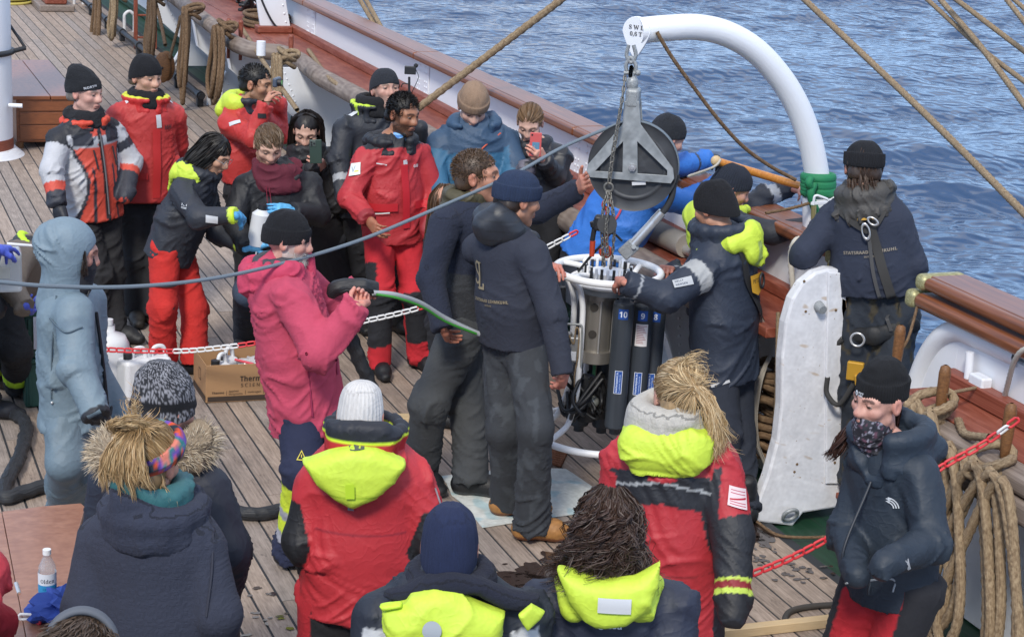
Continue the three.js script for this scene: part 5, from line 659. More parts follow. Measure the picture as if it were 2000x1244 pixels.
  chainOf(h, [q(1189, 372), q(1180, 400, 0.15), q(1176, 440, 0.16), q(1178, 490, 0.15), q(1180, 520, 0.15)], 0.034, 0.022, 0.0044, cm); chainOf(h, [q(1191, 372), q(1197, 410, 0.15), q(1200, 450, 0.15), q(1196, 500, 0.14), q(1193, 525, 0.13)], 0.034, 0.022, 0.0044, cm); chainOf(h, [q(1186, 372), q(1188, 410, 0.18), q(1184, 450, 0.19), q(1187, 500, 0.18)], 0.034, 0.022, 0.0044, cm);
  // signal cable over the wheel
  const cb = thing('signal_cable', 'long grey-blue cable strung from edge of deck up over pulley wheel', 'cable'), cmat = std([0.16, 0.2, 0.24], 0.75, 0, { bumpMap: weave, bumpScale: 0.003 }), over = []; for (let i = 0; i <= 10; i++) { const a = lerp(2.05, -0.35, i / 10); over.push(cw.clone().addScaledVector(xr, Math.cos(a) * 0.224).add(V(0, Math.sin(a) * 0.224, 0))); }
  mesh('cable', tube([D3(-30, 548, 7.1), D3(100, 559, 7.25), D3(250, 560, 7.45), D3(400, 546, 7.7), D3(545, 516, 8.0), D3(700, 470, 8.35), D3(850, 408, 8.65), D3(1000, 342, 8.9), D3(1100, 287, 9.0), ...over], 0.009, 260, 8), cmat, cb); mesh('sleeve', tube([over[9], over[10], pw(1312, 385, 0), pw(1302, 405, 0), pw(1290, 420, 0)], 0.017, 24, 10), MAT.rubber, cb);
  mesh('termination', [cyl(pw(1294, 414, 0), pw(1278, 432, 0), 0.023, 0.026, 20), cyl(pw(1278, 432, 0), pw(1236, 478, 0.02), 0.024, 0.026, 20)], MAT.steel, cb); mesh('clevis', [new RoundedBoxGeometry(0.07, 0.09, 0.05, 2, 0.01).rotateZ(-0.75).applyMatrix4(basis(xr, V(0, 1, 0), zt, pw(1228, 487, 0.02))), cyl(pw(1238, 482, 0.06), pw(1238, 482, -0.03), 0.012)], MAT.galv, cb); mesh('tail_lead', tube([pw(1215, 470, 0.05), pw(1195, 455, 0.08), pw(1178, 475, 0.08), pw(1150, 505, 0.05), pw(1130, 530, 0.0)], 0.007, 30, 6), MAT.black, cb);
}
{ // water sampler rosette
  const t = thing('water_sampler', 'cylindrical water sampler with white tube frame and grey numbered bottles', 'sampler'), c = atD(1188, 529, 9.42), T = CAM.clone().sub(c).setY(0).normalize(), Rr = V(0, 1, 0).cross(T).normalize(), pt = (a, r, y) => c.clone().addScaledVector(Rr, Math.cos(a) * r).addScaledVector(T, Math.sin(a) * r).setY(y), y1 = c.y, yb = atP(1160, 886, c.clone().addScaledVector(T, 0.36), T).y, wt = std([0.82, 0.83, 0.85], 0.4), y = (v, o = 0.2) => atP(1188, v, c.clone().addScaledVector(T, o), T).y;
  const ring = (r, yy, rad, dx = 0, dz = 0) => new THREE.TorusGeometry(r, rad, 12, 72).rotateX(Math.PI / 2).translate(c.x + Rr.x * dx + T.x * dz, yy, c.z + Rr.z * dx + T.z * dz);
  mesh('top_ring', [ring(0.278, y1, 0.02)], wt, t); mesh('base_ring', [ring(0.37, yb, 0.019, 0.02)], wt, t); mesh('inner_ring', ring(0.19, y1 - 0.05, 0.014), wt, t);
  for (const a of [0.35, 2.35, 3.1, 4.2, 5.4]) mesh('frame_leg', tube([pt(a, 0.278, y1), pt(a, 0.2, y1 - 0.07), pt(a, 0.165, y1 - 0.2), pt(a, 0.165, yb + 0.25), pt(a, 0.22, yb + 0.07), pt(a, 0.36, yb)], 0.016, 50, 10, false, 0.3), wt, t);
  for (const a of [0.9, 2.3, 3.6, 5]) mesh('top_brace', tube([pt(a, 0.278, y1), pt(a + 0.2, 0.16, y1 - 0.01), pt(a + 0.3, 0.06, y1 - 0.03)], 0.015, 16, 8), wt, t);
  const yA = y(585), yB = y(700), yC = y(722), ti = MAT.titan;
  const hc = pt(2.4, 0.05, 0), cylY = (r, a, b, p = hc, s = 32) => new THREE.CylinderGeometry(r, r, b - a, s).translate(p.x, (a + b) / 2, p.z);
  mesh('top_plate', [cylY(0.17, yA, yA + 0.035, c, 48)], MAT.galv, t); mesh('release_head', cylY(0.1, yA + 0.04, yA + 0.1, c), wt, t); for (let i = 0; i < 24; i++) { const a = i / 24 * 6.2832; mesh('release_pin', cyl(pt(a, 0.12, yA + 0.02), pt(a, 0.122, yA + 0.135), 0.009, 0.008, 8), i % 2 ? MAT.black : wt, t); }
  mesh('pressure_housing', [cylY(0.078, yB, yA)], ti, t); mesh('housing_flange', [cylY(0.1, yC, yB, hc, 40)], ti, t); mesh('housing_flange', cylY(0.095, yA - 0.035, yA - 0.002, hc, 40), ti, t); for (const v of [612, 665]) { const q = hc.clone().addScaledVector(T, 0.0745).addScaledVector(Rr, -0.02).setY(y(v)); mesh('port_hole', new THREE.CylinderGeometry(0.022, 0.022, 0.012, 20).applyMatrix4(basis(Rr, T, V(0, 1, 0).negate(), q)), std([0.05, 0.045, 0.04], 0.6, 0.4), t); }
  for (const a of [0.4, 1.4, 2.6, 3.8]) { const q = hc.clone().addScaledVector(Rr, Math.cos(a) * 0.088).addScaledVector(T, Math.sin(a) * 0.088); mesh('tie_rod', new THREE.CylinderGeometry(0.006, 0.006, yA - yB, 8).translate(q.x, (yA + yB) / 2, q.z), MAT.steel, t); }
  const grey = std(0xffffff, 0.5, 0, { map: cmap(64, 64, (u, v) => { const q = per(u, v, 4, 4) * 7; return [56 + q, 62 + q, 70 + q]; }) }), lab = (w, h, p, fn, tw, th, col) => mesh('label', (() => { const g = new THREE.CylinderGeometry(0.0555, 0.0555, h, 12, 1, true, -w / 2, w); return g.applyMatrix4(basis(Rr, V(0, 1, 0), T, p)); })(), new THREE.MeshStandardMaterial({ map: canvasTex(tw, th, fn), roughness: 0.55 }), t);
  const blue = '#1f4fa0', bt = (u, num, off, paper) => { const q = atP(u, 700, c.clone().addScaledVector(T, off), T).setY(0), ya = y(845, off), yb2 = y(578, off), g = new THREE.LatheGeometry([[0, 0], [0.028, 0], [0.028, 0.04], [0.05, 0.045], [0.054, 0.06], [0.054, 0.95], [0.05, 0.965], [0.03, 0.97], [0.03, 1], [0, 1]].map((k) => new THREE.Vector2(k[0], k[1] * (yb2 - ya))), 32).translate(q.x, ya, q.z); mesh('sample_bottle', g, grey, t); mesh('lanyard', cyl(V(q.x, yb2, q.z), pt(0.8, 0.14, yA + 0.12), 0.003), wt, t);
    if (num) { lab(0.95, 0.055, q.clone().setY(y(612, off + 0.05)), (x) => { x.fillStyle = blue; x.fillRect(0, 0, 128, 128); x.fillStyle = '#e8ecf4'; x.font = 'bold 100px sans-serif'; x.textAlign = 'center'; x.fillText(num, 64, 100); }, 128, 128); lab(0.75, 0.125, q.clone().setY(y(745, off + 0.05)), (x) => { x.fillStyle = '#e8ecf4'; x.fillRect(0, 0, 60, 200); x.fillStyle = blue; x.fillRect(4, 4, 52, 192); x.fillStyle = '#e8ecf4'; x.save(); x.translate(26, 190); x.rotate(-Math.PI / 2); x.font = 'bold 20px sans-serif'; x.fillText('OceanTest Equipment, Inc.', 0, 0, 180); x.font = '13px sans-serif'; x.fillText('Ft. Lauderdale, Florida USA', 0, 20, 180); x.restore(); }, 60, 200); } if (paper) lab(1.2, 0.12, q.clone().setY(y(650, off + 0.05)), (x) => { x.fillStyle = '#d9d4d4'; x.fillRect(0, 0, 100, 170); x.fillStyle = '#a06a70'; for (let i = 0; i < 11; i++) x.fillRect(10, 12 + i * 13, 80 - (i * 23) % 30, 5); }, 100, 170); };
  bt(1211, '10', 0.21); bt(1249, '9', 0.12, true); bt(1274, '8', 0.0); bt(1268, '', -0.14); bt(1232, '', -0.2); bt(1185, '', -0.22); bt(1140, '', -0.2);
  // sensors and cables on the open side
  const q = (u, v, o = 0.14) => atP(u, v, c.clone().addScaledVector(T, o), T);
  mesh('sensor', [cyl(q(1097, 560), q(1097, 600), 0.022), cyl(q(1093, 590), q(1096, 640), 0.02)], MAT.black, t); mesh('sensor', [cyl(q(1108, 700, 0.1), q(1108, 650, 0.1), 0.028)], ti, t); mesh('sensor_label', cyl(q(1097, 612), q(1097, 622), 0.0225), std([0.55, 0.5, 0.1], 0.6), t);
  mesh('wire_cage', tube([q(1092, 720), q(1092, 636), q(1096, 632), q(1134, 634), q(1137, 640), q(1135, 715)], 0.006, 60, 8, false, 0.1), MAT.galv, t); mesh('electronics_case', [new RoundedBoxGeometry(0.11, 0.14, 0.06, 3, 0.01).applyMatrix4(basis(Rr, V(0, 1, 0), T, q(1113, 680, 0.1)))], std([0.3, 0.31, 0.32], 0.4, 0.5), t); mesh('case_label', new RoundedBoxGeometry(0.06, 0.05, 0.002, 1, 0.0008).applyMatrix4(basis(Rr, V(0, 1, 0), T, q(1114, 695, 0.133))), std([0.6, 0.62, 0.66], 0.5), t); mesh('clamp_strap', tube([q(1086, 575, 0.2), q(1092, 610, 0.2), q(1105, 650, 0.18), q(1112, 672, 0.16)], 0.011, 24, 6), MAT.blackMatte, t);
  const cab = []; for (let i = 0; i < 22; i++) { const a = rr(1090, 1180), b = rr(1095, 1185); cab.push(tube([q(a, rr(725, 745), rr(-0.1, 0.15)), q((a + b) / 2 + rr(-20, 20), rr(770, 800), rr(-0.1, 0.2)), q(b, rr(800, 825), rr(-0.1, 0.2)), q(b + rr(-15, 15), rr(760, 790), rr(-0.15, 0.1))], rr(0.006, 0.011), 24, 6)); } mesh('cable_bundle', cab, MAT.black, t); mesh('lower_sensor', [cyl(q(1145, 735, 0.02), q(1145, 820, 0.02), 0.05), cyl(q(1172, 740, -0.05), q(1172, 815, -0.05), 0.04), cyl(q(1118, 745, -0.02), q(1118, 800, -0.02), 0.035)], MAT.black, t); mesh('clear_bulb', ball(q(1158, 785, 0.08), 0.035, 16), std([0.25, 0.26, 0.24], 0.15, 0.3), t);
  mesh('twine', [rope([q(1122, 660), q(1126, 640), q(1131, 650), q(1128, 700), q(1122, 740), q(1126, 800)], 0.004), rope([q(1112, 655), q(1120, 672), q(1124, 655)], 0.004)], MAT.manila, t);
}
{ // deck clutter
  const mt = std(0xffffff, 0.85, 0, { map: cmap(256, 256, (u, v) => { const q = per(u, v, 2, 2) * 12 + per(u, v, 7, 7, 3) * 10, b = sst(0.1, 0.6, per(u, v, 1.5, 1.5, 8)); return [196 + q - b * 30, 200 + q - b * 12, 196 + q - b * 4]; }) });
  const o = [[862, 931], [935, 922], [1000, 919], [1060, 916], [1105, 917], [1122, 928], [1156, 951], [1150, 975], [1140, 1002], [1070, 1012], [1000, 1022], [942, 1031], [925, 1010], [905, 985], [882, 968], [872, 945]].map((a) => atY(a[0], a[1], 0.004)); const mm = mesh('absorbent_mat', boxUV(prism(o.map((p) => p.clone()).reverse(), V(0, 1, 0), 0.004, 0.001), 1.4), mt); tag(mm, 'white absorbent mat with bluish stains on deck under tan boots', 'mat');
  const cm = thing('chain_mat', 'small rusty brown woven mat under the sampler frame', 'mat'), rm = std([0.2, 0.08, 0.04], 0.9); for (let i = 0; i < 9; i++) { const a = atY(1070, 872 + i * 4, 0.012), b = atY(1113 - i * 2, 876 + i * 4.2, 0.012); mesh('strand', rope([a, a.clone().lerp(b, 0.3).add(V(0, 0.006, 0.01)), a.clone().lerp(b, 0.7), b], 0.011, 5), rm, cm); }
  // cardboard box
  const A = atY(401, 788, 0), Bq = atY(566, 780, 0), Cq = atY(377, 752, 0), X = Bq.clone().sub(A), Zb = Cq.clone().sub(A), Lx = X.length(), Lz = Zb.length(), ux = X.clone().normalize(), uz = Zb.clone().normalize(), hB = 0.235, bm = basis(ux, V(0, 1, 0), uz.clone().negate(), A), cb = std(hex(0xa07c58), 0.85, 0, { bumpMap: weave, bumpScale: 0.0005 }), k = thing('cardboard_box', 'open brown cardboard box printed with black company lettering', 'box');
  const wall = (x0, x1, z0, z1, y0 = 0.003, y1 = hB) => mesh('wall', new RoundedBoxGeometry(x1 - x0, y1 - y0, z1 - z0, 1, 0.0015).translate((x0 + x1) / 2, (y0 + y1) / 2, (z0 + z1) / 2).applyMatrix4(bm), cb, k); wall(0, Lx, -0.006, 0); wall(0, Lx, -Lz, 0.006 - Lz); wall(0, 0.006, 0.007 - Lz, -0.007); wall(Lx - 0.006, Lx, 0.007 - Lz, -0.007); mesh('bottom', new THREE.BoxGeometry(Lx - 0.014, 0.005, Lz - 0.014).translate(Lx / 2, 0.006, -Lz / 2).applyMatrix4(bm), cb, k);
  const n0 = ux.clone().cross(V(0, 1, 0)), fm = basis(ux, V(0, 1, 0), n0, A.clone().addScaledVector(ux, Lx / 2).add(V(0, hB / 2, 0)).addScaledVector(uz, -0.0025)); mesh('front_print', new THREE.PlaneGeometry(Lx - 0.01, hB - 0.012).applyMatrix4(fm), printMat(1000, 480, (x) => { x.fillStyle = '#3a2e26'; x.font = 'bold 96px sans-serif'; x.fillText('ThermoFisher', 395, 215, 560); x.font = '62px sans-serif'; x.fillText('S C I E N T I F I C', 405, 290, 540); x.font = 'bold 40px sans-serif'; x.fillText('Thermo', 60, 372, 150); x.fillRect(235, 335, 4, 60); x.font = '36px sans-serif'; x.fillText('applied', 260, 355); x.fillText('biosystems', 260, 392, 170); x.fillRect(460, 335, 4, 60); x.fillText('invitrogen', 490, 376); x.fillRect(680, 335, 4, 60); x.beginPath(); x.lineWidth = 6; x.strokeStyle = '#3a2e26'; x.arc(735, 368, 24, 0, 7); x.stroke(); x.font = 'bold 30px serif'; x.fillText('f', 728, 378); x.font = 'bold 26px sans-serif'; x.fillText('fisher', 770, 360); x.fillText('scientific', 770, 388); x.fillRect(10, 408, 980, 66); }), k); const sm2 = basis(uz.clone().negate(), V(0, 1, 0), uz.clone().negate().cross(V(0, 1, 0)), A.clone().addScaledVector(uz, Lz / 2).add(V(0, hB / 2, 0)).addScaledVector(ux, -0.0025)); mesh('side_print', new THREE.PlaneGeometry(Lz - 0.01, hB - 0.012).applyMatrix4(sm2), printMat(400, 300, (x) => { x.fillStyle = '#3a2e26'; x.fillRect(0, 250, 400, 44); x.lineWidth = 8; x.strokeStyle = '#5a4636'; x.strokeRect(180, 80, 60, 90); }), k);
  const pe = std([0.68, 0.69, 0.71], 0.4), jug = (name, label, p, w, h, d, ang, cap, tall) => { const g = thing(name, label, 'jug'), m = M4().makeRotationY(ang).setPosition(p); mesh('jug_body', tall ? new THREE.LatheGeometry([[0, 0], [w, 0], [w * 1.02, 0.02], [w, h * 0.72], [w * 0.8, h * 0.84], [w * 0.3, h * 0.9], [w * 0.3, h]].map((q) => new THREE.Vector2(...q)), 28).applyMatrix4(m) : new RoundedBoxGeometry(w, h, d, 4, 0.03).translate(0, h / 2, 0).applyMatrix4(m), pe, g); mesh('cap', new THREE.CylinderGeometry(0.026, 0.026, 0.035, 18).translate(tall ? 0 : -w * 0.25, h + 0.016, 0).applyMatrix4(m), cap, g); if (!tall) mesh('handle', tube([V(-w * 0.1, h - 0.01, 0), V(0, h + 0.05, 0), V(w * 0.3, h + 0.05, 0), V(w * 0.42, h - 0.01, 0)], 0.013, 20, 8).applyMatrix4(m), pe, g); };
  jug('jerrycan', 'white plastic jug with black cap inside cardboard box near its corner', A.clone().addScaledVector(ux, 0.1).addScaledVector(uz, 0.1).add(V(0, 0.01, 0)), 0.15, 0.2, 0.1, 0.7, MAT.black); jug('jerrycan', 'second white plastic jug with black cap inside cardboard box', A.clone().addScaledVector(ux, 0.17).addScaledVector(uz, 0.22).add(V(0, 0.01, 0)), 0.15, 0.2, 0.1, 0.7, MAT.black);
  const bg = thing('plastic_bag', 'crumpled clear zip bag with red closure inside cardboard box', 'bag'), bp = A.clone().addScaledVector(ux, 0.33).addScaledVector(uz, 0.18).add(V(0, 0.16, 0)); const bgm = new THREE.IcosahedronGeometry(0.07, 4); { const p = bgm.attributes.position; for (let i = 0; i < p.count; i++) { const v = V(p.getX(i), p.getY(i), p.getZ(i)), s = 1 + 0.9 * Math.abs(nz(v.x * 22, v.y * 22, v.z * 22)); p.setXYZ(i, v.x * s * 1.3, v.y * s * 0.7, v.z * s); } bgm.computeVertexNormals(); } mesh('film', bgm.translate(bp.x, bp.y, bp.z), new THREE.MeshPhysicalMaterial({ color: new THREE.Color(0.75, 0.76, 0.78), roughness: 0.2, transmission: 0.5, thickness: 0 }), bg); mesh('zip_strip', cyl(bp.clone().add(V(-0.12, 0.05, 0)), bp.clone().add(V(-0.02, 0.035, 0.06)), 0.008), std([0.6, 0.05, 0.08], 0.5), bg);
  jug('jerrycan', 'white square jerrycan with black cap standing beside cardboard box', atY(262, 780, 0), 0.18, 0.26, 0.14, 0.3, MAT.black); jug('jerrycan', 'white square jerrycan with clear handle standing beside its black-capped twin', atY(300, 772, 0), 0.18, 0.25, 0.14, 0.2, pe); jug('carboy', 'tall round white plastic carboy with white cap beside blue rain suit', atY(212, 765, 0), 0.12, 0.42, 0.12, 0, pe, true);
  const gm = std([0.018, 0.075, 0.055], 0.5), gk = (v0, h, label) => { const p = atY(66, 797, 0); const g = thing('plastic_crate', label, 'crate'); const w = 0.36, d = 0.3, y0 = v0; mesh('shell', box(p.x - 0.05, p.x - 0.05 + w, y0 + 0.004, y0 + h - 0.03, p.z - d, p.z, 0.012), gm, g); mesh('rim', box(p.x - 0.065, p.x - 0.035 + w, y0 + h - 0.03, y0 + h, p.z - d - 0.015, p.z + 0.015, 0.008), gm, g); for (let i = 0; i < 4; i++) mesh('rib', box(p.x - 0.03 + i * 0.095, p.x - 0.015 + i * 0.095, y0 + 0.02, y0 + h - 0.04, p.z, p.z + 0.008, 0.003), gm, g); return [g, p]; }; gk(0, 0.3, 'dark green plastic crate standing on deck, lower of two'); const [g2, p2] = gk(0.302, 0.28, 'dark green plastic crate with white paper, upper of two'); mesh('paper_label', box(p2.x, p2.x + 0.2, 0.36, 0.56, p2.z + 0.01, p2.z + 0.013, 0.001), std([0.66, 0.66, 0.7], 0.8), g2);
  // barrier chain
  const rd = std([0.62, 0.035, 0.045], 0.5), wh = std([0.7, 0.7, 0.7], 0.5), bc = (label, pts, fn) => { const g = thing('barrier_chain', label, 'chain'); chainOf(g, pts, 0.062, 0.034, 0.0058, fn); };
  bc('red and white plastic barrier chain sagging across cardboard box', [D3(-20, 656, 10.6), D3(100, 675, 10.5), D3(210, 683, 10.4), D3(340, 686, 10.35), D3(430, 679, 10.3), D3(520, 666, 10.3), D3(680, 634, 10.25), D3(830, 598, 10.2), D3(960, 545, 10.1), D3(1060, 488, 10.1), D3(1128, 452, 10.1)], (t) => (t > 0.2 && t < 0.315) || (t > 0.43 && t < 0.52) || t > 0.985 || (t > 0.72 && t < 0.85) ? rd : wh);
  bc('red plastic barrier chain tied up to belaying pin', [D3(1390, 1165, 6.9), D3(1450, 1130, 6.95), D3(1545, 1090, 7.05), D3(1640, 1040, 7.1), D3(1740, 985, 7.15), D3(1838, 914, 7.2), D3(1920, 868, 7.2), D3(1990, 818, 7.15)], (t) => t > 0.93 && t < 0.955 ? wh : rd);
  // black hoses
  const hm = std([0.02, 0.022, 0.026], 0.6, 0, { bumpMap: paintBump, bumpScale: 0.01 }), hose = (label, pts, r) => { const g = tube(pts, r, pts.length * 14, 14), p = g.attributes.position; for (let i = 0; i < p.count; i++) { const x = p.getX(i), y = p.getY(i), z = p.getZ(i); p.setXYZ(i, x + 0.012 * nz(x * 18, y * 18, z * 18), y + 0.006 * nz(x * 20 + 5, y * 20, z * 20), z + 0.012 * nz(x * 18 + 9, y * 18, z * 18)); } g.computeVertexNormals(); tag(mesh('cable_sleeve', g, hm), label, 'sleeve'); };
  hose('black fabric cable sleeve looping on deck beside rain suit', [atY(-30, 805, 0.04), atY(20, 806, 0.04), atY(48, 828, 0.04), atY(45, 868, 0.04), atY(30, 905, 0.04), atY(10, 945, 0.04), atY(8, 972, 0.04), atY(50, 960, 0.04), atY(110, 942, 0.04), atY(160, 935, 0.04)], 0.036); hose('black fabric cable sleeve lying straight on deck by hi-vis trousers', [atY(380, 985, 0.035), atY(440, 996, 0.035), atY(500, 1004, 0.035), atY(560, 994, 0.035), atY(600, 985, 0.035)], 0.034);
  hose('black fabric sleeve hanging from bearded man\'s hands to deck', [D3(735, 566, 8.45), D3(700, 558, 8.4), D3(660, 562, 8.4), D3(640, 580, 8.45), D3(650, 610, 8.6), D3(680, 650, 8.7), D3(700, 700, 8.75), D3(718, 740, 8.8), D3(725, 765, 8.85)], 0.036);
  tag(mesh('cable', tube([D3(728, 572, 8.4), D3(770, 576, 8.45), D3(820, 592, 8.6), D3(870, 622, 8.75), D3(935, 652, 8.85), D3(990, 668, 8.9)], 0.0135, 60, 8), std([0.34, 0.36, 0.38], 0.5)), 'grey cable bowing from bearded man\'s hands to crew jacket', 'cable'); tag(mesh('cable', tube([D3(735, 575, 8.38), D3(775, 582, 8.42), D3(825, 600, 8.56), D3(870, 628, 8.7), D3(930, 652, 8.82)], 0.007, 50, 6), std([0.04, 0.25, 0.03], 0.5)), 'thin green cable beside the grey one', 'cable');
  // table corner with bottle and cloth
  const ty = 0.74, tk = thing('folding_table', 'plywood folding table with metal hinge, water bottle and cloth on it', 'table'), tp = (u, v) => atY(u, v, ty), ply = new THREE.MeshPhysicalMaterial({ map: woodTex([158, 112, 88], [136, 90, 68], 3, 6), roughness: 0.35, clearcoat: 0.35, clearcoatRoughness: 0.3 });
  mesh('table_leaf', boxUV(prism([tp(4, 1000), tp(80, 990), tp(156, 984), tp(164, 991), tp(150, 1040), tp(160, 1290), tp(62, 1300)], V(0, -1, 0), 0.02, 0.002), 0.9), ply, tk); mesh('table_leaf', boxUV(prism([tp(1, 1002), tp(58, 1300), tp(-200, 1340), tp(-200, 1020)], V(0, -1, 0), 0.02, 0.002), 0.9), ply, tk); mesh('hinge', cyl(tp(30, 1140), tp(36, 1160), 0.008), MAT.steel, tk); for (const [u, v] of [[140, 1005], [10, 1020], [150, 1280], [-150, 1040]]) { const q = tp(u, v); mesh('leg', cyl(q.clone().add(V(0, -0.02, 0)), q.clone().setY(0), 0.015), MAT.galv, tk); }
  const wb = thing('water_bottle', 'clear plastic water bottle with blue and white label on plywood table', 'bottle'), bpos = tp(92, 1190), pet = new THREE.MeshPhysicalMaterial({ color: new THREE.Color(0.9, 0.93, 0.95), roughness: 0.08, transmission: 0.85, thickness: 0 }); mesh('bottle_body', new THREE.LatheGeometry([[0, 0.001], [0.028, 0.001], [0.031, 0.012], [0.029, 0.05], [0.031, 0.06], [0.031, 0.15], [0.029, 0.165], [0.016, 0.195], [0.0125, 0.2], [0.0125, 0.215]].map((q) => new THREE.Vector2(...q)), 28).translate(bpos.x, bpos.y, bpos.z), pet, wb); mesh('cap', new THREE.CylinderGeometry(0.0145, 0.0145, 0.018, 20).translate(bpos.x, bpos.y + 0.218, bpos.z), std([0.75, 0.76, 0.78], 0.4), wb); const Tb = CAM.clone().sub(bpos).setY(0).normalize(); mesh('label', new THREE.CylinderGeometry(0.0316, 0.0316, 0.075, 28, 1, true, -2.2, 4.4).applyMatrix4(basis(V(0, 1, 0).cross(Tb), V(0, 1, 0), Tb, bpos.clone().add(V(0, 0.107, 0)))), new THREE.MeshStandardMaterial({ map: canvasTex(360, 160, (x) => { x.fillStyle = '#d8dde2'; x.fillRect(0, 0, 360, 90); x.fillStyle = '#2f8fc0'; x.fillRect(0, 90, 360, 70); x.fillStyle = '#2a2c36'; x.font = 'bold 44px serif'; x.textAlign = 'center'; x.fillText('Olden', 180, 72); x.fillStyle = '#1d6a98'; x.font = 'bold 30px sans-serif'; x.fillText('FRESH', 180, 132); }), roughness: 0.5 }), wb);
  const clo = new THREE.IcosahedronGeometry(0.075, 5), cp = clo.attributes.position, cc = tp(125, 1203); for (let i = 0; i < cp.count; i++) { const v = V(cp.getX(i), cp.getY(i), cp.getZ(i)), s = 1 + 1.1 * (0.5 - Math.abs(nz(v.x * 20, v.y * 20, v.z * 20) * 2)); cp.setXYZ(i, v.x * s * 1.25, Math.max(v.y * s * 0.7, -0.03), v.z * s); } clo.computeVertexNormals(); tag(mesh('cloth', clo.translate(cc.x, cc.y + 0.032, cc.z), std([0.03, 0.07, 0.32], 0.85)), 'crumpled bright blue cloth beside water bottle', 'cloth');
  const c3 = thing('barrier_chain', 'short end of red and white chain lying on plywood table', 'chain'); chainOf(c3, [tp(34, 1212).add(V(0, 0.012, 0)), tp(55, 1212).add(V(0, 0.012, 0)), tp(78, 1222).add(V(0, 0.012, 0))], 0.055, 0.03, 0.0055, (t) => t < 0.5 ? wh : rd);
}
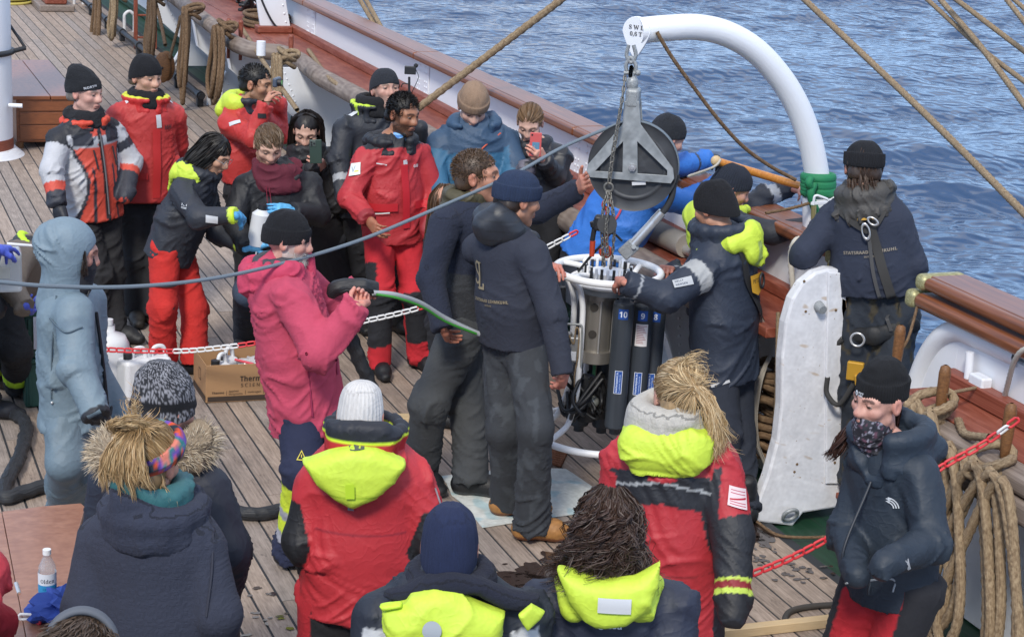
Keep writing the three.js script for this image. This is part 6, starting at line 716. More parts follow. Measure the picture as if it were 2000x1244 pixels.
// ---------------------------------------------------------------- people
const NAVY = 0x232a3a, BLK = 0x1a1b20, REDJ = 0xb02029, LIME = 0xc2da42;
const zipMat = std([0.03, 0.03, 0.035], 0.5), limeMat = std(hex(0xcdea35), 0.6), redMat = std(hex(0xa0182a), 0.6), whiteCloth = std([0.62, 0.63, 0.65], 0.7);
{ // man in the red sailing suit, hand in pocket
  const p = person('bearded man in red sailing jacket and red trousers, hand in his pocket', { sex: 'm', base: [778, 716], face: 28, head: [787, 222, 0.02], hface: 48, hpitch: 8, neck: [766, 283], pel: [768, 440], sw: 0.185, skin: 0x9a6a50, brow: 0x120d0b, beard: 0x191310, lips: 0x8a5148,
    elR: [683, 385, 0.4], wrR: [718, 428, 1], elL: [850, 375, -0.3], wrL: [838, 440, 1], knR: [742, 580, 0.3], knL: [808, 575, 0.3], anR: [742, 705], anL: [818, 693], ftR: 15, ftL: 40,
    handR: { curl: 0.4, skin: 0x9a6a50 },
    jacket: { color: REDJ, hem: [768, 470], hip: 0.2, waist: 0.185, paint: (q) => q.y > 0.0 && !q.arm ? 0x1c1e25 : q.arm && q.t > 1.86 ? 0x8c1722 : null },
    trousers: { color: 0xb81e2a, w: 1.08, paint: (t) => t.t > 0.98 && t.t < 1.72 && t.z > 0.0 ? 0x1b1c22 : t.x > 0.055 && t.t > 0.5 && t.t < 1.75 ? 0x1b1c22 : null }, shoes: { color: 0x15161a } });
  hair(p, 0x15110f, { n: 1900, len: 0.022, front: 0.055, side: 0.005, lift: 0.05, flow: (d) => V(d.x * 0.7, d.y * 0.5, 0.35), c2: 0x241c18, r: 0.0016 });
  worn(p, 'beard', [capS(p.h(-0.055, -0.045, 0.012), p.h(-0.03, -0.1, 0.055), 0.012), capS(p.h(0.055, -0.045, 0.012), p.h(0.03, -0.1, 0.055), 0.012), capS(p.h(-0.025, -0.107, 0.062), p.h(0.025, -0.107, 0.062), 0.016), capS(p.h(-0.026, -0.052, 0.087), p.h(0.026, -0.052, 0.087), 0.0045)], 0x17110e, { cell: 0.004, amp: 0.003, mat: 'hair', k: 0.012 });
  worn(p, 'neck_gaiter', [capS(p.h(0, -0.15, -0.01), p.h(0, -0.2, -0.015), 0.072, 0.078)], 0x3b76b8, { amp: 0.012, cell: 0.006, paint: (q, v) => nz(v.x * 30, v.y * 60, v.z * 30) > 0.1 ? 0x7fb0d8 : null });
  worn(p, 'collar', [...ringC(p, { y: -0.04, h: 0.08, rx: 0.12, rz: 0.11, r: 0.024, from: 30, to: 330, out: 0.15 }), capS(B(p, -0.1, 0.02, -0.11), B(p, 0.06, 0.03, -0.13), 0.05, 0.045)], 0x1b1d24, { k: 0.03, amp: 0.01 });
  const f = p.jacketF, wm = std([0.7, 0.7, 0.7], 0.6);
  patch(p, 'chest_print', f, at(p, 0.1, -0.12), p.F, 0.075, 0.03, printMat(128, 52, (x, w, h) => { x.fillStyle = '#e8dede'; x.font = 'bold 44px sans-serif'; x.textAlign = 'center'; x.fillText('Gill', w / 2, 42); }), 0, Y3);
  patch(p, 'reflector', f, at(p, 0.02, -0.11), p.F, 0.028, 0.075, REFL, 0.08); patch(p, 'storm_flap', f, at(p, 0.01, -0.3), p.F, 0.05, 0.4, std(hex(0xb81c28), 0.62), 0, p.Up, 0.008);
  patch(p, 'pocket_flap', f, at(p, -0.13, -0.36), p.F, 0.16, 0.05, std(hex(0xba1d29), 0.62), 0, p.Up, 0.012); patch(p, 'pocket_flap', f, at(p, 0.14, -0.36), p.F, 0.13, 0.05, std(hex(0xba1d29), 0.62), 0, p.Up, 0.012);
  patch(p, 'pocket_trim', f, at(p, -0.14, -0.395), p.F, 0.08, 0.008, wm, 0.1, p.Up, 0.014); patch(p, 'chest_trim', f, at(p, -0.13, -0.09), p.F, 0.06, 0.007, wm, -0.2);
  patch(p, 'shoulder_badge', f, p.AR.S.clone().lerp(p.AR.E, 0.18), p.L.clone().multiplyScalar(-1).addScaledVector(p.F, 0.6), 0.07, 0.07, printMat(64, 64, (x) => { x.fillStyle = '#d8dcd6'; x.fillRect(0, 0, 64, 64); x.strokeStyle = '#7a90a0'; x.lineWidth = 4; x.beginPath(); x.moveTo(14, 18); x.lineTo(26, 44); x.lineTo(36, 14); x.stroke(); x.fillStyle = '#c8c050'; x.fillRect(34, 40, 22, 8); }), 0.2);
}
{ // man with navy knitted cap and quilted hood, back towards us
  const p = person('man in dark navy crew jacket with quilted hood and tan leather boots', { sex: 'm', base: [1012, 1025], face: 128, head: [1012, 388, 0.02], hface: 118, hpitch: 8, neck: [990, 462], pel: [1005, 668], sw: 0.195, skin: 0xb08068, brow: 0x3a2a20, beard: 0x5a463c, beardK: 0.4, s: 1.02,
        elR: [1078, 610, 0.6], wrR: [1098, 728, 0.5], shR: [1040, 498], shL: [935, 485], elL: [1010, 560, -1], wrL: [1072, 520, -0.6], knR: [1045, 835, 0.4], knL: [985, 840, -0.3], anR: [1040, 1022], anL: [995, 975], ftR: 95, ftL: 100,
    handR: { curl: 0.45, thumb: 0.4, dir: [1118, 775, 0.1], palm: (q) => q.R.clone().negate().addScaledVector(q.T, -0.5), skin: 0xb98070 }, handL: { curl: 0.4, dir: [1110, 520, 0], palm: () => V(0, -1, 0), skin: 0xb98070 },
    jacket: { color: 0x262b3a, hem: [1000, 670], mat: 'cotton', hip: 0.185, waist: 0.19, chest: 0.185, amp: 0.009 },
    trousers: { color: 0x30343a, w: 1.12, flare: 1.1, amp: 0.014, paint: (t) => nz(t.t * 5, t.x * 20, t.z * 20) > 0.25 ? 0x3d4248 : null }, shoes: { color: 0x9a6c3a, sole: 0x7a4a2c, high: 0.17, k: 1.12, name: 'boot' } });
  beanie(p, 0x22304a, { brim: 0.06, low: 0.012, slack: 0.012, ribs: 60, back: -0.02 });
  hair(p, 0x3a2c24, { n: 0, len: 0.02, cap: true, side: -0.02 });
  worn(p, 'quilted_hood', [C(p, [950, 440, 0.1], [975, 425, 0.1], 0.07, 0.075), C(p, [950, 425, -0.04], [1000, 450, 0.1], 0.06, 0.065), C(p, [960, 460, 0.1], [1040, 465, 0.06], 0.05, 0.035), C(p, [990, 440, -0.12], [1045, 465, -0.05], 0.05, 0.025), C(p, [950, 425, 0.0], [975, 412, -0.06], 0.06, 0.05)], 0x23272f, { k: 0.05, amp: 0.004, mat: 'puffy', cell: 0.007, paint: (q, v) => { const a = Math.abs(((v.y * 22 + nz(v.x * 6, v.y * 6, v.z * 6) * 0.5) % 1 + 1) % 1 - 0.5); return a < 0.06 ? 0x191c22 : null; } });
  const f = p.jacketF, gold = '#8d8168';
  patch(p, 'back_emblem', f, at(p, 0.045, -0.17), p.F.clone().negate(), 0.1, 0.17, printMat(120, 200, (x) => { x.strokeStyle = gold; x.lineCap = 'round'; x.lineWidth = 13; x.beginPath(); x.moveTo(58, 28); x.bezierCurveTo(38, 10, 10, 24, 18, 56); x.bezierCurveTo(24, 84, 62, 84, 62, 116); x.bezierCurveTo(62, 150, 20, 150, 12, 126); x.stroke(); x.lineWidth = 15; x.beginPath(); x.moveTo(64, 24); x.lineTo(64, 168); x.lineTo(104, 168); x.lineTo(104, 146); x.stroke(); x.lineWidth = 6; x.beginPath(); x.moveTo(50, 22); x.lineTo(80, 22); x.moveTo(48, 168); x.lineTo(70, 168); x.stroke(); }), 0.04);
  patch(p, 'back_lettering', f, at(p, -0.03, -0.29), p.F.clone().negate(), 0.24, 0.05, printMat(420, 90, (x, w) => { x.fillStyle = gold; x.textAlign = 'center'; x.font = 'bold 40px sans-serif'; x.fillText('STATSRAAD LEHMKUHL', w / 2, 40, 410); x.font = '22px sans-serif'; x.fillText('BERGEN', w / 2, 74); }), 0.04);
}
{ // woman with glasses and blue gloves
  const p = person('dark-haired woman with glasses in navy jacket and bright red trousers, blue gloves', { sex: 'w', base: [342, 722], face: 68, head: [418, 300, 0.02], hface: 62, hpitch: 28, neck: [382, 352], pel: [335, 482], sw: 0.17, skin: 0xbf9278, brow: 0x1a1411, lips: 0x9a5a50, s: 0.97,
    elR: [388, 425, 1], wrR: [458, 420, 1], elL: [425, 455, 0.5], wrL: [472, 480, 1], knR: [318, 598, 0.2], knL: [378, 600, 0.2], anR: [316, 704], anL: [380, 704], ftR: 30, ftL: 60,
    handR: { curl: 0.25, glove: 0x4f9fd2, dir: [505, 418, 0.1], palm: (q) => q.T.clone().negate().add(V(0, -0.6, 0)) }, handL: { curl: 0.3, glove: 0x4f9fd2, dir: [510, 468, -0.1], palm: (q) => q.T.clone().add(V(0, 0.4, 0)) },
    jacket: { color: 0x262a34, hem: [325, 505], level: -0.2, hip: 0.2, waist: 0.185, paint: (q) => q.arm && q.t > 1.9 ? 0xc4e035 : null },
    trousers: { color: 0xb8241f, w: 1.12, flare: 1.15, amp: 0.015 }, shoes: { color: 0x1a1c22 } });
  hair(p, 0x16120f, { n: 1100, len: 0.17, front: 0.06, side: 0.0, flow: (d) => V(d.x * 0.35, -0.85, -0.25 - d.z * 0.1), seg: 8, lift: 0.004, grow: 0.02 });
  const gm = std([0.5, 0.48, 0.46], 0.3, 0.6), ring = (x) => new THREE.TorusGeometry(0.021, 0.0013, 6, 22).scale(1.15, 0.95, 1).translate(x, 0.001, 0.101).applyMatrix4(p.HM);
  mesh('glasses', [ring(0.031), ring(-0.031), cyl(p.h(0.008, 0.004, 0.104), p.h(-0.008, 0.004, 0.104), 0.0013), cyl(p.h(0.054, 0.004, 0.1), p.h(0.08, 0.006, 0), 0.0013), cyl(p.h(-0.054, 0.004, 0.1), p.h(-0.08, 0.006, 0), 0.0013)], gm, p.g);
  worn(p, 'hood', hoodBack(p, { w: 0.1, drop: 0.1, up: 0.03, z: -0.11, r: 0.04 }), LIME, { k: 0.035, amp: 0.012 });
  worn(p, 'collar', ringC(p, { y: -0.02, h: 0.09, rx: 0.105, rz: 0.105, r: 0.03, from: 20, to: 340, out: 0.12 }), 0x20242d, { k: 0.03, amp: 0.01 });
  const f = p.jacketF;
  patch(p, 'shoulder_badge', f, p.AR.S.clone().lerp(p.AR.E, 0.42), p.L.clone().negate().addScaledVector(p.F, 0.1), 0.055, 0.05, printMat(96, 80, (x) => { x.fillStyle = '#c9ccd0'; x.font = 'bold 52px sans-serif'; x.textAlign = 'center'; x.fillText('HH', 48, 46); x.fillRect(10, 56, 76, 6); x.fillRect(10, 66, 76, 4); }), 0, Y3);
  patch(p, 'cuff_reflector', f, p.AR.E.clone().lerp(p.AR.W, 0.35), p.T, 0.07, 0.045, REFL, 0, Y3); patch(p, 'cuff_trim', f, p.AR.E.clone().lerp(p.AR.W, 0.92), p.T, 0.02, 0.09, limeMat, 0.1, Y3);
  patch(p, 'knee_label', p.trouserF, p.LR.hip.clone().lerp(p.LR.kn, 0.9).addScaledVector(p.F, 0.05), p.T, 0.045, 0.03, MAT.blackMatte, 0, Y3); patch(p, 'pocket_trim', p.trouserF, p.LR.hip.clone().lerp(p.LR.kn, 0.55), p.T, 0.15, 0.014, MAT.blackMatte, -0.03, Y3, 0.01); 
}
{ // man in orange and white jacket
  const OR = 0xc8422c, WH = 0xb4b5ba, DK = 0x2a2d38;
  const p = person('older man in orange and white jacket with black cap standing before wooden chest', { sex: 'm', base: [205, 652], face: 38, head: [166, 180, 0.03], hface: 52, hpitch: 4, neck: [165, 244], pel: [180, 410], sw: 0.2, s: 1.04, skin: 0xc8998a, brow: 0x8a7a70, beard: 0x9a8a84, beardK: 0.25,
    elR: [98, 330, 0.3], wrR: [112, 398, 0.5], elL: [256, 318, -0.2], wrL: [245, 372, 0.7], knR: [190, 540, 0.3], knL: [215, 535, 0.3], anR: [196, 640], anL: [222, 640], ftR: 35, ftL: 60, handR: { curl: 0.4, glove: 0x1c1e26, sc: 1.1 },
    jacket: { color: OR, hem: [182, 424], waist: 0.195, hip: 0.2, chest: 0.19, paint: (q) => { const ax = Math.abs(q.x); if (q.arm < 0) return q.t < 0.2 ? 0x1c1e26 : q.t < 1.42 ? WH : q.t < 1.68 ? OR : DK; if (q.arm > 0) return q.t < 0.3 ? WH : q.t < 0.55 ? DK : q.t < 1.25 ? WH : q.t < 1.45 ? OR : DK; if (q.z > 0 && ax < 0.014) return 0x202228; if (q.y > -0.03) return ax > 0.06 ? 0x1c1e26 : OR; if (q.y > -0.1) return ax < 0.05 ? (q.y > -0.05 ? OR : WH) : ax > 0.17 ? WH : DK; if (q.y > -0.115 && ax > 0.02) return 0x9ea0a6; const c = 0.15 - 0.045 * Math.sin((q.y + 0.15) * -9); if (ax > c + 0.02) return WH; if (ax > c) return DK; return Math.abs(ax - 0.075 - 0.25 * (q.y + 0.33) ** 2) < 0.008 && q.y < -0.24 ? DK : null; } },
    trousers: { color: 0x1a1a1e, w: 1.05 }, shoes: { color: 0x17181b, k: 1.08 } });
  beanie(p, 0x1b1d22, { brim: 0, low: 0.035, slack: 0.035, rib: 0.0006, back: -0.055, lean: 1.1, mat: 'fleece' });
  hatPrint(p, -38, 0.052, 0.13, 0.03, text('NORTH', '#b9bcc4', 'bold 34px sans-serif', 38), 0.3, 180, 48);
  hair(p, 0x8a8078, { n: 0, len: 0.018, cap: true, front: 0.06, side: 0.03, flow: (d) => V(d.x, -0.8, 0) });
  worn(p, 'neck_scarf', ringC(p, { y: 0.02, h: 0.05, rx: 0.085, rz: 0.09, r: 0.032 }), 0x1c1d22, { k: 0.03, amp: 0.012, mat: 'fleece' });
  worn(p, 'collar', ringC(p, { y: -0.01, h: 0.045, rx: 0.115, rz: 0.12, r: 0.02, from: 22, to: 338, out: 0.15 }), OR, { k: 0.02, amp: 0.005, paint: (q) => q.y < 0.005 ? 0x20222a : null });
  seam(p, 'front_zip', p.jacketF, [B(p, 0, -0.04, 0.2), B(p, 0, -0.25, 0.2), B(p, 0, -0.42, 0.2), B(p, 0, -0.54, 0.2)], 0.006, std([0.2, 0.2, 0.21], 0.4, 0.4), p.F);
  for (const x of [-0.06, 0.09]) seam(p, 'pocket_zip', p.jacketF, [B(p, x, -0.13, 0.2), B(p, x + 0.012, -0.25, 0.2)], 0.0055, zipMat, p.F);
}
{ // man in red jacket with black cap
  const p = person('man in plain red jacket and black cap, yellow piping on his collar', { sex: 'm', base: [275, 622], face: 22, head: [284, 150, 0.02], hface: 38, hpitch: 4, neck: [284, 208], pel: [280, 385], sw: 0.2, s: 1.03, skin: 0xc0957f, brow: 0x6a5a4a, beard: 0x8a7464, beardK: 0.3,
    elR: [215, 290, 0.4], wrR: [232, 350, 0.5], elL: [345, 285, -0.5], wrL: [328, 345, -0.6], anR: [262, 605], anL: [300, 610], ftR: 10, ftL: 40,
    jacket: { color: 0xb42a28, hem: [285, 388], waist: 0.2, hip: 0.205, chest: 0.19 }, trousers: { color: 0x191a1e, w: 1.1 }, shoes: { color: 0x2a2622 } });
  beanie(p, 0x15161b, { brim: 0, low: 0.03, slack: 0.02, rib: 0.0008, back: -0.07, mat: 'fleece' }); hair(p, 0x6a5d50, { n: 0, len: 0.02, front: 0.06, side: 0.02 });
  worn(p, 'neck_scarf', ringC(p, { y: 0.03, h: 0.05, rx: 0.082, rz: 0.088, r: 0.032 }), 0x14151a, { k: 0.03, amp: 0.01, mat: 'fleece' });
  worn(p, 'collar', ringC(p, { y: -0.01, h: 0.07, rx: 0.118, rz: 0.115, r: 0.022, from: 18, to: 342, out: 0.12 }), 0xbd2a2a, { k: 0.02, amp: 0.006, paint: (q) => q.y > 0.072 ? 0xc9cf3a : null });
  const f = p.jacketF; patch(p, 'chest_print', f, at(p, 0.1, -0.11), p.F, 0.075, 0.05, printMat(96, 64, text('HH', '#4a3238', 'bold 54px sans-serif', 52)), 0, Y3);
  patch(p, 'reflector', f, at(p, 0.03, -0.07), p.F, 0.035, 0.085, REFL, 0.08); patch(p, 'shoulder_reflector', f, at(p, -0.13, 0.0), p.Up.clone().addScaledVector(p.F, 0.7), 0.08, 0.03, REFL, 0.3); patch(p, 'shoulder_reflector', f, at(p, 0.14, 0.0), p.Up.clone().addScaledVector(p.F, 0.7), 0.06, 0.028, REFL, -0.3);
  patch(p, 'storm_flap', f, at(p, 0.015, -0.34), p.F, 0.055, 0.46, std(hex(0xb62828), 0.62), 0, p.Up, 0.008); patch(p, 'pocket_flap', f, at(p, -0.11, -0.42), p.F, 0.13, 0.045, std(hex(0xb42828), 0.62), 0.05, p.Up, 0.012);
}
{ // man photographing
  const p = person('short-haired man in red jacket aiming a small compact camera, lime hood', { sex: 'm', coarse: 1, hh: 1.6, face: 58, head: [500, 163, 0.02], hface: 68, hpitch: 6, neck: [478, 215], pel: [478, 360], sw: 0.18, skin: 0xb08468, brow: 0x1a1412, beard: 0x2a2320, beardK: 0.45,
    elR: [492, 268, 1], wrR: [518, 205, 0.4], elL: [545, 262, -1], wrL: [545, 215, 0.3], handR: { curl: [0.5, 0.6, 0.65, 0.7], thumb: 0.5, dir: [535, 155, 0.1], palm: (q) => q.R.clone().addScaledVector(q.T, -0.6), skin: 0xb58a72 }, 
    jacket: { color: 0xb82926, hem: [480, 352], arm: 1.05, waist: 0.19 }, trousers: { color: 0x17181d }, shoes: { color: 0x15161a } });
  hair(p, 0x17130f, { n: 1500, len: 0.014, front: 0.05, side: -0.005, lift: 0.02, flow: (d) => V(d.x, d.y, d.z), r: 0.0016, seg: 4 });
  worn(p, 'hood', [...hoodBack(p, { w: 0.12, drop: 0.12, up: 0.05 })], LIME, { k: 0.04, amp: 0.008 });
  worn(p, 'collar', ringC(p, { y: 0.0, h: 0.08, rx: 0.1, rz: 0.105, r: 0.024, from: 25, to: 335, out: 0.2 }), 0x20242e, { k: 0.02, amp: 0.006 });
  patch(p, 'shoulder_reflector', p.jacketF, p.AR.S.clone().lerp(p.AR.E, 0.2), p.T.clone().add(V(0, 0.5, 0)), 0.075, 0.03, REFL, 0.2, Y3); patch(p, 'cuff_tab', p.jacketF, p.AR.E.clone().lerp(p.AR.W, 0.72), p.T, 0.055, 0.03, MAT.blackMatte, 0, Y3);
  mesh('wrist_strap', new THREE.TorusGeometry(0.031, 0.003, 6, 20).applyMatrix4(basis(V(1, 0, 0), V(0, 0, 1), V(0, 1, 0), p.AR.W.clone().lerp(p.AR.E, -0.12))), std([0.6, 0.5, 0.2], 0.6), p.g);
  const t = thing('compact_camera', 'small grey blue compact camera held up to a man\'s eye', 'camera'), cx = p.face(70), cu = V(0, 1, 0), cs = cu.clone().cross(cx), cp = p.J([540, 160, 0.05]), mm = basis(cs, cu, cx, cp);
  mesh('camera_body', new RoundedBoxGeometry(0.105, 0.062, 0.03, 3, 0.01).applyMatrix4(mm), std([0.09, 0.11, 0.15], 0.4, 0.3), t); mesh('lens', new THREE.CylinderGeometry(0.024, 0.026, 0.03, 20).rotateX(Math.PI / 2).translate(-0.012, 0, 0.025).applyMatrix4(mm), MAT.black, t); mesh('lens_glass', new THREE.CylinderGeometry(0.017, 0.017, 0.004, 20).rotateX(Math.PI / 2).translate(-0.012, 0, 0.041).applyMatrix4(mm), new THREE.MeshPhysicalMaterial({ color: new THREE.Color(0.12, 0.35, 0.05), roughness: 0.1, clearcoat: 1 }), t);
}
{ // man in burgundy scarf
  const p = person('man in black jacket and burgundy scarf looking down at white bottle', { sex: 'm', dep: 11.0, face: 5, head: [524, 283, 0.05], hface: 12, hpitch: 26, neck: [540, 342], pel: [540, 480], sw: 0.19, skin: 0xc49c88, brow: 0x5a4432, beard: 0x7a5f48, beardK: 0.6,
    elR: [455, 428, 0.4], wrR: [480, 482, 1], elL: [622, 420, 0.2], wrL: [572, 412, 1], knR: [482, 570, 0.3], knL: [560, 570, 0.2], anR: [476, 655], anL: [550, 655], handL: { curl: 0.25, glove: 0x5aa6d4, dir: [525, 408, 0.35], palm: (q) => V(0, -0.4, 0).addScaledVector(q.T, -1) },
    handR: { curl: 0.3, glove: 0x5aa6d4, dir: [512, 470, 0.35], palm: (q) => q.R.clone().addScaledVector(q.T, -0.5) },
    jacket: { color: 0x15171d, hem: [545, 500], waist: 0.2, hip: 0.21, chest: 0.19, arm: 1.1 }, trousers: { color: 0x1d2433, w: 1.12, paint: (t) => t.t < 1.02 && t.z > -0.02 ? 0x3a4a5e : null }, shoes: { color: 0x1a1b1f } });
  hair(p, 0x5d4a38, { n: 1700, len: 0.045, front: 0.055, side: 0.0, c2: 0x7d6850, lift: 0.006, hug: 0.8, flow: (d) => V(0.25, -0.25, 0.6), r: 0.0016 });
  worn(p, 'scarf', [...ringC(p, { y: -0.02, h: 0.06, rx: 0.115, rz: 0.11, r: 0.036 }), ...ringC(p, { y: -0.06, h: 0, rx: 0.13, rz: 0.13, r: 0.034 }), capS(B(p, 0.1, 0.0, -0.02), B(p, 0.1, 0.06, -0.06), 0.036)], 0x561226, { k: 0.035, amp: 0.02, mat: 'cotton', cell: 0.008 });
  mesh('drawcord', tube([B(p, -0.08, -0.03, 0.17), B(p, -0.075, -0.15, 0.2), B(p, -0.09, -0.25, 0.19), B(p, -0.06, -0.27, 0.19), B(p, -0.05, -0.17, 0.2), B(p, -0.06, -0.04, 0.17)], 0.0025, 40, 5), std(hex(0x7a1830), 0.8), p.g);
  const t = thing('sample_bottle', 'white plastic sample bottle held by two people in blue gloves', 'bottle'), a = p.J([500, 478, 0.33]), b = p.J([512, 405, 0.33]), pm = std([0.62, 0.64, 0.66], 0.45);
  const u = b.clone().sub(a); mesh('bottle_body', [cyl(a, a.clone().addScaledVector(u, 0.82), 0.058, 0.056, 20), cyl(a.clone().addScaledVector(u, 0.82), a.clone().addScaledVector(u, 0.95), 0.056, 0.024, 20)], pm, t); mesh('cap', cyl(a.clone().addScaledVector(u, 0.94), a.clone().addScaledVector(u, 1.08), 0.026, 0.026, 16), MAT.black, t); mesh('tubing', tube([p.J([502, 478, 0.36]), p.J([499, 500, 0.36]), p.J([497, 530, 0.33])], 0.006, 16, 6), pm, t);
}
{ // woman with phone
  const p = person('woman with long dark hair in black coat filming with dark green phone', { sex: 'w', coarse: 1, dep: 11.7, face: 0, head: [598, 256, 0.02], hface: -4, hpitch: 22, neck: [600, 305], pel: [622, 470], sw: 0.165, skin: 0xc09884, brow: 0x2a1e18, lips: 0xa05048,
    elL: [660, 395, 0.3], wrL: [632, 330, 1], elR: [585, 400, 0.4], wrR: [605, 340, 1], handL: { curl: [0.5, 0.5, 0.5, 0.55], thumb: 0.5, dir: [612, 300, 0.35], palm: (q) => q.T.clone().negate().addScaledVector(q.R, -0.6), skin: 0xc49a88 },
    jacket: { color: 0x1a1a1f, hem: [630, 545], waist: 0.17, hip: 0.2 }, trousers: { color: 0x1b1e26 }, shoes: { color: 0x15161a } });
  const l = []; for (const s of [-1, 1]) { lock(l, [p.h(0, 0.122, 0.0), p.h(s * 0.085, 0.06, 0.0), p.h(s * 0.1, -0.06, 0.0), p.h(s * 0.105, -0.2, 0.02), p.h(s * 0.11, -0.38, 0.03)], 420, 0.018, 0x1c1512, 0x2c211a, 0.02, 0.3, 1); lock(l, [p.h(s * 0.01, 0.125, -0.04), p.h(s * 0.08, 0.05, -0.05), p.h(s * 0.085, -0.1, -0.06), p.h(s * 0.09, -0.4, -0.05)], 260, 0.03, 0x1c1512, 0x2c211a, 0.02); }
  hairMesh(p, l, 0.0024); hair(p, 0x1a1310, { n: 0, len: 0.05, front: 0.052, side: 0.01, flow: (d) => V(Math.sign(d.x), -0.9, -0.3) });
  worn(p, 'collar', ringC(p, { y: 0.01, h: 0.05, rx: 0.095, rz: 0.095, r: 0.03, from: -170, to: 170 }), 0x17171b, { k: 0.03, amp: 0.01 });
  const t = thing('smartphone', 'dark green smartphone with camera lenses held by long-haired woman', 'phone'), cp = p.J([616, 296, 0.33]), mm = basis(p.R, p.Y, p.T, cp).multiply(M4().makeRotationZ(0.05));
  mesh('case', new RoundedBoxGeometry(0.078, 0.155, 0.01, 3, 0.005).applyMatrix4(mm), std(hex(0x33463f), 0.5), t); mesh('camera_plate', new RoundedBoxGeometry(0.036, 0.036, 0.004, 2, 0.002).translate(-0.017, 0.054, 0.006).applyMatrix4(mm), std(hex(0x54605c), 0.4), t); for (const [x, y] of [[-0.026, 0.062], [-0.026, 0.046], [-0.009, 0.054]]) mesh('lens', new THREE.CylinderGeometry(0.0065, 0.0065, 0.004, 16).rotateX(Math.PI / 2).translate(x, y, 0.009).applyMatrix4(mm), MAT.black, t);
}
{ // older man behind, with action camera on a pole
  const p = person('older man in black cap and navy jacket with lime piping behind red-suited man', { sex: 'm', coarse: 1, hh: 1.68, face: 30, head: [752, 175, 0], hface: 22, hpitch: -14, neck: [728, 228], pel: [722, 400], sw: 0.2, s: 1.03, skin: 0xb68c7c, brow: 0x6a5c50, beard: 0x8a7c72, beardK: 0.5,
    elR: [662, 310, 0.2], wrR: [668, 372, 0.6], elL: [815, 300, -0.2], wrL: [820, 260, 0.5], anR: [705, 618], anL: [770, 622],
    jacket: { color: 0x22262f, hem: [712, 420], waist: 0.2, hip: 0.2, paint: (q) => q.arm < 0 && q.t > 1.55 && q.t < 1.75 ? 0x9ea2a8 : null }, trousers: { color: 0x1a1b20, w: 1.2 }, shoes: { color: 0x15161a } });
  beanie(p, 0x24272e, { brim: 0, low: 0.03, slack: 0.012, rib: 0.0004, back: -0.06, mat: 'fleece' });
  worn(p, 'balaclava', [...ringC(p, { y: 0.04, h: 0.07, rx: 0.085, rz: 0.088, r: 0.03 })], 0x15161a, { k: 0.03, amp: 0.012, mat: 'fleece' }); worn(p, 'collar', ringC(p, { y: -0.01, h: 0.09, rx: 0.12, rz: 0.115, r: 0.02, from: 25, to: 335, out: 0.1 }), 0x20242c, { k: 0.02, amp: 0.008, paint: (q) => q.y > 0.09 || (q.x < -0.08 && Math.abs(q.z - 0.03) < 0.016) ? 0xb9d63a : null });
  patch(p, 'shoulder_reflector', p.jacketF, at(p, -0.15, 0), p.Up.clone().addScaledVector(p.F, 0.5), 0.055, 0.035, REFL, 0.2); strap(p, 'lime_piping', [[-0.1, -0.16], [-0.14, -0.18], [-0.17, -0.22]], 0.01, limeMat, 1, 0.006);
  const t = thing('action_camera', 'small black action camera with microphone on a short pole', 'camera'), q = (u, v) => p.J([u, v, 0.02]);
  mesh('pole', [cyl(q(799, 180), q(799, 150), 0.008), cyl(q(799, 205), q(799, 178), 0.012)], MAT.black, t); mesh('camera_body', new RoundedBoxGeometry(0.075, 0.052, 0.035, 3, 0.005).applyMatrix4(basis(p.R, p.Y, p.T, q(801, 137))), MAT.black, t); mesh('microphone', [ball(q(812, 128), 0.015), cyl(q(812, 128), q(809, 136), 0.006)], MAT.blackMatte, t); mesh('cable', tube([q(812, 136), q(817, 150), q(810, 168), q(803, 182)], 0.0025, 20, 5), MAT.black, t); mesh('bracket', tube([q(783, 170), q(787, 163), q(799, 164)], 0.004, 12, 5), MAT.black, t);
}
